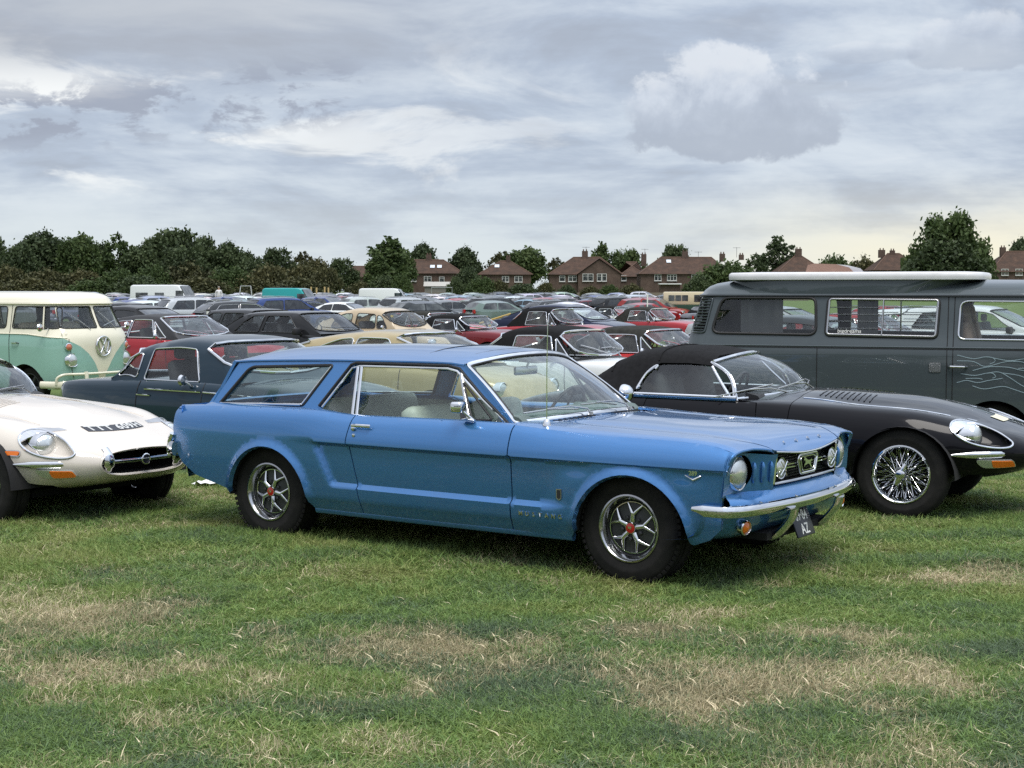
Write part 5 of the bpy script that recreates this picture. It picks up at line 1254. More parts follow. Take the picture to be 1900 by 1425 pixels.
def split_bus(loc, yaw):
    T = empty('camper_van', loc, -R(yaw)); tag(T, 'turquoise and cream camper van with split windscreen, behind the white sports car', 'van', 'camper vans')
    CREAM = car_paint('cream_paint', (.72, .68, .55), 0, .08); TURQ = car_paint('turquoise_paint', (.26, .44, .385), 0, .08)
    r = Ring([(.2, .80), (.35, .845), (.6, .868), (.9, .874), (1.08, .868), (1.20, .842), (1.6, .775), (1.7, .76)], [(.2, 2.27), (.4, 2.33), (.7, 2.37), (1.0, 2.37), (1.12, 2.35), (1.22, 2.29), (1.6, 2.12), (1.7, 2.10)],
             [(.2, -1.85), (.5, -1.90), (1.1, -1.92), (1.6, -1.84), (1.7, -1.82)], .80, .45, 3.0)
    z2 = 1.62
    edge = lambda z0, z1, k, f: [(f(z), z) for z in np.linspace(z0, z1, k)]
    zsplit = lambda x: 1.145 - .06 * float(sstep(x, 1.5, 2.25))
    arF = arc2(1.53, .28, .39, 172, 8, 18); arR = arc2(-.87, .28, .39, 172, 8, 18)
    wins = [rpoly([(1.24, 1.235), (2.13, 1.235), (2.03, 1.575), (1.27, 1.575)], .05), rpoly([(.20, 1.235), (1.10, 1.235), (1.10, 1.575), (.20, 1.575)], .06), rpoly([(-.84, 1.235), (.04, 1.235), (.04, 1.575), (-.84, 1.575)], .06), rpoly([(-1.62, 1.235), (-1.0, 1.235), (-1.0, 1.575), (-1.58, 1.575)], .06)]
    spl = [(x, zsplit(x)) for x in np.linspace(r.xcr(1.145), r.xcf(1.085), 22)]
    up = spl + edge(1.10, z2, 8, r.xcf)[1:] + edge(z2, 1.15, 8, r.xcr)[:-1]
    lo = [(r.xcr(.3), .3), (-1.28, .27)] + arR + [(-.45, .27), (1.12, .27)] + arF + [(1.95, .27)] + edge(.30, 1.08, 8, r.xcf) + [(x, z - .002) for x, z in spl[::-1]] + edge(1.1, .3, 6, r.xcr)[:-1]
    MB().patch(r.side(), up, wins, res=.09, flange=.02).pair('upper_side', CREAM, T); MB().patch(r.side(), lo, res=.09, flange=.02).pair('lower_side', TURQ, T)
    vl = [(-r.yc(1.085), 1.085), (-.60, 1.03), (-.44, .945), (-.29, .825), (-.18, .69), (-.10, .55), (-.06, .42), (-.05, .33)]
    V = vl + [(-y, z) for y, z in vl[::-1]] + [(r.yc(z), z) for z in np.linspace(1.10, z2, 8)] + [(-r.yc(z), z) for z in np.linspace(z2, 1.10, 8)]
    scr = [rpoly([(-.665, 1.235), (-.035, 1.235), (-.035, 1.575), (-.60, 1.575)], [.06, .04, .03, .05])]; scr.append([(-y, z) for y, z in scr[0]][::-1])
    MB().patch(r.front(), V, scr, res=.07, hint=(1, 0, 0), flange=.02).build('nose_panel', CREAM, T)
    lowf = [(-r.yc(z), z) for z in np.linspace(.30, 1.08, 7)] + [(y - .001, z) for y, z in vl] + [(-.05, .30)]
    MB().patch(r.front(), lowf, res=.07, hint=(1, 0, 0)).pair('lower_nose', TURQ, T)
    MB().patch(r.rear(), [(-r.yc(z), z) for z in np.linspace(.3, z2, 8)] + [(r.yc(z), z) for z in np.linspace(z2, .3, 8)], [rpoly([(-.5, 1.25), (.5, 1.25), (.5, 1.55), (-.5, 1.55)], .06)], res=.15, hint=(-1, 0, 0)).build('tailgate', TURQ, T)
    roof_cap(r, z2 - .005, [(1.0, -.01), (1.022, .0), (1.025, .018), (1.005, .035), (.985, .075), (.94, .120), (.85, .157), (.7, .182), (.5, .197), (.25, .203), (.01, .205)], .25).build('roof', CREAM, T, 70)
    rg = r.ring(z2); MB().tube(np.column_stack([rg * 1.018, np.full(len(rg), z2)]), .010, 6, 0, closed=True).build('rain_gutter', CREAM, T)
    for sg in (1, -1):
        for k, wn in enumerate(wins):
            MB().patch(r.side(-.012, sg), wn, res=.2, hint=(0, -sg, 0)).build('side_window', GLASSC, T, 180); strip(r.side(.002, sg), wn, .010, RUBSEAL, 'window_seal', T)
        for x in (1.83,): MB().tube([r.side(.004, sg)(np.array(x + .06), np.array(1.235)), r.side(.004, sg)(np.array(x), np.array(1.575))], .012, 6).build('window_bar', CREAM, T)
        strip(r.side(.003, sg), [(x, zsplit(x)) for x in np.linspace(-1.7, 2.24, 20)], .009, CREAM, 'waist_trim', T, .2, False)
        for L in ([(1.20, .66), (1.20, 1.60)], [(2.255, 1.07), (2.28, .80), (2.27, .45)], [(.16, .42), (.16, 1.60)]): strip(r.side(.001, sg), L, .005, UNDER, 'door_gap', T, .08, False)
        MB().tube([r.side(.0, sg)(np.array(1.27), np.array(1.0)), r.side(.03, sg)(np.array(1.29), np.array(1.0)), r.side(.03, sg)(np.array(1.40), np.array(1.0)), r.side(.0, sg)(np.array(1.42), np.array(1.0))], .012, 6).build('door_handle', CHROME, T)
        p = r.side(0, sg)(np.array(1.98), np.array(1.22)); m = MB().tube([p, p + np.array([.02, -sg * .10, .0]), p + np.array([.0, -sg * .16, .03])], .009, 6); m.lathe([(.001, .02), (.05, .016), (.062, .0), (.05, -.014), (.001, -.016)], 18, p + np.array([.0, -sg * .18, .03]), (1, 0, 0)); m.build('door_mirror', CHROME, T)
        y = sg * .575; c = r.front()(np.array(y), np.array(.735)); ax = (1, -.0 + sg * .0, .08); hl = MB().lathe([(.115, -.05), (.113, .015), (.104, .026), (.096, .02)], 28, c, ax).build('headlamp', CHROME, T, 50); MB().lathe([(.098, .015), (.06, .035), (.001, .045)], 26, c, ax).build('lens', LAMP, hl, 90)
        c = r.front()(np.array(sg * .625), np.array(.945)); il = MB().lathe([(.062, -.04), (.062, .012), (.052, .018), (.050, .012)], 24, c, (1, sg * .25, .05)).build('indicator', CHROME, T, 50); MB().lathe([(.052, .010), (.03, .024), (.001, .03)], 22, c, (1, sg * .25, .05)).build('lens', simple('pink_amber_lens', (.50, .16, .10), .2), il, 90)
    for s_ in scr:
        MB().patch(r.front(-.012), s_, res=.2, hint=(1, 0, 0)).build('windscreen', GLASSC, T, 180); strip(r.front(.002), s_, .010, RUBSEAL, 'windscreen_seal', T)
    for y0, y1 in ((-.20, -.52), (.38, .10)):
        MB().tube([r.front(.02)(np.array(y0), np.array(1.215)), r.front(.03)(np.array((y0 + y1) / 2), np.array(1.36)), r.front(.012)(np.array(y1), np.array(1.50))], .006, 6).build('wiper', ALLOY, T)
    # round emblem: ring with a V over a W
    e = MB(); c = r.front(.012)(np.array(0.0), np.array(.945)); q = lambda a, b: np.array([c[0], a, .945 + b])
    e.tube([q(.155 * math.cos(a), .155 * math.sin(a)) for a in np.linspace(0, 2 * math.pi, 37)[:-1]], .017, 8, 0, closed=True, flat=(.7, 1), up=(1, 0, 0))
    for L in ([(-.062, .132), (0, .020), (.062, .132)], [(-.118, .080), (-.064, -.112), (0, .0), (.064, -.112), (.118, .080)]):
        for a, b in zip(L[:-1], L[1:]): e.tube([q(*a), q(*b)], .014, 6, 0, flat=(.7, 1), up=(1, 0, 0))
    e.build('nose_emblem', CHROME, T, 60)
    # bumper blade with tubular rail above
    P = np.array([[float(r.fx(y, .36)) + .06, y, .355] for y in np.linspace(-.70, .70, 17)]); P = np.vstack([[[1.93, -.91, .355], [2.14, -.89, .355], [2.30, -.80, .355]], P, [[2.30, .80, .355], [2.14, .89, .355], [1.93, .91, .355]]])
    bp = MB().tube(P, .055, 10, 0, flat=(.45, 1)).build('front_bumper', CREAM, T, 60)
    P2 = [[2.22, -.86, .36], [2.24, -.86, .46], [2.30, -.80, .51]] + [[float(r.fx(y, .5)) + .07, y, .515] for y in np.linspace(-.66, .66, 13)] + [[2.30, .80, .51], [2.24, .86, .46], [2.22, .86, .36]]; MB().tube(catmull(P2, 3), .022, 8).build('bumper_rail', CREAM, T, 60)
    for y in (-.40, .40): MB().tube([(float(r.fx(y, .4)) + .10, y, .30), (float(r.fx(y, .4)) + .115, y, .42), (float(r.fx(y, .4)) + .095, y, .55)], .045, 8, 0, flat=(.8, .6), up=(1, 0, 0)).build('overrider', CREAM, T, 60)
    MB().box((.2, 0, .30), (3.6, 1.3, .06)).build('floor_pan', UNDER, T); arches(T, [(1.53, .28, .39, .84, .45), (-.87, .28, .39, .84, .45)])
    for y in (-.38, .38):
        m = MB(); m.box((1.45, y, .78), (.5, .5, .15), 0, None, .05); m.box((1.22, y, 1.06), (.14, .5, .52), 0, Matrix.Rotation(R(-10), 3, 'Y'), .05); m.build('seat', simple('ivory_seat', (.52, .46, .36), .6), T, 50)
    MB().box((2.1, 0, 1.12), (.25, 1.3, .10), 0, None, .03).build('dashboard', CREAM, T)
    for x, y in ((.15, -.70), (.15, .70), (1.12, .70), (-.9, -.7)): MB().grid([[(x + .10 * k, y + .02 * math.sin(k * 2.2), z) for z in (1.2, 1.4, 1.6)] for k in range(4)]).build('curtain', simple('grey_curtain', (.13, .15, .19), .9), T, 180)
    wp = disc_wheel(.31, .205, .18, 'alloy', DKMETAL, 5); wheels(T, wp, 1.53, -.87, .67, .31); drop(wp)
    return T
split_bus((-8.6, 25.8, gz(-8.6, 25.8)), 30)

def bay_bus(loc, yaw):
    T = empty('camper_van', loc, -R(yaw)); tag(T, 'slate grey camper van with white pop-top roof and flame stripes, behind the black roadster', 'van', 'camper vans')
    SLATE = car_paint('slate_grey_paint', (.064, .079, .087), .15, .04, .25, False, 1.45); WHT = simple('white_fibreglass', (.60, .60, .61), .4, coat=.2)
    r = Ring([(.2, .80), (.35, .84), (.6, .862), (1.0, .868), (1.18, .862), (1.25, .842), (1.32, .82), (1.75, .745), (1.8, .735)], [(.2, 2.2), (.6, 2.26), (1.1, 2.26), (1.3, 2.2), (1.75, 1.98), (1.8, 1.96)],
             [(.2, -2.14), (.6, -2.17), (1.2, -2.17), (1.28, -2.155), (1.75, -2.02), (1.8, -2.0)], .55, .36, 3.4)
    z2 = 1.765; edge = lambda z0, z1, k, f: [(f(z), z) for z in np.linspace(z0, z1, k)]
    arF = arc2(1.22, .28, .40, 172, 8, 18); arR = arc2(-1.18, .28, .40, 172, 8, 18)
    w1 = rpoly([(-1.81, 1.355), (-.645, 1.345), (-.665, 1.745), (-1.70, 1.745)], [.10, .09, .07, .09]); w2 = rpoly([(-.545, 1.34), (.625, 1.325), (.645, 1.735), (-.525, 1.745)], .055); w3 = rpoly([(.84, 1.315), (1.90, 1.31), (1.72, 1.71), (.86, 1.715)], [.07, .05, .06, .08])
    out_ = [(r.xcr(.3), .3), (-1.60, .25)] + arR + [(-.76, .25), (.80, .25)] + arF + [(1.66, .25)] + edge(.3, z2, 10, r.xcf) + edge(z2, .34, 10, r.xcr)
    LN = [[(-2.1, z), (2.1, z)] for z in (1.18, 1.25)]
    lv = rpoly([(-2.045, 1.36), (-1.885, 1.36), (-1.805, 1.74), (-1.965, 1.74)], .03)
    MB().patch(r.side(), out_, [w1, w2, w3], res=.07, flange=.02, lines=LN).pair('side_panel', SLATE, T)
    MB().patch(r.rear(), [(-r.yc(z), z) for z in np.linspace(.3, z2, 10)] + [(r.yc(z), z) for z in np.linspace(z2, .3, 10)], [rpoly([(-.55, 1.3), (.55, 1.3), (.5, 1.68), (-.5, 1.68)], .07)], res=.10, hint=(-1, 0, 0)).build('tailgate', SLATE, T)
    MB().patch(r.front(), [(-r.yc(z), z) for z in np.linspace(.3, z2, 10)] + [(r.yc(z), z) for z in np.linspace(z2, .3, 10)], [rpoly([(-.62, 1.28), (.62, 1.28), (.58, 1.68), (-.58, 1.68)], .07)], res=.12, hint=(1, 0, 0)).build('nose_panel', SLATE, T)
    roof_cap(r, z2, [(1.0, -.01), (1.022, .0), (1.025, .016), (1.0, .03), (.97, .065), (.91, .108), (.82, .140), (.68, .162), (.48, .175), (.25, .180), (.01, .181)], .0).build('roof', SLATE, T, 70)
    rg = r.ring(z2); MB().tube(np.column_stack([rg * 1.018, np.full(len(rg), z2 + .004)]), .011, 6, 0, closed=True).build('rain_gutter', simple('gutter_black', (.03, .035, .04), .4), T)
    for sg in (1, -1):
        for wn, nm in ((w1, 'side_window'), (w2, 'side_window'), (w3, 'cab_window')):
            MB().patch(r.side(-.012, sg), wn, res=.2, hint=(0, -sg, 0)).build(nm, GLASSC, T, 180); strip(r.side(.003, sg), wn, .016 if wn is not w3 else .011, RUBSEAL if wn is not w3 else CHROME, 'window_seal', T)
        strip(r.side(.0, sg), [(x, 1.225) for x in np.linspace(-2.05, 2.05, 24)], .010, SLATE, 'waist_moulding', T, .3, False); strip(r.side(.001, sg), [(x, 1.208) for x in np.linspace(-2.08, 2.08, 24)], .004, UNDER, 'waist_groove', T, .3, False)
        for L in ([(-.625, .45), (-.625, 1.20)], [(.735, .35), (.735, 1.755)], [(.795, .35), (.795, 1.30), (.80, 1.755)]): strip(r.side(.0005, sg), L, .0045, UNDER, 'door_gap', T, .08, False)
        # air-intake louvres behind the last window
        bk = MB().patch(r.side(.002, sg), lv, res=.08, hint=(0, -sg, 0)).build('air_intake', UNDER, T)
        for k in range(11):
            z = 1.385 + .0325 * k; x0 = -2.045 + .08 * (z - 1.36) / .38 + .012; MB().tube([r.side(.012, sg)(np.array(x0), np.array(z)), r.side(.014, sg)(np.array(x0 + .075), np.array(z)), r.side(.012, sg)(np.array(x0 + .136), np.array(z))], .0085, 6, 0, flat=(1.2, .8)).build('louvre', SLATE, bk)
        strip(r.side(.006, sg), lv, .010, SLATE, 'intake_frame', T)
        # slatted window in the middle
        fr = rpoly([(-.53, 1.355), (.61, 1.34), (.63, 1.725), (-.51, 1.735)], .03); strip(r.side(.012, sg), fr, .012, ALLOY, 'window_frame', T, .1)
        MB().tube([r.side(.012, sg)(np.array(.055), np.array(1.35)), r.side(.012, sg)(np.array(.065), np.array(1.73))], .020, 6, 0, flat=(1, .5)).build('window_frame', ALLOY, T)
        for a, b in ((-.515, .03), (.09, .61)):
            for k in range(4): MB().tube([r.side(.006, sg)(np.array(a), np.array(1.42 + .075 * k)), r.side(.006, sg)(np.array(b), np.array(1.42 + .075 * k))], .005, 6).build('glass_slat', ALLOY, T)
        MB().tube([r.side(.0, sg)(np.array(.755), np.array(1.03)), r.side(.035, sg)(np.array(.775), np.array(1.03)), r.side(.035, sg)(np.array(.92), np.array(1.028)), r.side(.0, sg)(np.array(.94), np.array(1.028))], .013, 8).build('door_handle', CHROME, T)
        if sg == 1:
            MB().patch(r.side(.006, 1), rpoly([(.555, .965), (.675, .965), (.675, 1.07), (.555, 1.07)], .02), res=.1, flange=.008).build('fuel_flap', ALLOY, T)
            # flame pinstripes
            FL = [[(.84, 1.15), (1.0, 1.115), (1.12, 1.135), (1.2, 1.125), (1.22, 1.09), (1.17, 1.06)], [(1.2, 1.125), (1.36, 1.10), (1.5, 1.12), (1.7, 1.16)], [(.84, 1.09), (1.0, 1.085), (1.1, 1.04), (1.18, 1.045), (1.34, 1.09), (1.50, 1.085), (1.52, 1.03), (1.45, 1.02)],
                  [(1.0, .99), (1.1, 1.02), (1.2, 1.035), (1.36, 1.03), (1.5, 1.0), (1.7, .99)], [(.88, .955), (1.02, .94), (1.14, .965), (1.2, .965), (1.23, .93), (1.2, .915)], [(1.14, .965), (1.26, .98), (1.36, .93), (1.5, .84), (1.62, .80)], [(.84, .86), (.94, .885), (1.05, .865), (1.16, .89), (1.3, .915)], [(.93, .905), (1.05, .91), (1.1, .90)], [(1.0, .83), (1.12, .80), (1.3, .83), (1.42, .80), (1.6, .74)], [(1.3, .97), (1.45, .95), (1.6, .90), (1.75, .88)]]
            for L in FL: MB().tube([r.side(.0015, 1)(np.array(a), np.array(b)) for a, b in catmull(L, 6)], .0042, 5, 0, flat=(.3, 1), up=(0, 0, 1)).build('flame_stripe', simple('pale_blue_print', (.20, .27, .30), .4), T)
            t = text_mb('bigdreams', .062, .0004, 0, .0004); p = r.side(.0, 1)(np.array(-.29), np.array(1.39)); t.xf(frame_mat(p, (1, 0, 0), r.side(0, 1)(np.array(-.29), np.array(1.45)) - p)).build('window_lettering', WHITEPT, T, None)
        p = r.side(0, sg)(np.array(1.66), np.array(1.32)); m = MB().tube([p, p + np.array([.02, -sg * .14, .04])], .010, 6); m.box(p + np.array([.0, -sg * .19, .10]), (.04, .13, .20), 0, None, .018); m.build('door_mirror', BLACKP, T, 50)
    # pop-top: grey fibreglass base, white lid, folded-open vent
    def rr(x0, x1, b, z, n=5):
        return [(x0 + (x1 - x0) * (.5 + .5 * np.sign(math.cos(a)) * abs(math.cos(a)) ** (2 / n)), b * np.sign(math.sin(a)) * abs(math.sin(a)) ** (2 / n), z) for a in np.linspace(0, 2 * math.pi, 49)[:-1]]
    MB().grid([rr(-1.62, .78, .752, 1.785), rr(-1.66, .88, .75, 1.86), rr(-1.66, .99, .745, 1.93), rr(-1.66, 1.03, .74, 1.95)], cv=True).build('pop_top_base', SLATE, T, 60)
    lid = [rr(-1.66, 1.05, .755, 1.938, 9), rr(-1.675, 1.08, .768, 1.944, 9), rr(-1.68, 1.085, .772, 1.975, 9), rr(-1.675, 1.08, .768, 2.008, 9), rr(-1.655, 1.06, .752, 2.022, 9), rr(-1.4, .9, .50, 2.030, 9), rr(-.5, .3, .1, 2.032), rr(-.2, .1, .01, 2.032)]
    lid = [[(x, y, z) for x, y, z in L] for L in lid]; MB().grid(lid, cv=True).build('pop_top_lid', WHT, T, 50)
    m = MB(); P = [(-.84, 2.02), (-.815, 2.11), (-.74, 2.125), (-.50, 2.115), (-.36, 2.08), (-.30, 2.02)]
    m.prism([(x, -.42, z) for x, z in P], (0, .84, 0)); m.build('roof_vent', simple('brown_acrylic', (.30, .19, .15), .15, coat=.6), T, 40)
    MB().box((0, 0, .32), (3.8, 1.3, .06)).build('floor_pan', UNDER, T); arches(T, [(1.22, .28, .40, .83, .42), (-1.18, .28, .40, .83, .42)])
    CUR = simple('charcoal_curtain', (.055, .058, .065), .9)
    for x0, x1, y in ((-1.50, -1.03, -.70), (-.22, .0, -.71), (.80, .88, -.70), (.55, .75, .70)): MB().grid([[(x, y + .018 * math.sin(k * 2.4), z) for z in (1.28, 1.5, 1.74)] for k, x in enumerate(np.linspace(x0, x1, 9))]).build('curtain', CUR, T, 180)
    for y in (-.36, .36):
        m = MB(); m.box((1.15, y, .95), (.48, .48, .15), 0, None, .05); m.box((.93, y, 1.25), (.13, .46, .52), 0, Matrix.Rotation(R(-12), 3, 'Y'), .06); m.box((.88, y, 1.56), (.09, .26, .22), 0, Matrix.Rotation(R(-12), 3, 'Y'), .04); m.build('seat', simple('pinkish_seat', (.40, .29, .23), .7), T, 50)
    for y in (-.72, .72): MB().box((-.9, y, .8), (2.6, .03, .8)).build('side_lining', SEATDK, T)
    wp = disc_wheel(.32, .19, .18, 'hub', CHROME); wheels(T, wp, 1.22, -1.18, .66, .32); drop(wp)
    return T
bay_bus((4.195, 17.23, gz(4.2, 17.2)), 21)

# ------------------------------------------------------------------ the other cars: body and cabin lofts from a side drawing
def far_glass():
    m, g = new_mat('dark_car_glass'); tc = g.n('ShaderNodeTexCoord'); nz = g.noise(tc.outputs['Object'], 2.3, 3)
    b = pbsdf(g, g.ramp(nz, [(.35, (.012, .014, .016)), (.65, (.10, .11, .115))]), .05, 0, .6); out(g, b.outputs[0]); return m
FARGLASS = far_glass()
OBJPAINT = car_paint('car_paint_by_object', (1, 1, 1), .15, .05, .28, True)
def gen(sp, lod=0):
    """returns [(part name, MB, material key, parent part)] for a spec:
    top: [(x, shoulder z, half width, crown)] from tail to nose; zb: sill z; roof: [(x, z)]; belt: z or [(x, z)];
    wins: side window polygons; ws / rw: (top x, base x) of wind- and rear screen; wheels (xf, xr, R, track/2)"""
    Pn = []; add = lambda n, m, k, p=None: Pn.append((n, m, k, p)) if m.n else None
    zb = sp.get('zb', .24); top = sp['top']; res = .085 if lod == 0 else (.16 if lod == 1 else .3)
    def sec(x, zs, w, c, b=None, k=1.0):
        b = b if b is not None else zb; d = zs - b; sh = sp.get('round', .045)
        return (x, [(0, b), (.82 * w, b), (.95 * w, b + .035 * k), (w, b + .48 * d), (.985 * w, b + .80 * d), (w * .945, zs - sh * .25), (w * (.945 - sh * 1.6), zs + .35 * c), (.45 * w, zs + .88 * c), (0, zs + c)])
    st = []
    for i, t in enumerate(top):
        b = t[4] if len(t) > 4 else None; st.append(sec(t[0], t[1], t[2], t[3], b))
    nu = 260 if lod < 2 else 60
    B = Loft(st, .14, nu, 12 if lod < 2 else 5); h = B.h
    xf, xr, Rw, tk = sp['wheels']; ra = sp.get('arch', Rw + .055); az = sp.get('arch_z', Rw - .02)
    x0, x1 = top[0][0], top[-1][0]
    aF = B.side(arc2(xf, az, ra, 172, 8, 18 if lod < 2 else 6), 2, 5); aR = B.side(arc2(xr, az, ra, 172, 8, 18 if lod < 2 else 6), 2, 5)
    ws_ = lambda x: (x, h * 1.4)
    outp = [(x0, h * 1.2), (xr - ra - .06, h * 1.4)] + aR + [ws_(xr + ra + .06), ws_(xf - ra - .06)] + aF + [(min(xf + ra + .06, x1 - .05), h * 1.4), (x1, h * 1.2), (x1, B.W), (x0, B.W)]
    m = MB().patch(B.fn(), outp, res=res, hint=(0, -1, .5), flange=.02 if lod == 0 else 0)
    for xx in (x0, x1):
        rg = np.array([B.p(xx, w) for w in np.linspace(h * 1.2, B.W, 16 if lod < 2 else 7)]); c = np.array([xx + (.03 if xx == x1 else -.03), 0, rg[:, 2].mean()])
        m.grid(np.stack([rg, c + (rg - c) * .5 + np.array([(.02 if xx == x1 else -.02), 0, 0]), c + (rg - c) * .02], 1), flip=(xx == x1))
    m.mirror(); add('body', m, 'paint')
    bz = sp['belt']; BZ = pchip([a for a, _ in bz], [b for _, b in bz]) if isinstance(bz, (list, tuple)) else (lambda x: bz)
    rf = sp['roof']; yb0 = sp.get('yb', .70); tum = sp.get('tumble', .40); WT = pchip([t[0] for t in top], [t[2] for t in top])
    cs = []
    for x, z in rf:
        b = float(BZ(x)); yb = min(yb0, float(WT(x)) * .93); zt = max(z, b + .012); ze = b + sp.get('rail', .80) * (zt - b); ye = yb - (ze - b) * tum
        cs.append((x, [(yb + .012, b - .05), (yb - .003, b + .006), (yb - .45 * (ze - b) * tum, b + .5 * (ze - b)), (ye, ze), (ye * .86, ze + .66 * (zt - ze)), (ye * .45, zt - .05 * (zt - ze)), (0, zt)]))
    C = Loft(cs, .12, nu, 12 if lod < 2 else 5); hc = C.h; cf = C.fn()
    wins = [C.side(rpoly(w, sp.get('wr', .04), 3 if lod < 2 else 1), 1, 4) for w in sp['wins']]
    holes = list(wins); scr = []
    for key, nm in (('ws', 'windscreen'), ('rw', 'rear_window')):
        if key not in sp: continue
        xt, xb = sp[key][:2]; cv = sp.get('curve', .10); w0 = hc * sp.get('pw', 3.25); s = 1 if xb > xt else -1
        P = [(xt - s * cv * .5 * ((C.W - w) / (C.W - w0))**2, w) for w in np.linspace(w0, C.W, 5)] + [(xb - s * cv * ((C.W - w) / (C.W - w0))**2, w) for w in np.linspace(C.W, w0, 5)]
        scr.append((nm, P))
    # the screens reach the centre line: cut the cabin outline round them
    xa, xe = rf[0][0], rf[-1][0]
    o_ = [(xa, 0), (xe, 0)]
    soft = bool(sp.get('soft'))
    if soft: q_ = max(a for w in sp['wins'] for a, b in w); o_ = [(xa, 0), (q_ + .015, 0), (q_ + .02, hc * 1.15)]
    wsP = [p for n_, p in scr if n_ == 'windscreen']; rwP = [p for n_, p in scr if n_ == 'rear_window']
    if wsP and soft: o_ += list(wsP[0][:5])
    elif wsP: p = wsP[0]; o_ += [(xe, C.W)] + list(p[5:]) + list(p[:5])
    else: o_ += [(xe, C.W)]
    if rwP: p = rwP[0]; o_ += [(q[0], q[1]) for q in p[:5][::-1]] + [(q[0], q[1]) for q in p[5:][::-1]] + [(xa, C.W)]
    else: o_ += [(xa, C.W)]
    m = MB().patch(cf, o_, wins, res=res, hint=(0, -1, .6), flange=.012 if lod == 0 else 0); m.mirror(); add('roof' if not sp.get('soft') else 'soft_top', m, 'roof')
    gl = C.fn(-.006)
    for k, w in enumerate(wins):
        for sg in (1, -1): add('side_window', MB().patch(lambda u, v: gl(u, v) * np.array([1, sg, 1]), w, res=res * 2, hint=(0, -sg, 0)), 'glass')
    for nm, P in scr:
        m = MB().patch(gl, P, res=res * 1.5, hint=(1 if nm == 'windscreen' else -1, 0, 1)); m.mirror(); add(nm, m, 'glass')
    tr = sp.get('trim')
    if lod == 0 and tr:
        for w in (wins if sp.get('wtrim', 1) else []):
            P = C.line(resample(w, .05), .004)
            for sg in (1, -1): add('window_trim', MB().tube(P * np.array([1, sg, 1]), sp.get('tw', .008), 6, 0, closed=True), tr)
        for nm, P in scr:
            L = C.line(P, .006); L = np.vstack([L[5:], L[:5]])      # base centre -> side -> top centre
            L = np.vstack([L, L[-2::-1] * np.array([1, -1, 1])]); add(nm + '_trim', MB().tube(L, sp.get('sw', .012), 6, 0, closed=True), tr)
    if lod == 0:
        for L in sp.get('gaps', []):
            for sg in (1, -1): add('door_gap', MB().tube(B.line(B.side(resample(L, .06, False), 2, 6), .0005) * np.array([1, sg, 1]), .005, 5), 'black')
        for xa_, za_, xb_, zb_ in sp.get('strips', []):
            for sg in (1, -1): add('side_trim', MB().tube(B.line(B.side([(x, za_ + (zb_ - za_) * t) for t, x in zip(np.linspace(0, 1, 12), np.linspace(xa_, xb_, 12))], 2, 6), .004) * np.array([1, sg, 1]), .009, 6), 'chrome')
        for x, z in sp.get('handles', []):
            for sg in (1, -1):
                q = lambda xx, o: B.p(xx, B.wz(xx, z, 2, 6), o) * np.array([1, sg, 1]); add('door_handle', MB().tube([q(x, 0), q(x + .01, .022), q(x + .12, .022), q(x + .13, 0)], .010, 6), 'chrome' if tr == 'chrome' else 'black')
        for x, y, z, k in sp.get('mirrors', []):
            for sg in ((1, -1) if k != 'near' else (1,)):
                m = MB()
                if k == 'stalk': m.tube([(x + .10, -y * sg + .06 * sg, z - .08), (x + .05, -y * sg, z - .02), (x, -(y + .02) * sg, z)], .008, 6); m.lathe([(.001, .04), (.045, .03), (.055, 0), (.001, -.004)], 16, (x, -(y + .02) * sg, z), (1, 0, 0))
                else: m.box((x, -(y + .09) * sg, z), (.11, .20, .14), 0, None, .03); m.box((x + .02, -y * sg, z - .05), (.06, .1, .06), 0, None, .015)
                add('door_mirror', m, 'chrome' if k == 'stalk' else 'black')
        if 'seat' in sp:
            for x in sp['seat'][1:]:
                for y in (-.33, .33):
                    m = MB(); m.box((x, y, .50), (.48, .46, .15), 0, None, .05); m.box((x - .28, y, float(BZ(x)) - .06), (.13, .44, .52), 0, Matrix.Rotation(R(-14), 3, 'Y'), .05)
                    if sp.get('headrest'): m.box((x - .36, y, float(BZ(x)) + .28), (.09, .24, .16), 0, None, .04)
                    add('seat', m, sp['seat'][0])
        if 'ws' in sp:
            xb = sp['ws'][1]; add('dashboard', MB().tube([(xb - .16, -.62, float(BZ(xb)) - .01), (xb - .08, 0, float(BZ(xb)) + .01), (xb - .16, .62, float(BZ(xb)) - .01)], .06, 8, 0, flat=(1.8, 1)), 'black')
            c = Vector((xb - .42, -.34, float(BZ(xb)) + .03)); Rm = Matrix.Rotation(R(-64), 3, 'Y'); m = MB().tube([c + Rm @ Vector((.18 * math.cos(a), .18 * math.sin(a), 0)) for a in np.linspace(0, 2 * math.pi, 25)[:-1]], .011, 6, 0, closed=True); m.tube([c + Rm @ Vector((.18, 0, 0)), c, c - Rm @ Vector((.18, 0, 0))], .01, 5); add('steering_wheel', m, 'black')
            if sp.get('wipers', 1):
                for y in (-.05, .42):
                    f_ = C.fn(.02); pt = lambda yy, d: (lambda xx: f_(np.array(xx), np.array(C.wy(xx, yy, 3))) * np.array([1, -1 if yy > 0 else 1, 1]))(xb - d - .10 * abs(yy))
                    add('wiper', MB().tube([pt(y + .1, .01), pt(y - .15, .07), pt(y - .42, .09)], .006, 5), 'alloy' if tr == 'chrome' else 'black')
        m = MB(); m.box(((xf + xr) / 2, 0, zb + .05), (xf - xr - 2 * ra - .1, 1.2, .05)); m.box(((x0 + x1) / 2, 0, zb + .06), (x1 - x0 - .5, .7, .04)); add('floor_pan', m, 'under')
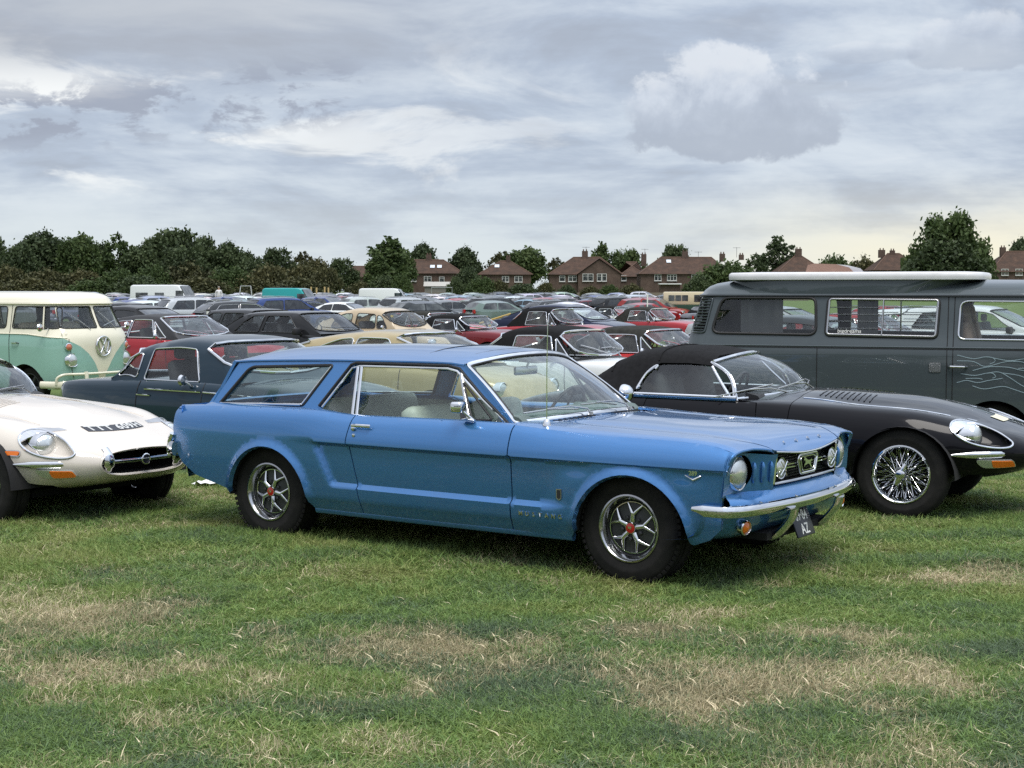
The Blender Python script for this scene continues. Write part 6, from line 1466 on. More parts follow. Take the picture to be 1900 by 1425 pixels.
        for cx in (xf, xr):
            m = MB(); m.grid([[(cx + (ra + .01) * math.cos(a), -y, az + (ra + .01) * math.sin(a)) for y in (tk + .06, tk - .3)] for a in np.linspace(.03, math.pi - .03, 16)]); m.patch(lambda x, z: np.stack([x, 0 * x - tk + .3, z], -1), arc2(cx, az, ra + .01, 0, 180, 14), res=.5); m.mirror(); add('wheel_arch', m, 'under')
    else:
        add('floor_pan', MB().box(((x0 + x1) / 2, 0, zb + .08), (x1 - x0 - .3, 1.25, .12)), 'under')
    for x, y, z, rr in sp.get('lamps', []):
        for sg in (1, -1):
            n = 24 if lod == 0 else 10
            add('headlamp', MB().lathe([(rr * 1.16, -.08), (rr * 1.15, .012), (rr * 1.04, .022), (rr, .014)], n, (x, -y * sg, z), (1, 0, .05)), 'chrome')
            add('lens', MB().lathe([(rr, .010), (rr * .6, .03), (.001, .036)], n, (x, -y * sg, z), (1, 0, .05)), 'lamp', 'headlamp')
    for nm, key in (('tail_light', 'red'), ('number_plate', 'plate'), ('head_lamp', 'lamp'), ('grille', 'black'), ('trim_panel', 'black'), ('indicator', 'amber')):
        for (x, y, z, sx, sy, sz) in sp.get(nm, []):
            for sg in ((1, -1) if y else (1,)): add(nm, MB().box((x, -y * sg, z), (sx, sy, sz), 0, None, .012 if lod < 2 and min(sx, sy, sz) > .03 else 0), key)
    for x, w, z, rr in sp.get('bumpers', []):
        s = 1 if x > 0 else -1; add('bumper', MB().tube(catmull([(x - s * .30, -w, z), (x - s * .06, -w * .96, z), (x + s * .02, -w * .6, z), (x + s * .05, 0, z), (x + s * .02, w * .6, z), (x - s * .06, w * .96, z), (x - s * .30, w, z)], 3), rr, 8, 0, flat=(.5, 1)), 'chrome' if tr == 'chrome' else 'paint' if sp.get('pb') else 'black')
    for (xa_, xb_, z, y) in sp.get('rails', []):
        for sg in (1, -1): add('roof_rail', MB().tube([(xa_, -y * sg, z - .05), (xa_ + .08, -y * sg, z), ((xa_ + xb_) / 2, -y * sg, z + .012), (xb_ - .08, -y * sg, z - .01), (xb_, -y * sg, z - .06)], .015, 6), 'alloy')
    return Pn, (B, C)
def matset(paint, roof=None, glass=GLASSC, seat=SEATDK):
    return dict(paint=paint, roof=roof or paint, glass=glass, chrome=CHROME, black=BLACKP, under=UNDER, lamp=LAMP, red=REDLENS, alloy=ALLOY, amber=AMBER, plate=simple('yellow_plate', (.62, .42, .03), .4), wplate=WHITEPT, seat=seat)
def gen_car(name, label, group, loc, yaw, sp, ms, wheel):
    T = empty(name, loc, -R(yaw)); tag(T, label, 'car', group); Pn, L = gen(sp, 0); last = {}
    for n, m, k, p in Pn: last[n] = m.build(n, ms[k], last[p] if p else T, 40)
    xf, xr, Rw, tk = sp['wheels']; wheels(T, wheel, xf, xr, tk - .0, Rw); return T, L
def gen_mesh(name, sp, ms, lod):
    """one joined mesh for cars too far off to show their parts"""
    Pn, L = gen(sp, lod); keys = []; M = MB(); xf, xr, Rw, tk = sp['wheels']
    for n, m, k, p in Pn:
        if k not in keys: keys.append(k)
        m.mi = [keys.index(k)] * len(m.f); M.join(m)
    keys += ['tyre', 'hubm']; n = 14 if lod < 2 else 10
    for x in (xf, xr):
        for sg in (1, -1):
            M.lathe([(Rw * .68, .085), (Rw * .97, .08), (Rw, .03), (Rw, -.08)], n, (x, -tk * sg, Rw), (0, -sg, 0), len(keys) - 2); M.lathe([(Rw * .68, .083), (Rw * .3, .06), (.001, .07)], n, (x, -tk * sg, Rw), (0, -sg, 0), len(keys) - 1)
    ms = dict(ms, tyre=TYRE, hubm=ALLOY); return M.mesh(name, [ms[k] for k in keys], 40)

# ---- specs (x forward, local origin under the middle of the car)
HUBW = disc_wheel(.30, .18, .15, 'hub', simple('silver_steel_wheel', (.40, .40, .40), .35, .6)); ALW = disc_wheel(.33, .215, .20, 'alloy', ALLOY, 5)
def place(px, d): return ((px - 950.0) / 2854.0 * d, d)
def lo(px, d, dz=0.0): x, y = place(px, d); return (x, y, gz(x, y) + dz)
MID = 'cars parked in the middle rows'
# teal two-seater with a hard top
TEAL = car_paint('dark_teal_paint', (.010, .027, .044), .2, .04, .22)
sp_teal = dict(zb=.22, top=[(-1.60, .74, .56, .02, .40), (-1.57, .79, .62, .02, .34), (-1.35, .822, .68, .025, .30), (-.9, .845, .735, .03), (-.3, .865, .77, .03), (.3, .875, .775, .03), (.8, .865, .765, .05), (1.4, .84, .74, .07), (1.9, .78, .69, .06), (2.15, .70, .60, .05, .32), (2.24, .58, .48, .02, .38)],
    roof=[(-.66, .88), (-.56, .97), (-.47, 1.08), (-.39, 1.175), (-.25, 1.235), (0, 1.28), (.3, 1.31), (.55, 1.30), (.70, 1.262), (.80, 1.20), (1.02, 1.00), (1.16, .895)], belt=.872, yb=.70, tumble=.34, rail=.80, round=.05,
    wins=[[(-.18, .88), (.60, .88), (.47, 1.185), (-.12, 1.175)], [(-.56, .91), (-.29, .90), (-.26, 1.13), (-.36, 1.12)]], ws=(.72, 1.08), rw=(-.42, -.62), wr=.03, curve=.20, pw=2.85, wtrim=1, trim='chrome', tw=.007, sw=.014,
    wheels=(1.48, -.72, .30, .64), arch=.33, gaps=[[(-.20, .87), (-.225, .75), (-.24, .45), (-.20, .28)], [(.69, .875), (.67, .6), (.66, .28)]], strips=[(-.11, .795, .67, .792), (.70, .792, 2.0, .745), (-.215, .738, -.02, .736)], mirrors=[(.47, .78, .90, 'stalk')], seat=('seat', .35), headrest=1,
    lamps=[(2.16, .48, .66, .085)], bumpers=[(2.28, .66, .42, .05), (-1.64, .60, .44, .05)], tail_light=[(-1.60, .52, .62, .05, .09, .16)], grille=[(2.22, 0, .52, .04, .62, .12)])
gen_car('hardtop_coupe', 'dark teal small coupe with rounded hard top and chrome waist strip, behind the blue estate', MID, (-3.0, 15.3, gz(-3, 15.3)), 36, sp_teal, matset(TEAL, None, GLASSC, SEATDK), HUBW)
# gold fastback coupe
GOLD = car_paint('pale_gold_paint', (.36, .29, .155), .2, .06)
sp_gold = dict(zb=.22, top=[(-1.9, .62, .55, .03, .42), (-1.82, .76, .66, .05, .34), (-1.4, .86, .74, .06), (-.6, .90, .79, .04), (.4, .90, .80, .03), (1.0, .89, .79, .05), (1.6, .86, .76, .07), (2.1, .78, .70, .07), (2.35, .68, .60, .05, .32), (2.43, .56, .48, .02, .40)],
    roof=[(-1.6, .91), (-1.3, 1.01), (-.99, 1.12), (-.72, 1.21), (-.2, 1.295), (.35, 1.335), (.75, 1.325), (.95, 1.285), (1.25, 1.08), (1.48, .915)], belt=.90, yb=.71, tumble=.42, rail=.80, round=.06,
    wins=[[(-.72, .93), (.08, .93), (.11, 1.235), (-.10, 1.22), (-.42, 1.12)], [(.13, .93), (.86, .93), (.66, 1.235), (.17, 1.24)]], ws=(.92, 1.40), rw=(-.75, -1.45), wr=.06, curve=.30, pw=3.1, trim='chrome', tw=.009, sw=.015, wheels=(1.45, -1.05, .31, .66),
    gaps=[[(.08, .88), (.05, .3)], [(.95, .88), (.95, .3)]], seat=('seat', .4), lamps=[(2.30, .55, .66, .09)], bumpers=[(2.46, .70, .42, .05), (-1.94, .68, .44, .05)], tail_light=[(-1.90, .55, .62, .05, .10, .14)], grille=[(2.40, 0, .52, .05, .5, .12)])
gen_car('vintage_coupe', 'pale gold vintage coupe of which only the curved roof shows above the blue estate', MID, lo(700, 19.5), 34, sp_gold, matset(GOLD), HUBW)
# open two-seaters with raised soft tops
def sp_roadster(W=.74, roofx=0.0, h=1.27, tailx=-1.75, nosex=2.05, lampz=.62, bowl=.62):
    return dict(zb=.22, soft=True, top=[(tailx - .05, .58, .50, .02, .40), (tailx, .70, .60, .03, .34), (tailx + .4, .78, .69, .04), (-.6, .83, W, .03), (.2, .85, W + .02, .02), (.6, .85, W + .02, .03), (1.1, .83, W, .07), (1.6, .78, W - .05, .08), (nosex - .12, .70, .60, .06, .30), (nosex, .58, .50, .03, .36)],
        roof=[(-1.02 + roofx, .86), (-.92 + roofx, .99), (-.78 + roofx, 1.12), (-.62 + roofx, h - .06), (-.40 + roofx, h - .01), (0 + roofx, h), (.30 + roofx, h - .03), (.42 + roofx, h - .07), (.62 + roofx, 1.0), (.76 + roofx, .87)], belt=.845, yb=.68, tumble=.30, rail=.82, round=.05,
        wins=[[(-.44 + roofx, .875), (.28 + roofx, .875), (.18 + roofx, h - .13), (-.38 + roofx, h - .13)], [(.32 + roofx, .875), (.56 + roofx, .875), (.27 + roofx, h - .15)]], ws=(.40 + roofx, .70 + roofx), rw=(-.70 + roofx, -.95 + roofx), wr=.03, curve=.14, pw=2.9, trim='chrome', tw=.010, sw=.015,
        wheels=(1.22, -1.10, .30, .62), gaps=[[(-.42, .84), (-.44, .3)], [(.58, .84), (.60, .3)]], handles=[(-.38, .72)], mirrors=[(.38, .74, .90, 'stalk')], seat=('seat', .1), lamps=[(nosex - .06, .52, lampz, .088)], bumpers=[(nosex + .06, .68, .40, .045), (tailx - .08, .64, .42, .045)],
        tail_light=[(tailx - .04, .52, .60, .05, .09, .16)], grille=[(nosex, 0, .50, .04, .7, .14)])
WHT2 = car_paint('white_car_paint', (.66, .68, .69), 0, .06); REDP = car_paint('bright_red_paint', (.42, .016, .018), 0, .05); DRED = car_paint('deep_red_paint', (.30, .018, .026), 0, .05); MARO = car_paint('maroon_paint', (.15, .012, .018), .1, .05)
gen_car('roadster', 'white open two-seater with black hood up, its bonnet beside the black roadster', MID, lo(1035, 21.5, .02), 34, sp_roadster(.75, .08, 1.32, -1.8, 2.1), matset(WHT2, FABRIC, PLASTICW), HUBW)
gen_car('roadster', 'bright red open two-seater with baggy olive-black hood, partly hidden by the slate camper', MID, lo(1196, 24), 34, sp_roadster(.74, 0, 1.27, -1.7, 2.0), matset(REDP, FABRICG, PLASTICW), HUBW)
gen_car('roadster', 'long deep red soft-top with big round headlamp, above the white two-seater', MID, lo(1030, 42, .02), 34, sp_roadster(.78, -.10, 1.36, -1.9, 2.25, .72), matset(DRED, FABRIC, PLASTICW), HUBW)
gen_car('roadster', 'maroon two-seater with black hard top and black wipers, behind the gold coupe', MID, lo(858, 37), 34, sp_roadster(.70, 0, 1.26, -1.6, 1.9), matset(MARO, FABRIC, GLASSC), HUBW)
gen_car('roadster', 'pink-red small open car with grey-black hood, just left of the maroon two-seater', MID, lo(800, 44), 34, sp_roadster(.70, 0, 1.25, -1.6, 1.9), matset(car_paint('pink_red_paint', (.52, .07, .08), 0, .05), FABRICG, PLASTICW), HUBW)
gen_car('roadster', 'red open car with faded grey hood and silver roof of another car behind it', MID, lo(1205, 50), 34, sp_roadster(.76, 0, 1.33, -1.8, 2.1), matset(DRED, FABRICG, PLASTICW), HUBW)
gen_car('roadster', 'white open car with black hood and bright windscreen pillar, in front of the dark off-roaders', MID, lo(1140, 66), 34, sp_roadster(.74, 0, 1.30), matset(WHT2, FABRIC, GLASSC), HUBW)
# eighties hatchback
BLK2 = car_paint('charcoal_paint', (.016, .017, .019), .2, .04, .25)
def sp_hatch(): return dict(zb=.22, top=[(-1.75, .62, .66, .02, .42), (-1.68, .88, .74, .02, .34), (-1.2, .93, .79, .01), (0, .93, .80, .01), (.9, .92, .79, .02), (1.5, .86, .76, .04), (1.85, .80, .72, .04), (1.95, .70, .66, .02, .34), (2.0, .56, .62, .0, .40)],
    roof=[(-1.62, .945), (-1.50, 1.02), (-1.10, 1.28), (-.92, 1.355), (-.5, 1.39), (.2, 1.40), (.50, 1.385), (.62, 1.35), (.95, 1.12), (1.22, .945)], belt=.94, yb=.74, tumble=.34, rail=.86, round=.035,
    wins=[[(-1.16, .965), (-.46, .965), (-.36, 1.30), (-.66, 1.30), (-.90, 1.18)], [(-.38, .965), (.66, .965), (.32, 1.30), (-.28, 1.30)]], ws=(.60, 1.16), rw=(-1.05, -1.52), wr=.04, curve=.10, pw=3.2, trim='black', tw=.012, sw=.012, wheels=(1.22, -1.20, .29, .66), gaps=[[(-.40, .93), (-.42, .3)], [(.70, .93), (.72, .3)]], handles=[(-.34, .78)], mirrors=[(.70, .76, 1.0, 'box')], seat=('seat', .25, -.75), headrest=1,
    head_lamp=[(1.93, .50, .68, .06, .30, .16)], tail_light=[(-1.74, .58, .72, .05, .16, .22)], bumpers=[(2.02, .74, .44, .09), (-1.78, .74, .44, .09)], strips=[])
gen_car('hatchback', 'black boxy eighties hatchback seen side-on, left of the gold coupe', MID, lo(555, 32), 34, sp_hatch(), matset(BLK2), HUBW)
gen_car('hatchback', 'dark grey small hatchback whose tail shows behind the black hatchback', MID, lo(470, 36), 34, sp_hatch(), matset(car_paint('dark_grey_paint', (.035, .037, .042), .2, .04)), HUBW)
# rounded fifties saloon
CREAM2 = car_paint('beige_paint', (.46, .37, .25), 0, .06)
sp_minor = dict(zb=.24, top=[(-1.75, .60, .50, .04, .42), (-1.68, .78, .60, .06, .34), (-1.2, .90, .70, .05), (-.4, .95, .74, .02), (.4, .95, .74, .03), (.9, .93, .72, .07), (1.4, .86, .70, .10), (1.75, .76, .62, .10), (1.9, .64, .5, .06, .36), (1.95, .56, .42, .03, .42)],
    roof=[(-1.5, .97), (-1.2, 1.22), (-.81, 1.37), (-.27, 1.45), (.20, 1.44), (.48, 1.37), (.62, 1.28), (.80, 1.06), (.90, .965)], belt=.95, yb=.66, tumble=.30, rail=.78, round=.08,
    wins=[[(-.98, 1.0), (-.42, 1.0), (-.40, 1.31), (-.62, 1.31), (-.86, 1.22)], [(-.30, 1.0), (.28, 1.0), (.24, 1.30), (-.27, 1.32)], [(.32, 1.0), (.62, 1.0), (.42, 1.25), (.29, 1.29)]], ws=(.50, .84), rw=(-.95, -1.35), wr=.06, curve=.16, pw=3.0, trim='black', tw=.009, sw=.012, wheels=(1.15, -1.05, .31, .60), seat=('seat', .1), mirrors=[(.55, .72, 1.02, 'stalk')],
    lamps=[(1.80, .56, .70, .085)], bumpers=[(2.0, .66, .44, .045), (-1.8, .66, .44, .045)], tail_light=[(-1.74, .48, .66, .04, .07, .10)], grille=[(1.93, 0, .55, .04, .4, .14)], gaps=[[(-.35, .94), (-.36, .3)], [(.66, .94), (.66, .3)]])
gen_car('vintage_saloon', 'beige rounded fifties saloon with dark side window, between black hatchback and maroon two-seater', MID, lo(712, 34), 34, sp_minor, matset(CREAM2), HUBW)
# red coupe with a black vinyl roof
sp_coupe = dict(zb=.24, top=[(-2.1, .64, .70, .02, .42), (-2.0, .86, .76, .02, .34), (-1.4, .92, .82, .02), (-.4, .93, .84, .01), (.6, .92, .84, .02), (1.2, .90, .83, .04), (1.9, .86, .80, .05), (2.2, .80, .76, .03, .36), (2.28, .62, .72, .01, .40)],
    roof=[(-1.55, .94), (-1.25, 1.12), (-.95, 1.28), (-.6, 1.36), (-.1, 1.39), (.3, 1.375), (.45, 1.34), (.75, 1.13), (1.0, .94)], belt=.93, yb=.76, tumble=.42, rail=.85, round=.035, wins=[[(-.95, .96), (-.40, .96), (-.36, 1.27), (-.70, 1.25)], [(-.36, .96), (.34, .96), (.18, 1.28), (-.31, 1.28)], [(.38, .96), (.66, .96), (.24, 1.26)]],
    ws=(.44, .94), rw=(-.95, -1.45), wr=.03, curve=.16, pw=3.1, trim='chrome', tw=.010, sw=.016, wheels=(1.40, -1.35, .31, .70), gaps=[[(-.40, .92), (-.42, .3)], [(.72, .92), (.74, .3)]], mirrors=[(.50, .84, 1.0, 'stalk')], seat=('seat', .1), lamps=[(2.24, .58, .66, .085)], bumpers=[(2.36, .80, .46, .06), (-2.16, .80, .48, .06)], tail_light=[(-2.08, .55, .66, .04, .3, .10)], grille=[(2.26, 0, .64, .04, .8, .14)], handles=[(-.34, .80)])
gen_car('coupe', 'red American coupe with black vinyl roof, between the turquoise camper and the teal coupe', MID, lo(318, 29), 34, sp_coupe, matset(car_paint('cherry_red_paint', (.33, .014, .022), 0, .05), VINYLBLK, GLASSG), HUBW)

# ------------------------------------------------------------------ modern cars and the packed rows behind
def sp_modern(kind):
    if kind == 'suv':
        return dict(zb=.30, top=[(-2.25, .70, .78, .0, .46), (-2.2, .98, .86, .0, .40), (-1.6, 1.04, .92, .0), (0, 1.04, .93, .0), (1.0, 1.03, .92, .03), (1.6, 1.0, .90, .05), (2.05, .92, .82, .04, .34), (2.25, .72, .66, .02, .40)],
            roof=[(-2.16, 1.06), (-2.02, 1.34), (-1.86, 1.56), (-1.5, 1.64), (-.4, 1.68), (.2, 1.65), (.45, 1.58), (.9, 1.30), (1.28, 1.06)], belt=1.04, yb=.84, tumble=.36, rail=.84, round=.05, wins=[[(-1.80, 1.08), (-.62, 1.08), (-.56, 1.52), (-1.45, 1.50)], [(-.54, 1.08), (.95, 1.08), (.38, 1.50), (-.48, 1.54)]],
            ws=(.42, 1.22), rw=(-1.88, -2.12), wr=.06, curve=.14, pw=3.3, trim='black', wheels=(1.42, -1.38, .36, .76), arch=.41, gaps=[[(-.58, 1.03), (-.60, .4)], [(.75, 1.03), (.78, .4)]], mirrors=[(.85, .86, 1.10, 'box')], seat=('seat', .25, -.7), headrest=1, tail_light=[(-2.17, .66, .90, .10, .28, .17)], head_lamp=[(2.10, .62, .84, .16, .28, .12)], number_plate=[(-2.29, 0, .74, .03, .52, .11)], bumpers=[(-2.24, .84, .52, .13), (2.22, .80, .52, .13)], pb=1, rails=[(-1.6, .1, 1.71, .60)], handles=[(-.50, .88)])
    if kind == 'estate':
        return dict(zb=.24, top=[(-2.3, .66, .74, .0, .42), (-2.25, .88, .82, .0, .36), (-1.6, .93, .89, .0), (0, .93, .90, .0), (1.0, .93, .89, .03), (1.7, .88, .86, .05), (2.15, .80, .78, .04, .30), (2.35, .62, .64, .02, .36)],
            roof=[(-2.20, .95), (-1.95, 1.24), (-1.75, 1.38), (-1.4, 1.45), (-.4, 1.50), (.2, 1.46), (.5, 1.37), (.95, 1.14), (1.3, .95)], belt=.935, yb=.80, tumble=.42, rail=.84, round=.05, wins=[[(-1.75, .97), (-.55, .97), (-.50, 1.34), (-1.42, 1.30)], [(-.47, .97), (1.0, .97), (.42, 1.30), (-.42, 1.35)]],
            ws=(.46, 1.24), rw=(-1.78, -2.14), wr=.05, curve=.15, pw=3.3, trim='alloy', tw=.014, sw=.008, wheels=(1.42, -1.40, .33, .75), arch=.38, gaps=[[(-.52, .92), (-.55, .35)], [(.72, .92), (.75, .35)]], mirrors=[(.88, .82, .98, 'box')], seat=('seat', .2, -.75), headrest=1, tail_light=[(-2.24, .62, .84, .10, .34, .13)], head_lamp=[(2.18, .60, .74, .16, .28, .10)], number_plate=[(-2.34, 0, .66, .03, .52, .11)], bumpers=[(-2.28, .80, .44, .12), (2.30, .76, .44, .12)], pb=1, rails=[(-1.6, .2, 1.53, .56)], handles=[(-.42, .80)])
    if kind == 'saloon':
        return dict(zb=.24, top=[(-2.3, .64, .74, .0, .42), (-2.22, .92, .80, .02, .36), (-1.7, .97, .87, .02), (-.6, .95, .90, .0), (1.0, .92, .89, .03), (1.7, .86, .86, .05), (2.15, .76, .76, .04, .28), (2.32, .58, .60, .02, .34)],
            roof=[(-1.85, .98), (-1.5, 1.14), (-1.05, 1.33), (-.6, 1.41), (-.1, 1.43), (.3, 1.40), (.55, 1.32), (1.0, 1.10), (1.35, .94)], belt=[(-1.9, .965), (-.6, .945), (1.4, .925)], yb=.79, tumble=.44, rail=.85, round=.06, wins=[[(-1.30, .99), (-.42, .97), (-.38, 1.30), (-.95, 1.24)], [(-.36, .97), (1.0, .955), (.44, 1.26), (-.32, 1.31)]],
            ws=(.50, 1.28), rw=(-1.02, -1.75), wr=.05, curve=.16, pw=3.3, trim='black', wheels=(1.42, -1.38, .32, .74), arch=.37, gaps=[[(-.40, .93), (-.42, .35)], [(.78, .92), (.8, .35)]], mirrors=[(.90, .80, .99, 'box')], seat=('seat', .2, -.75), headrest=1, tail_light=[(-2.22, .60, .84, .10, .30, .13)], head_lamp=[(2.16, .58, .70, .16, .26, .10)], number_plate=[(-2.34, 0, .62, .03, .52, .11)], bumpers=[(-2.28, .78, .44, .12), (2.28, .74, .42, .12)], pb=1, handles=[(-.30, .80)])
    return dict(zb=.24, top=[(-1.95, .66, .74, .0, .42), (-1.9, .92, .80, .0, .36), (-1.4, .97, .86, .0), (0, .95, .87, .0), (.9, .93, .86, .03), (1.45, .88, .82, .05), (1.85, .78, .74, .04, .30), (2.0, .60, .60, .02, .36)],
        roof=[(-1.86, .99), (-1.74, 1.22), (-1.6, 1.40), (-1.2, 1.48), (-.4, 1.51), (.1, 1.48), (.35, 1.40), (.8, 1.16), (1.15, .96)], belt=.955, yb=.77, tumble=.38, rail=.84, round=.05, wins=[[(-1.40, 1.02), (-.50, .99), (-.45, 1.38), (-1.18, 1.34)], [(-.43, .99), (.85, .985), (.30, 1.33), (-.38, 1.38)]],
        ws=(.32, 1.08), rw=(-1.60, -1.82), wr=.05, curve=.14, pw=3.3, trim='black', wheels=(1.26, -1.26, .31, .70), arch=.36, gaps=[[(-.47, .94), (-.5, .35)], [(.64, .93), (.66, .35)]], mirrors=[(.74, .79, 1.0, 'box')], seat=('seat', .2, -.6), headrest=1, tail_light=[(-1.88, .62, .90, .10, .22, .20)], head_lamp=[(1.84, .58, .72, .14, .24, .12)], number_plate=[(-2.0, 0, .72, .03, .52, .11)], bumpers=[(-1.94, .76, .46, .12), (1.96, .72, .44, .12)], pb=1, handles=[(-.40, .82)])
CP = dict(silver=(.42, .44, .46), grey=(.16, .17, .185), charcoal=(.035, .038, .042), black=(.010, .010, .012), white=(.68, .70, .71), blue=(.020, .045, .16), navy=(.010, .016, .045), red=(.28, .018, .02), teal=(.02, .10, .12), green=(.02, .06, .035), beige=(.40, .36, .28), sky=(.22, .32, .40), maroon=(.10, .012, .02))
def cpaint(c): return car_paint(c + '_modern_paint', CP[c], .25 if c not in ('white', 'red', 'beige') else 0, .05, .25)
MODG = 'modern cars behind the classic rows'
MODERN = [('suv', 'silver', 372, 78, -33, 'silver off-roader with red tail lamp, left of the dark estate'),
    ('estate', 'charcoal', 452, 72, -33, 'dark estate car with thin red tail lamps, between the silver and blue ones'),
    ('suv', 'blue', 535, 75, -33, 'royal blue off-roader with roof rails, above the black eighties hatchback'),
    ('saloon', 'charcoal', 245, 66, 24, 'dark saloon with sloping bonnet just right of the turquoise camper roof'),
    ('saloon', 'black', 262, 42, 30, 'low black saloon behind the red coupe with vinyl roof'),
    ('saloon', 'white', 640, 85, 24, 'white saloon with arched windows behind the black eighties hatchback'),
    ('estate', 'navy', 575, 92, -30, 'navy estate whose windows show behind the royal blue off-roader'),
    ('suv', 'silver', 762, 96, -48, 'pale silver off-roader turned away, above the beige fifties saloon'),
    ('suv', 'charcoal', 925, 99, -42, 'dark off-roader with yellow rear number plate, centre of the field'),
    ('hatchback', 'grey', 838, 95, -38, 'grey hatchback just left of the dark off-roader with yellow plate'),
    ('estate', 'charcoal', 1035, 97, -33, 'charcoal estate above the long deep red soft-top'),
    ('suv', 'black', 1150, 108, -36, 'black off-roader left of the cream and green one'),
    ('saloon', 'sky', 985, 120, 26, 'pale blue saloon between the dark off-roader and charcoal estate'),
    ('saloon', 'maroon', 1090, 112, -28, 'maroon saloon half hidden behind the charcoal estate'),
    ('saloon', 'navy', 1050, 47, 34, 'dark blue car with green-tinted windscreen, right of the deep red soft-top'),
    ('hatchback', 'white', 330, 112, -33, 'white hatchback peeping over the silver off-roader')]
for kd, c, px, d, yw, lab in MODERN:
    gen_car({'suv': 'off_roader', 'estate': 'estate_car', 'saloon': 'saloon_car', 'hatchback': 'hatchback'}[kd], lab, MODG, lo(px, d), yw, sp_modern(kd), matset(cpaint(c), None, GLASSD if d != 47 else GLASSG), ALW)
# cars seen through the windows of the slate camper
THRU = [('roadster', 'red', 1385, 27, 'red open car with black hood, seen through the rear side window of the slate camper'), ('saloon', 'charcoal', 1500, 25, 'grey car seen through the rear side window of the slate camper'),
    ('coupe', 'red', 1590, 30, 'red coupe seen through the slatted window of the slate camper'), ('saloon', 'white', 1700, 34, 'white car seen through the slatted window of the slate camper'), ('saloon', 'silver', 1440, 40, 'silver car at the back, seen through the slate camper'), ('hatchback', 'white', 1830, 33, 'white hatchback seen through the cab window of the slate camper'), ('coupe', 'red', 1650, 46, 'far red coupe seen through the slatted window of the slate camper')]
for kd, c, px, d, lab in THRU:
    sp = sp_roadster() if kd == 'roadster' else sp_coupe if kd == 'coupe' else sp_modern(kd)
    gen_car({'roadster': 'roadster', 'coupe': 'coupe', 'saloon': 'saloon_car', 'hatchback': 'hatchback'}[kd], lab, 'cars glimpsed through the slate camper', lo(px, d), 34, sp, matset(cpaint(c), FABRIC if kd == 'roadster' else None), HUBW)
# packed far rows: one shared mesh per shape, painted per car
FM = matset(OBJPAINT, OBJPAINT, FARGLASS)
FAR = {k: gen_mesh('far_' + k, dict(sp_modern(k), mirrors=[]), FM, 2) for k in ('suv', 'estate', 'saloon', 'hatchback')}
FAR['roadster'] = gen_mesh('far_roadster', sp_roadster(), matset(OBJPAINT, FABRIC, FARGLASS), 2); FAR['coupe'] = gen_mesh('far_coupe', sp_coupe, matset(OBJPAINT, OBJPAINT, FARGLASS), 2)
NMS = {'suv': 'off_roader', 'estate': 'estate_car', 'saloon': 'saloon_car', 'hatchback': 'hatchback', 'roadster': 'roadster', 'coupe': 'coupe'}
def far_rows():
    rnd = random.Random(21); done = []
    LM = [(-999, 205, 'left of the white motorhome'), (205, 400, 'below the white motorhome'), (400, 505, 'near the swing frame'), (505, 640, 'below the turquoise van'), (640, 760, 'below the long white van'), (760, 875, 'before the skylight house'), (875, 1000, 'before the low hipped house'), (1000, 1180, 'before the gabled house'), (1180, 1400, 'before the long terrace')]
    rows = [86, 92, 104, 113, 122, 132, 143, 156, 171, 188, 207, 229]
    taken = [(px, d) for _, _, px, d, _, _ in MODERN]
    for ri, d in enumerate(rows):
        x = (-20 - 950) / 2854 * d - 3 + rnd.random() * 3
        while x < (1330 - 950) / 2854 * d:
            px = 950 + x / d * 2854
            if not any(abs(px - a) < 2854 / d * 3.2 and abs(d - b) < 8 for a, b in taken) and rnd.random() < .94:
                kd = rnd.choices(['suv', 'estate', 'saloon', 'hatchback', 'coupe', 'roadster'], [3, 2.4, 2.4, 3, .5, .5])[0]
                c = rnd.choices(['silver', 'grey', 'charcoal', 'black', 'white', 'blue', 'navy', 'red', 'sky', 'teal', 'beige', 'green'], [7, 4, 4, 4, 8, 2, 2, 1.6, 1.4, .5, .6, .4])[0]
                done.append((px, d, x, d + rnd.uniform(-.7, .7), (34 if ri % 2 else -33) + rnd.uniform(-6, 6), kd, c))
            x += rnd.uniform(3.25, 4.2)
    by = {}
    for t in done:
        px, d = t[:2]; lm = next(n for a, b, n in LM if a <= px < b); rw = 'in the nearer far rows' if d < 108 else 'in the middle of the field' if d < 150 else 'in the farthest rows'
        by.setdefault((t[6], NMS[t[5]].replace('_', ' '), rw, lm), []).append(t)
    ORD = ['second', 'third', 'fourth', 'fifth', 'sixth', 'seventh']
    for (c, kn, rw, lm), L in by.items():
        L.sort(key=lambda t: t[0]); n = len(L)
        for i, t in enumerate(L):
            pre = '' if n == 1 else 'leftmost ' if i == 0 else 'rightmost ' if i == n - 1 else ORD[i - 1] + ' '
            cw = {'sky': 'pale blue', 'blue': 'bright blue'}.get(c, c)
            lab = '%s%s %s %s %s' % (pre, cw, kn, rw, lm)
            o = inst(FAR[t[5]], NMS[t[5]], None, (t[2], t[3], gz(t[2], t[3]))); o.rotation_euler = (0, 0, -R(t[4])); o.color = (*[v * rnd.uniform(.85, 1.15) for v in CP[c]], 1)
            tag(o, lab, 'car', 'cars packed in the far rows')
far_rows()
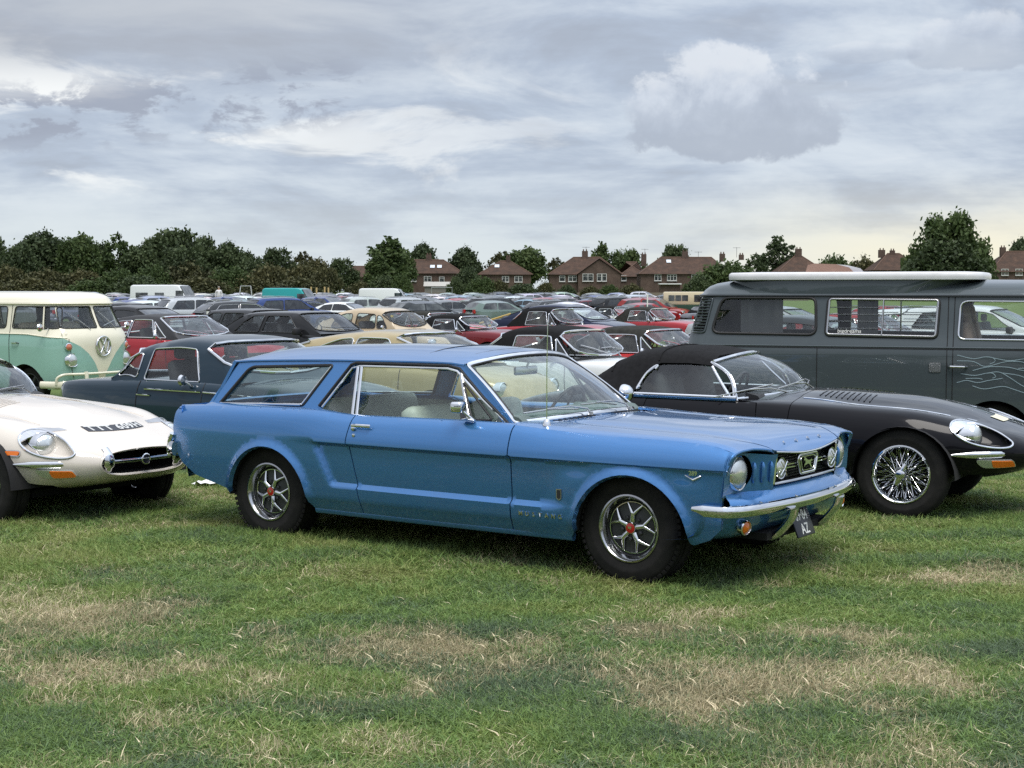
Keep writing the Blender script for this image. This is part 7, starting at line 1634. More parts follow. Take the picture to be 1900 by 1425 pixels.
# ------------------------------------------------------------------ vans, motorhome and odd things among the rows
def box_van(name, label, loc, yaw, paint, L=5.0, Wd=.95, H=2.0, nose=.9, cab=1.5, win=()):
    T = empty(name, loc, -R(yaw)); tag(T, label, 'van', None)
    P = [(-L / 2, .35), (-L / 2 - .03, .9), (-L / 2 + .05, H - .15), (-L / 2 + .25, H), (L / 2 - nose - cab * .55, H), (L / 2 - nose - cab * .25, H - .06), (L / 2 - nose + .25, H * .58), (L / 2 - .15, H * .46), (L / 2, H * .36), (L / 2, .35)]
    m = MB(); m.prism([(x, -Wd, z) for x, z in P], (0, 2 * Wd, 0))
    bm = bmesh.new(); vs = [bm.verts.new(v) for v in np.vstack(m.v)]; [bm.faces.new([vs[i] for i in f]) for f in m.f]; bmesh.ops.recalc_face_normals(bm, faces=bm.faces); bmesh.ops.bevel(bm, geom=bm.edges[:], offset=.10, segments=3, affect='EDGES', profile=.5)
    MB().bm(bm).build('body', paint, T, 50)
    for sg in (1, -1):
        for x0, x1, z0, z1 in win: MB().box(((x0 + x1) / 2, sg * (Wd + .004), (z0 + z1) / 2), (x1 - x0, .02, z1 - z0)).build('side_window', FARGLASS, T)
        MB().box((L / 2 - nose - .28, sg * (Wd + .002), H * .70), (.75, .02, H * .2)).build('cab_window', FARGLASS, T)
    sl = math.atan2(H * .42 - .06, .5 + cab * .0 + .0 + cab * .25); m = MB().prism([(L / 2 - nose - cab * .25 + .08, -Wd * .85, H - .12), (L / 2 - nose + .22, -Wd * .85, H * .60), (L / 2 - nose + .22, Wd * .85, H * .60), (L / 2 - nose - cab * .25 + .08, Wd * .85, H - .12)], (.05, 0, .03)); m.build('windscreen', FARGLASS, T)
    for x in (-L * .28, L * .30):
        for sg in (1, -1): MB().lathe([(.22, .09), (.33, .08), (.34, -.1), (.001, -.1)], 14, (x, -sg * (Wd - .12), .34), (0, -sg, 0)).build('wheel', TYRE, T)
    MB().box((-L / 2 - .05, 0, .9), (.06, Wd * 1.7, .12)).build('tail_light', REDLENS, T)
    return T
WV = cpaint('white')
box_van('motorhome', 'white motorhome with two side windows at the foot of the wood', lo(310, 140), 14, WV, 6.2, 1.1, 2.60, 1.0, 1.5, [(-2.5, -1.3, 1.35, 1.9), (-.6, .3, 1.45, 1.9)])
box_van('panel_van', 'turquoise panel van in front of the wood', lo(543, 125), 16, car_paint('turquoise_van_paint', (.02, .30, .30), 0, .04), 4.6, .95, 2.30, .8)
box_van('panel_van', 'long plain white van standing before the willow', lo(713, 155), 4, WV, 4.9, .95, 2.28, .6)
# cream and green square off-roader
T = empty('land_wagon', lo(1290, 92), -R(12)); tag(T, 'boxy cream-topped green off-roader beside the slate camper', 'car', None)
CRM = car_paint('cream_hardtop_paint', (.60, .52, .36), 0, .06); GRN = car_paint('dark_green_paint', (.02, .05, .03), 0, .06)
MB().box((-.55, 0, 1.62), (2.6, 1.50, .78), 0, None, .07).build('hard_top', CRM, T, 40); MB().box((-.1, 0, .84), (3.7, 1.6, .80), 0, None, .05).build('body', GRN, T, 40)
for sg in (1, -1):
    for x in (-1.35, -.95, -.55): MB().box((x, sg * .752, 1.64), (.36, .02, .34)).build('side_window', FARGLASS, T)
    MB().box((.30, sg * .752, 1.62), (.62, .02, .42)).build('cab_window', FARGLASS, T)
    for x in (-1.2, 1.1): MB().lathe([(.2, .08), (.36, .07), (.37, -.1), (.001, -.1)], 16, (x, -sg * .66, .37), (0, -sg, 0)).build('wheel', TYRE, T)
MB().box((-1.86, 0, 1.52), (.02, 1.0, .34)).build('rear_window', FARGLASS, T)
MB().box((-1.99, 0, 1.0), (.18, .60, .60), 0, None, .1).build('spare_wheel', TYRE, T)
# black and white spiral pole
x, y, z = lo(387, 36); T = empty('marker_pole', (x, y, z)); tag(T, 'black and white striped marker pole by the dark estate car', 'pole')
m = MB(); m.tube([(0, 0, 0), (0, 0, 1.34)], .045, 14); m.build('pole', WHITEPT, T, 60)
for k in range(7): MB().tube([(.047 * math.cos(a), .047 * math.sin(a), .10 + .17 * k + a * .018) for a in np.linspace(0, 6.28, 14)], .026, 5, 0, flat=(.25, 1), up=(0, 0, 1)).build('stripe', BLACKP, T)
MB().lathe([(.05, 0), (.05, .03), (.001, .05)], 12, (0, 0, 1.34), (0, 0, 1)).build('cap', BLACKP, T)
# yellow jib on a two-wheeled trailer
x, y, z = lo(918, 58); T = empty('tow_trailer', (x, y, z), R(10)); tag(T, 'small trailer with a slanting yellow boom, below the dark off-roader', 'trailer')
YEL = car_paint('yellow_paint', (.42, .29, .08), 0, .2)
m = MB(); m.tube([(-.6, -.1, .66), (.6, -.1, 1.02)], .035, 8, 0, flat=(.8, 1)); m.build('boom', YEL, T); MB().box((.1, 0, .55), (1.2, .7, .12), 0, None, .02).build('frame', YEL, T)
for sg in (1, -1): MB().lathe([(.12, .06), (.27, .06), (.28, -.06), (.001, -.06)], 16, (.25, -sg * .42, .28), (0, -sg, 0)).build('wheel', TYRE, T)
MB().lathe([(.16, -.1), (.18, .0), (.12, .12), (.001, .13)], 14, (.35, -.42, .78), (0, -1, 0)).build('winch', DKMETAL, T)
# posts and frames of the playground
GALV = simple('galvanised_steel', (.42, .43, .43), .5, .6); WOODP = simple('yellow_wood_post', (.46, .33, .16), .7)
x, y, z = lo(457, 215); T = empty('swing_frame', (x, y, z)); tag(T, 'grey tubular swing frame before the wood', 'swing')
for s in (-1, 1): MB().tube([(s * 1.0, -.6, 0), (s * .7, 0, 2.5), (s * 1.0, .6, 0)], .05, 6).build('leg', GALV, T)
MB().tube([(-.7, 0, 2.5), (.7, 0, 2.5)], .05, 6).build('crossbar', GALV, T)
for s in (-.3, .3): MB().tube([(s, 0, 2.5), (s, 0, .7), (s + .3, 0, .7), (s + .3, 0, 2.5)], .025, 5).build('swing_seat', BLACKP, T)
for nm, px, wd, lab in (('goal_frame', 523, 3.0, 'dark goal frame between the swing and the turquoise van'), ('goal_frame', 820, 3.0, 'white goal frame in front of the skylight house')):
    x, y, z = lo(px, 225); T = empty(nm, (x, y, z)); tag(T, lab, 'goal'); mt = GALV if px > 800 else DKMETAL
    MB().tube([(-wd / 2, 0, 0), (-wd / 2, 0, 2.3), (wd / 2, 0, 2.3), (wd / 2, 0, 0)], .05, 6).build('goal_posts', mt, T); MB().tube([(-wd / 2, 0, 2.3), (-wd / 2, 1.0, 0), (wd / 2, 1.0, 0), (wd / 2, 0, 2.3)], .03, 5).build('goal_stay', mt, T)
for i, px in enumerate((578, 588, 603, 610)):
    x, y, z = lo(px, 220); o = MB().tube([(0, 0, 0), (0, 0, 2.4 - .1 * (i % 2))], .12, 8).build('timber_post', WOODP, None); o.location = (x, y, z); tag(o, '%s yellow timber post right of the turquoise van' % ('first', 'second', 'third', 'fourth')[i], 'post', 'playground posts')
x, y, z = lo(1201, 80); o = MB().tube([(0, 0, 0), (0, 0, 1.85)], .03, 8).build('white_post', WHITEPT, None); o.location = (x, y, z); tag(o, 'thin white post left of the cream-topped off-roader', 'post')
# person walking between the rows
def person():
    x, y, z = lo(407, 128); P_ = empty('flat_trailer', (x, y, z)); tag(P_, 'low flat trailer that the person in white stands on', 'trailer')
    MB().box((0, 0, .58), (3.0, 1.6, .10)).build('deck', WOODP, P_)
    for sg in (1, -1): MB().lathe([(.12, .08), (.27, .08), (.28, -.08), (.001, -.08)], 16, (0, -sg * .85, .28), (0, -sg, 0)).build('wheel', TYRE, P_)
    T = empty('person', (x, y, z + .63), R(200)); tag(T, 'person in white shirt and tan trousers standing above the cars near the motorhome', 'person')
    SK = simple('skin', (.42, .26, .18), .6); SH = simple('white_shirt', (.68, .67, .68), .8); TR = simple('tan_trousers', (.30, .20, .12), .85); HR = simple('grey_hair', (.22, .20, .18), .8)
    V = [(0, 0, .96), (0, 0, 1.12), (0, .01, 1.30), (0, .01, 1.46), (0, .02, 1.55), (0, .03, 1.66), (0, .02, 1.76), (-.10, 0, .90), (-.11, .05, .50), (-.11, -.02, .08), (-.11, .12, .04), (.10, 0, .90), (.11, -.10, .50), (.11, -.25, .10), (.11, -.12, .04), (-.20, 0, 1.43), (-.26, .02, 1.16), (-.24, .14, .94), (-.24, .19, .86), (.20, 0, 1.43), (.27, -.04, 1.16), (.26, -.02, .92), (.26, .0, .84)]
    E = [(0, 1), (1, 2), (2, 3), (3, 4), (4, 5), (5, 6), (0, 7), (7, 8), (8, 9), (9, 10), (0, 11), (11, 12), (12, 13), (13, 14), (3, 15), (15, 16), (16, 17), (17, 18), (3, 19), (19, 20), (20, 21), (21, 22)]
    RD = [.15, .145, .16, .13, .055, .095, .07, .095, .065, .05, .035, .095, .065, .05, .035, .07, .05, .04, .035, .07, .05, .04, .035]
    me = bpy.data.meshes.new('body'); me.from_pydata(V, E, []); o = bpy.data.objects.new('body', me); COL.objects.link(o); o.parent = T
    md = o.modifiers.new('skin', 'SKIN'); 
    for v, r_ in zip(me.skin_vertices[0].data, RD): v.radius = (r_, r_)
    me.skin_vertices[0].data[0].use_root = True; sb = o.modifiers.new('sub', 'SUBSURF'); sb.levels = 2; sb.render_levels = 2; md.use_smooth_shade = True
    m, g = new_mat('person_clothes'); tc = g.n('ShaderNodeTexCoord'); sp_ = g.n('ShaderNodeSeparateXYZ'); g.l(tc.outputs['Object'], sp_.inputs[0]); z_ = sp_.outputs[2]
    c = g.mix(g.step(z_, .955, .965), (.30, .20, .12), (.68, .67, .68)); c = g.mix(g.step(z_, 1.515, 1.525), c, (.42, .26, .18)); c = g.mix(g.step(z_, .115, .105), c, (.05, .04, .03)); b = pbsdf(g, c, .8); out(g, b.outputs[0]); me.materials.append(m)
    MB().lathe([(.001, .10), (.06, .09), (.098, .04), (.10, -.01), (.085, -.04)], 16, (0, .01, 1.72), (0, -.15, 1)).build('hair', HR, T, 90)
person()
drop(HUBW); drop(ALW)

# ------------------------------------------------------------------ houses along the far edge
def brick_mat():
    m, g = new_mat('red_brick'); tc = g.n('ShaderNodeTexCoord'); b_ = g.n('ShaderNodeTexBrick'); b_.inputs['Scale'].default_value = 4.5
    b_.inputs['Color1'].default_value = (.070, .047, .039, 1); b_.inputs['Color2'].default_value = (.092, .060, .049, 1); b_.inputs['Mortar'].default_value = (.20, .16, .13, 1); b_.inputs['Mortar Size'].default_value = .012
    mp = g.n('ShaderNodeMapping'); mp.inputs['Rotation'].default_value = (math.pi / 2, 0, 0); g.l(tc.outputs['Object'], mp.inputs[0]); g.l(mp.outputs[0], b_.inputs[0])
    c = g.mix(1.0, b_.outputs[0], g.ramp(g.noise(tc.outputs['Object'], .8, 5), [(.3, (.75,) * 3), (.7, (1.2,) * 3)]), 'MULTIPLY'); b = pbsdf(g, c, .9, 0, 0, .2); out(g, b.outputs[0]); return m
def tile_mat():
    m, g = new_mat('clay_tiles'); tc = g.n('ShaderNodeTexCoord'); n1 = g.noise(tc.outputs['Object'], .9, 6, .65); n2 = g.noise(tc.outputs['Object'], 9, 3)
    c = g.ramp(n1, [(.25, (.045, .034, .028)), (.5, (.070, .045, .034)), (.75, (.105, .064, .046))]); c = g.mix(1.0, c, g.ramp(n2, [(.3, (.75,) * 3), (.7, (1.25,) * 3)]), 'MULTIPLY')
    wv = g.n('ShaderNodeTexWave', wave_type='BANDS', bands_direction='Z'); wv.inputs['Scale'].default_value = 4.2; g.l(tc.outputs['Object'], wv.inputs[0])
    b = pbsdf(g, c, .9, 0, 0, .2); bump(g, b, wv.outputs['Fac'], .5, .05); out(g, b.outputs[0]); return m
BRICK, TILE = brick_mat(), tile_mat(); FRAMEW = simple('white_window_frame', (.55, .55, .53), .5); RIDGE = simple('ridge_tiles', (.11, .065, .046), .9)
def house(px0, px1, d, eave, ridge, label, hipL=1.0, hipR=1.0, depth=8.0, wins=(), chim=(), sky=(), gable=None, group='brick houses along the far edge', aerial=(), base=None):
    """front wall between two bearings at distance d; heights in metres above the ground there"""
    xa, xb = (px0 - 950) / 2854 * d, (px1 - 950) / 2854 * d; cx = (xa + xb) / 2; w_ = xb - xa; T = empty('brick_house', (cx, d, gz(cx, d))); tag(T, label, 'house', group)
    h = w_ / 2; X = lambda px: (px - 950) / 2854 * d - cx
    MB().box((0, depth / 2, eave / 2), (w_, depth, eave)).build('wall', BRICK, T, 30)
    e = .35; hl, hr = hipL * depth / 2, hipR * depth / 2; R0, R1 = (-h + hl - (e if not hipL else 0), depth / 2, ridge), (h - hr + (e if not hipR else 0), depth / 2, ridge)
    A, B_, C_, D_ = (-h - e, -e, eave - .15), (h + e, -e, eave - .15), (h + e, depth + e, eave - .15), (-h - e, depth + e, eave - .15)
    m = MB(); m.add([A, B_, C_, D_, R0, R1], [(0, 1, 5, 4), (1, 2, 5), (2, 3, 4, 5), (3, 0, 4), (3, 2, 1, 0)]); rf = m.build('roof', TILE, T, 20)
    for s, hp, xx in ((-1, hipL, -h), (1, hipR, h)):
        if not hp: MB().prism([(xx - .01 * s, 0, eave - .2), (xx - .01 * s, depth, eave - .2), (xx - .01 * s, depth / 2, ridge - .25)], (.2 * -s, 0, 0)).build('gable_wall', BRICK, T, 20)
    rm = MB().tube([R0, R1], .13, 6)
    for a, b in ((A, R0), (B_, R1)): rm.tube([a, b], .10, 6)
    rm.build('ridge', RIDGE, rf)
    if gable:
        g0, g1, gr = X(gable[0]), X(gable[1]), gable[2]; gc = (g0 + g1) / 2
        MB().box((gc, -.5, eave / 2), (g1 - g0, 1.4, eave)).build('bay_wall', BRICK, T, 20)
        MB().prism([(g0, -1.2, eave - .02), (g1, -1.2, eave - .02), (gc, -1.2, gr - .2)], (0, 1.0, 0)).build('gable_wall', BRICK, T, 20)
        m = MB(); m.add([(g0 - .35, -1.45, eave - .2), (gc, -1.45, gr), (gc, depth / 2, gr), (g0 - .35, depth / 2, eave - .2), (g1 + .35, -1.45, eave - .2), (g1 + .35, depth / 2, eave - .2)], [(0, 1, 2, 3), (1, 4, 5, 2)]); m.build('gable_roof', TILE, T, 20)
    for px, z, ww, hh, n in wins:
        yy = -.02 if not (gable and gable[0] < px < gable[1]) else -1.22; x = X(px)
        f = MB(); 
        for sx in [-.5 + k / n for k in range(n + 1)]: f.box((x + sx * ww, yy - .04, z), (.09, .10, hh + .09))
        for sz in (-.5, .5): f.box((x, yy - .03, z + sz * hh), (ww + .09, .08, .09))
        f.box((x, yy - .03, z + hh * .18), (ww, .06, .05)); wf = f.build('window', FRAMEW, T, 20)
        for k in range(n): MB().box((x + (-.5 + (k + .5) / n) * ww, yy - .012, z), (ww / n - .06, .02, hh - .05)).build('pane', FARGLASS, wf, 20)
        MB().box((x, yy - .08, z - hh / 2 - .09), (ww + .2, .2, .08)).build('sill', FRAMEW, wf, 20)
    for px, zt, ww in chim:
        x = X(px); c = MB().box((x, depth / 2, (ridge + zt) / 2 - .4), (ww, .7, zt - ridge + .8)).build('chimney', BRICK, rf, 20); MB().box((x, depth / 2, zt + .05), (ww + .12, .82, .14)).build('chimney_cap', BRICK, c, 20) if False else None
        for k in (-.25, .25): MB().lathe([(.12, 0), (.10, .35), (.07, .35), (.06, .0)], 8, (x + k * ww, depth / 2, zt), (0, 0, 1)).build('chimney_pot', RIDGE, rf)
    for px, z in sky:
        t = (z - eave) / (ridge - eave); MB().box((X(px), t * depth / 2 - .15, z + .06), (.85, .08, 1.0), 0, Matrix.Rotation(-math.atan2(depth / 2, ridge - eave), 3, 'X')).build('skylight', simple('pale_skylight', (.55, .60, .64), .1, coat=.5), rf, 20)
    for px, zt in aerial:
        m = MB(); x = X(px); m.tube([(x, depth / 2, ridge), (x, depth / 2, zt)], .035, 5); m.tube([(x - .7, depth / 2, zt - .1), (x + .7, depth / 2, zt - .1)], .03, 5)
        for k in range(5): m.tube([(x - .6 + .3 * k, depth / 2 - .3, zt - .1), (x - .6 + .3 * k, depth / 2 + .3, zt - .1)], .02, 4)
        m.build('aerial', DKMETAL, rf)
    return T
DH = 285.0
def zz(py, d=DH): return (1.64 + (537 - py) * d / 2854) - gz(0, d)
house(652, 692, 300, zz(513, 300), zz(494, 300), 'small red-roofed house at the right end of the wood', 0, 0, 7)
house(748, 858, DH, zz(506), zz(482), 'brick house with two skylights in its roof, left of the others', 0, .9, 8, [(765, zz(517), 1.5, 1.0, 2), (794, zz(518), 1.3, 1.0, 2), (820, zz(519), .9, 1.0, 1)], [(794, zz(472), 1.0)], [(802, zz(495)), (815, zz(495))])
house(890, 985, DH, zz(508), zz(484), 'low brick house with hipped roof and one small skylight', .95, .95, 8, [(938, zz(518), 1.2, 1.0, 2), (962, zz(518), 1.4, 1.0, 2)], [(943, zz(476), .8)], [(922, zz(494))])
house(1020, 1152, DH, zz(508), zz(477), 'largest brick house with front gable and chimney on its ridge', 1.0, .8, 9, [(1043, zz(517), 1.0, 1.0, 1), (1062, zz(517), 1.5, 1.0, 2), (1090, zz(515), 1.9, 1.3, 2), (1111, zz(515), .8, 1.3, 1), (1120, zz(515), .8, 1.3, 1)], [(1087, zz(465), 1.1)], (), (1072, 1150, zz(480)), aerial=[(1089, zz(457))])
house(1150, 1198, 300, zz(512, 300), zz(486, 300), 'set-back brick house between gabled house and terrace', .9, .9, 8, [(1157, zz(516, 300), .9, 1.0, 1)], [(1197, zz(471, 300), 1.0)], aerial=[(1199, zz(461, 300))])
house(1188, 1352, DH, zz(507), zz(477), 'long brick terrace with white-framed windows behind the round green bush', .9, .6, 9, [(1184 + 36, zz(515), 1.2, 1.1, 2), (1246, zz(515), 1.7, 1.1, 3), (1292, zz(515), 1.9, 1.1, 3), (1326, zz(515), 1.2, 1.1, 2)], [(1275, zz(466), 1.1), (1345, zz(470), 1.0)], [(1243, zz(485))], aerial=[(1300, zz(466)), (1372, zz(458))])
house(1445, 1528, 290, zz(503, 290), zz(474, 290), 'brick house with tall chimney, above the white pop-top lid', .9, .9, 8, (), [(1487, zz(461, 290), 1.2), (1380, zz(472, 290), .9)])
house(1622, 1712, 290, zz(500, 290), zz(470, 290), 'brick house with paired chimneys, left of the big tree', .8, .9, 8, (), [(1643, zz(463, 290), 1.2), (1663, zz(464, 290), .9)])
house(1838, 1960, 280, zz(503, 280), zz(466, 280), 'brick house at the right edge beyond the big tree', .9, .5, 9, [(1862, zz(505, 280), 1.2, 1.1, 2), (1888, zz(505, 280), 1.2, 1.1, 2)], [(1872, zz(458, 280), 1.0)])
# flat-roofed white porch and sheds
x = (1240 - 950) / 2854 * 278; T = empty('garden_porch', (x, 276, gz(x, 276))); tag(T, 'white flat-roofed garden porch before the terrace', 'porch')
MB().box((0, 0, zz(526, 276) - .1), (4.0, 2.4, .22), 0, None, .04).build('porch_roof', FRAMEW, T, 30); MB().box((0, .2, zz(526, 276) / 2 - .1), (3.6, 1.8, zz(526, 276) - .2)).build('porch_wall', BRICK, T, 30)
for px, wd, py in ((815, 5, 526), (1335, 4, 528)):
    x = (px - 950) / 2854 * 274; T = empty('garden_shed', (x, 274, gz(x, 274))); tag(T, 'grey garden shed in front of the %s' % ('skylight house' if px < 900 else 'terrace end'), 'shed'); hz_ = zz(py, 274)
    MB().box((0, 0, hz_ / 2 - .2), (wd, 2.5, hz_ - .4)).build('shed_wall', simple('grey_boards', (.20, .19, .17), .9), T, 30); MB().prism([(-wd / 2 - .2, -1.5, hz_ - .5), (-wd / 2 - .2, 1.5, hz_ - .5), (-wd / 2 - .2, 0, hz_ + .3)], (wd + .4, 0, 0)).build('shed_roof', simple('pale_felt', (.38, .37, .34), .9), T, 20)
# boundary hedge line, wooden fence panels at its foot
x0, x1 = (640 - 950) / 2854 * 268, (1500 - 950) / 2854 * 268
T = empty('board_fence', ((x0 + x1) / 2, 268, gz(0, 268))); tag(T, 'weathered wooden fence running below the houses', 'fence'); FB = simple('weathered_boards', (.17, .14, .11), .9)
pm = None
for k in range(44):
    x = x0 - (x0 + x1) / 2 + (x1 - x0) * (k + .5) / 44
    if pm is None:
        m = MB(); m.box((0, 0, .75), ((x1 - x0) / 44 - .06, .04, 1.4)); pm = m.mesh('fence_panel', FB, 30)
    inst(pm, 'fence_panel', T, (x, .01 * (k % 3), 0))
# ------------------------------------------------------------------ trees
def leaf_mat(name, c0, c1, c2):
    m, g = new_mat(name); oi = g.n('ShaderNodeObjectInfo'); ge = g.n('ShaderNodeNewGeometry'); at = g.n('ShaderNodeAttribute', attribute_type='GEOMETRY', attribute_name='lf')
    f = g.m('ADD', g.m('MULTIPLY', at.outputs['Fac'], .75), g.m('MULTIPLY', oi.outputs['Random'], .25)); c = g.ramp(f, [(.1, c0), (.5, c1), (.95, c2)])
    b = pbsdf(g, c, .65, 0, 0, .25); tr = g.n('ShaderNodeBsdfTranslucent'); g.l(c, tr.inputs[0]); mx = g.n('ShaderNodeMixShader'); mx.inputs[0].default_value = .25; g.l(b.outputs[0], mx.inputs[1]); g.l(tr.outputs[0], mx.inputs[2]); out(g, mx.outputs[0]); return m
LDARK = leaf_mat('dark_leaves', (.034, .050, .024), (.056, .080, .034), (.092, .120, .050)); LMID = leaf_mat('mid_green_leaves', (.038, .062, .022), (.064, .096, .032), (.105, .14, .048)); LOLV = leaf_mat('olive_leaves', (.045, .050, .024), (.075, .078, .034), (.12, .11, .048)); BARK = simple('bark', (.055, .042, .032), .9)
def crown_mesh(name, seed, blobs, n, leaf, mat, gap=.25):
    rs = np.random.RandomState(seed); V, F, A = [], [], []; tot = sum(b[3]**2 for b in blobs)
    for bx, by, bz, br, bq in blobs:
        k = int(n * br * br / tot); ncl = max(8, int(k / 20)); cl = []
        for _ in range(ncl):
            v = rs.randn(3); v /= np.linalg.norm(v); v[2] = abs(v[2]) * rs.choice([1, 1, -.45]); rr = br * (.55 + .42 * rs.rand()); cl.append((np.array([bx, by, bz]) + v * np.array([rr, rr, rr * bq]), rs.rand()))
        for i in range(k):
            c, tone = cl[rs.randint(ncl)]; p = c + rs.randn(3) * br * .17; a, b = rs.randn(3), rs.randn(3); a /= np.linalg.norm(a); b -= a * (a @ b); b /= np.linalg.norm(b); s = leaf * (.55 + .8 * rs.rand()); o = len(V)
            V += [p - a * s, p - b * s * .6, p + a * s, p + b * s * .6]; F.append((o, o + 1, o + 2, o + 3)); A += [float(np.clip(tone * .7 + rs.rand() * .3, 0, 1))] * 4
    me = bpy.data.meshes.new(name); me.from_pydata([tuple(v) for v in V], [], F); me.materials.append(mat); at = me.attributes.new('lf', 'FLOAT', 'POINT'); at.data.foreach_set('value', A); return me
def trunk_mesh(name, seed, h, r, spread):
    rs = random.Random(seed); m = MB(); m.tube(catmull([(0, 0, -.3), (.1 * rs.uniform(-1, 1), 0, h * .35), (.2 * rs.uniform(-1, 1), .1, h * .65), (.1, 0, h * .92)], 4), np.linspace(r, r * .25, 13), 8)
    for k in range(7):
        a = rs.uniform(0, 6.28); z = h * rs.uniform(.28, .7); L = spread * rs.uniform(.5, .95); m.tube([(0, 0, z), (L * .5 * math.cos(a), L * .5 * math.sin(a), z + L * .45), (L * math.cos(a), L * math.sin(a), z + L * .7)], [r * .42, r * .26, r * .10], 6)
    return m.mesh(name, BARK, 60)
# crowns of unit height (ground 0 .. top 1), several shapes
SH = {'round': [(0, 0, .60, .30, 1.0), (-.22, .05, .52, .22, 1), (.24, -.05, .50, .22, 1), (.05, .1, .78, .20, 1), (-.12, -.1, .72, .19, 1), (.15, .05, .70, .18, 1), (0, -.1, .36, .24, .8)],
      'dome': [(0, 0, .55, .36, .95), (-.34, 0, .45, .26, .9), (.34, 0, .46, .27, .9), (-.15, .05, .74, .22, .8), (.16, -.05, .76, .20, .8), (.0, -.1, .34, .30, .8), (-.48, 0, .36, .18, .9), (.48, .1, .34, .2, .9)],
      'tall': [(0, 0, .45, .20, 1.3), (.06, 0, .62, .18, 1.2), (-.07, .03, .72, .15, 1.1), (.03, 0, .86, .11, 1.1), (.12, .05, .48, .14, 1), (-.14, 0, .40, .15, 1.1)],
      'bush': [(0, 0, .50, .42, .95), (-.42, 0, .42, .34, .95), (.42, 0, .40, .34, .95), (0, -.2, .28, .40, .7), (.2, .1, .68, .24, .9), (-.22, .1, .66, .22, .9)],
      'loose': [(0, 0, .62, .22, 1), (-.22, 0, .54, .17, 1), (.22, 0, .58, .18, 1), (.03, 0, .84, .13, 1.1), (-.1, 0, .74, .13, 1), (.16, 0, .76, .12, 1), (0, 0, .42, .16, .9)]}
CR = {}
for i, (k, bl) in enumerate(SH.items()):
    for j, (mn, mt) in enumerate((('dark', LDARK), ('mid', LMID), ('olive', LOLV))):
        CR[k, mn] = crown_mesh('crown_' + k, 40 + i * 5 + j, bl, {'loose': 1900, 'tall': 3200, 'bush': 5200}.get(k, 7600), {'bush': .042, 'loose': .030, 'tall': .030}.get(k, .032), mt)
TR = {k: trunk_mesh('trunk_' + k, 7 + i, .8, .035 if k != 'bush' else .03, .3) for i, k in enumerate(SH)}
def tree(px, py_top, wpx, d, shape, tone, label, cat='tree', group='trees beyond the field', name='broadleaf_tree', rot=None):
    x = (px - 950) / 2854 * d; H = zz(py_top, d); wid = wpx / 2854 * d; bw = {'round': .88, 'dome': 1.30, 'tall': .52, 'bush': 1.50, 'loose': .74}[shape]
    T = empty(name, (x, d, gz(x, d)), rot if rot is not None else random.uniform(-.5, .5)); s = wid / (bw * H); T.scale = (H * s, H * s, H)
    tag(T, label, cat, group); inst(CR[shape, tone], 'crown', T); inst(TR[shape], 'trunk', T)
WOOD = 'trees of the wood on the left'
for a in [(-12, 434, 110, 282, 'dome', 'dark', 'dark tree cut off by the left edge of the picture'), (78, 426, 110, 276, 'round', 'dark', 'tall dark tree above the roof of the turquoise camper, second in the wood'), (146, 434, 90, 272, 'round', 'mid', 'greener tree between the tall dark tree and the thin one'), (217, 432, 78, 284, 'loose', 'mid', 'thin-leaved tree with sky showing through, left of the great dome'),
          (325, 419, 165, 272, 'dome', 'dark', 'widest dark domed tree, highest of the wood'), (40, 450, 110, 268, 'dome', 'dark', 'lower dark tree in front of the leftmost tall trees'), (262, 452, 80, 266, 'round', 'dark', 'dark tree filling the gap beside the great dome'), (424, 446, 72, 272, 'round', 'dark', 'dark tree on the right shoulder of the great dome'), (470, 470, 80, 266, 'bush', 'dark', 'low dark tree below the right shoulder'),
          (515, 456, 92, 280, 'dome', 'dark', 'separate smooth dark dome right of the wood'), (562, 462, 54, 288, 'loose', 'olive', 'thin bare-looking tree right of the smooth dome'), (634, 476, 78, 276, 'dome', 'dark', 'dark tree at the right end of the wood, beside the red roof'), (585, 480, 70, 284, 'round', 'olive', 'brownish tree behind the last bushes of the wood'), (110, 440, 90, 290, 'dome', 'dark', 'dark tree between the two tallest at the far left'), (180, 446, 100, 288, 'dome', 'dark', 'dark back tree above the turquoise camper, behind the thin one'), (285, 436, 90, 288, 'dome', 'dark', 'left shoulder tree of the great dome'), (380, 434, 100, 288, 'dome', 'dark', 'right shoulder tree of the great dome'), (450, 462, 90, 290, 'dome', 'dark', 'dark tree behind the swing frame'), (340, 455, 120, 262, 'dome', 'dark', 'lower dark tree in front of the great dome')]: tree(*a, group=WOOD)
for i, (px, py, wd, tn) in enumerate([(14, 488, 96, 'olive'), (88, 494, 96, 'olive'), (152, 496, 100, 'olive'), (222, 494, 88, 'mid'), (284, 486, 80, 'mid'), (352, 481, 116, 'olive'), (428, 489, 92, 'mid'), (500, 486, 104, 'olive'), (560, 486, 92, 'olive'), (606, 489, 66, 'olive'), (255, 508, 110, 'dark'), (460, 506, 100, 'olive'), (60, 512, 120, 'olive'), (560, 512, 110, 'olive'), (180, 514, 110, 'mid'), (370, 510, 120, 'olive')]):
    nm = {'olive': 'olive', 'mid': 'mid green', 'dark': 'dark green'}[tn]; where = ['at the left edge', 'behind the camper roof', 'right of the camper roof', 'left of the motorhome', 'behind the motorhome', 'tallest of the row, right of the motorhome', 'behind the swing frame', 'left of the turquoise van', 'behind the turquoise van', 'last in the row before the dark end tree', 'low, just left of the motorhome', 'low, before the swing frame', 'low, above the turquoise camper', 'low, behind the timber posts', 'low, beyond the dark saloon', 'low, behind the standing person'][i]
    tree(px, py, wd, 252 + (i % 3) * 4 - (8 if i >= 10 else 0), 'bush', tn, '%s bush in front of the wood, %s' % (nm, where), 'bush', 'bushes along the foot of the wood', 'bush')
HT = 'trees among the houses'
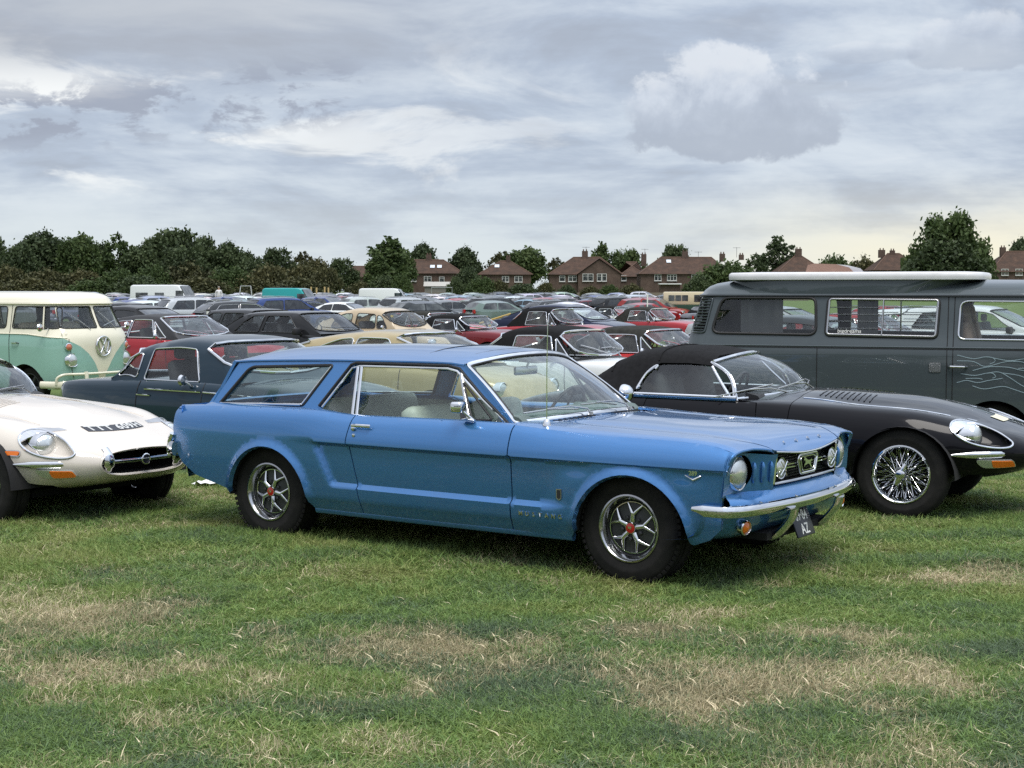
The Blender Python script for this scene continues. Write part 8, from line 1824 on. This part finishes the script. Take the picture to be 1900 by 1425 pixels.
for a in [(722, 441, 86, 270, 'tall', 'mid', 'tall feathery tree left of the skylight house'), (700, 470, 50, 266, 'tall', 'mid', 'slim green tree beside the tall feathery one'), (745, 462, 60, 274, 'round', 'mid', 'round tree between the feathery tree and skylight house'), (785, 449, 66, 305, 'round', 'dark', 'dark tree behind the roof of the skylight house'), (862, 456, 66, 296, 'round', 'dark', 'dark tree right behind the skylight house'), (868, 490, 60, 276, 'bush', 'dark', 'dark lower tree beside the skylight house'), (930, 462, 70, 305, 'loose', 'olive', 'olive tree behind the left of the low hipped house'), (970, 459, 100, 305, 'round', 'mid', 'wide tree behind the low hipped house'), (1030, 474, 50, 310, 'loose', 'olive', 'small tree left of the gabled house'),
          (1115, 450, 42, 312, 'tall', 'mid', 'narrow pointed tree behind the gabled house'), (1160, 457, 92, 312, 'dome', 'mid', 'wide low tree behind the set-back house'), (1252, 450, 86, 312, 'dome', 'dark', 'round dark tree behind the terrace roof'), (1442, 436, 84, 300, 'loose', 'dark', 'spiky open tree right of the terrace'), (1398, 470, 60, 306, 'loose', 'mid', 'small open tree left of the spiky one'), (1545, 467, 90, 305, 'bush', 'mid', 'low rounded trees above the pop-top lid'), (1600, 472, 90, 308, 'bush', 'olive', 'low olive trees between pop-top lid and paired chimneys'), (1756, 384, 160, 262, 'dome', 'mid', 'great spreading tree above the right end of the pop-top'), (1752, 440, 170, 258, 'dome', 'dark', 'lower dark tree below the great spreading tree'), (1815, 455, 60, 266, 'bush', 'dark', 'dark tree at the right foot of the great tree'), (1893, 440, 66, 290, 'round', 'dark', 'dark tree at the right edge above the roof'),
          (1345, 478, 130, 225, 'bush', 'mid', 'large round green bush in front of the terrace'), (1295, 508, 60, 222, 'bush', 'dark', 'smaller dark bush at the left foot of the round green bush')]: tree(*a, group=HT)
for px, py, wd, tn, lab in [(712, 507, 60, 'dark', 'dark shrub below the feathery tree'), (745, 503, 44, 'mid', 'palm-like shrub at the left wall of the skylight house'), (846, 512, 36, 'dark', 'round clipped dark shrub right of the skylight house'), (895, 510, 60, 'mid', 'light green shrub left of the low hipped house'), (925, 516, 44, 'olive', 'yellowish shrub before the low hipped house'), (968, 524, 74, 'dark', 'wide dark hedge bush before the low hipped house'), (1012, 520, 40, 'olive', 'bare olive shrub left of the gabled house'), (1052, 526, 40, 'dark', 'dark shrub at the gabled house'), (1095, 528, 40, 'olive', 'yellow-green shrub at the gabled house'), (1130, 525, 40, 'mid', 'green shrub at the right of the gabled house'), (1172, 524, 50, 'olive', 'olive shrub before the set-back house'), (670, 520, 60, 'olive', 'olive shrub below the small red-roofed house')]:
    tree(px, py, wd, 262, 'bush', tn, lab, 'bush', 'garden shrubs below the houses', 'garden_shrub')

# dark line of trees on the near side of the field: it shows only as the reflection in paintwork and glass
def near_treeline():
    rs = np.random.RandomState(5); blobs = []
    for x in np.arange(-95, 96, 6.5):
        h = rs.uniform(8, 13); y = -62 + rs.uniform(-5, 5); blobs += [(x, y, h * .55, h * .42, 1.0), (x + rs.uniform(-2, 2), y, h * .3, h * .4, .9)]
    o = inst(crown_mesh('treeline', 77, blobs, 26000, .75, LMID), 'treeline'); tag(o, 'dark line of trees mirrored in the car sides', 'trees', None, 'stuff')
near_treeline()

# white scrap lying in the grass beyond the blue car's tail
def scrap():
    x, y = (376 - 950) / 2854 * 12.6, 12.6; rs = np.random.RandomState(4)
    P = [[(i * .045 - .11 + .012 * rs.rand(), j * .045 - .09 + .012 * rs.rand(), .035 + .045 * rs.rand()) for j in range(5)] for i in range(6)]
    o = MB().grid(P).build('paper_scrap', simple('white_paper', (.70, .70, .68), .7)); o.location = (x, y, gz(x, y)); o.rotation_euler = (0, 0, .5); o.scale = (.9, .7, 1)
    tag(o, 'crumpled white scrap lying on the grass under the tail of the blue car', 'litter')
scrap()
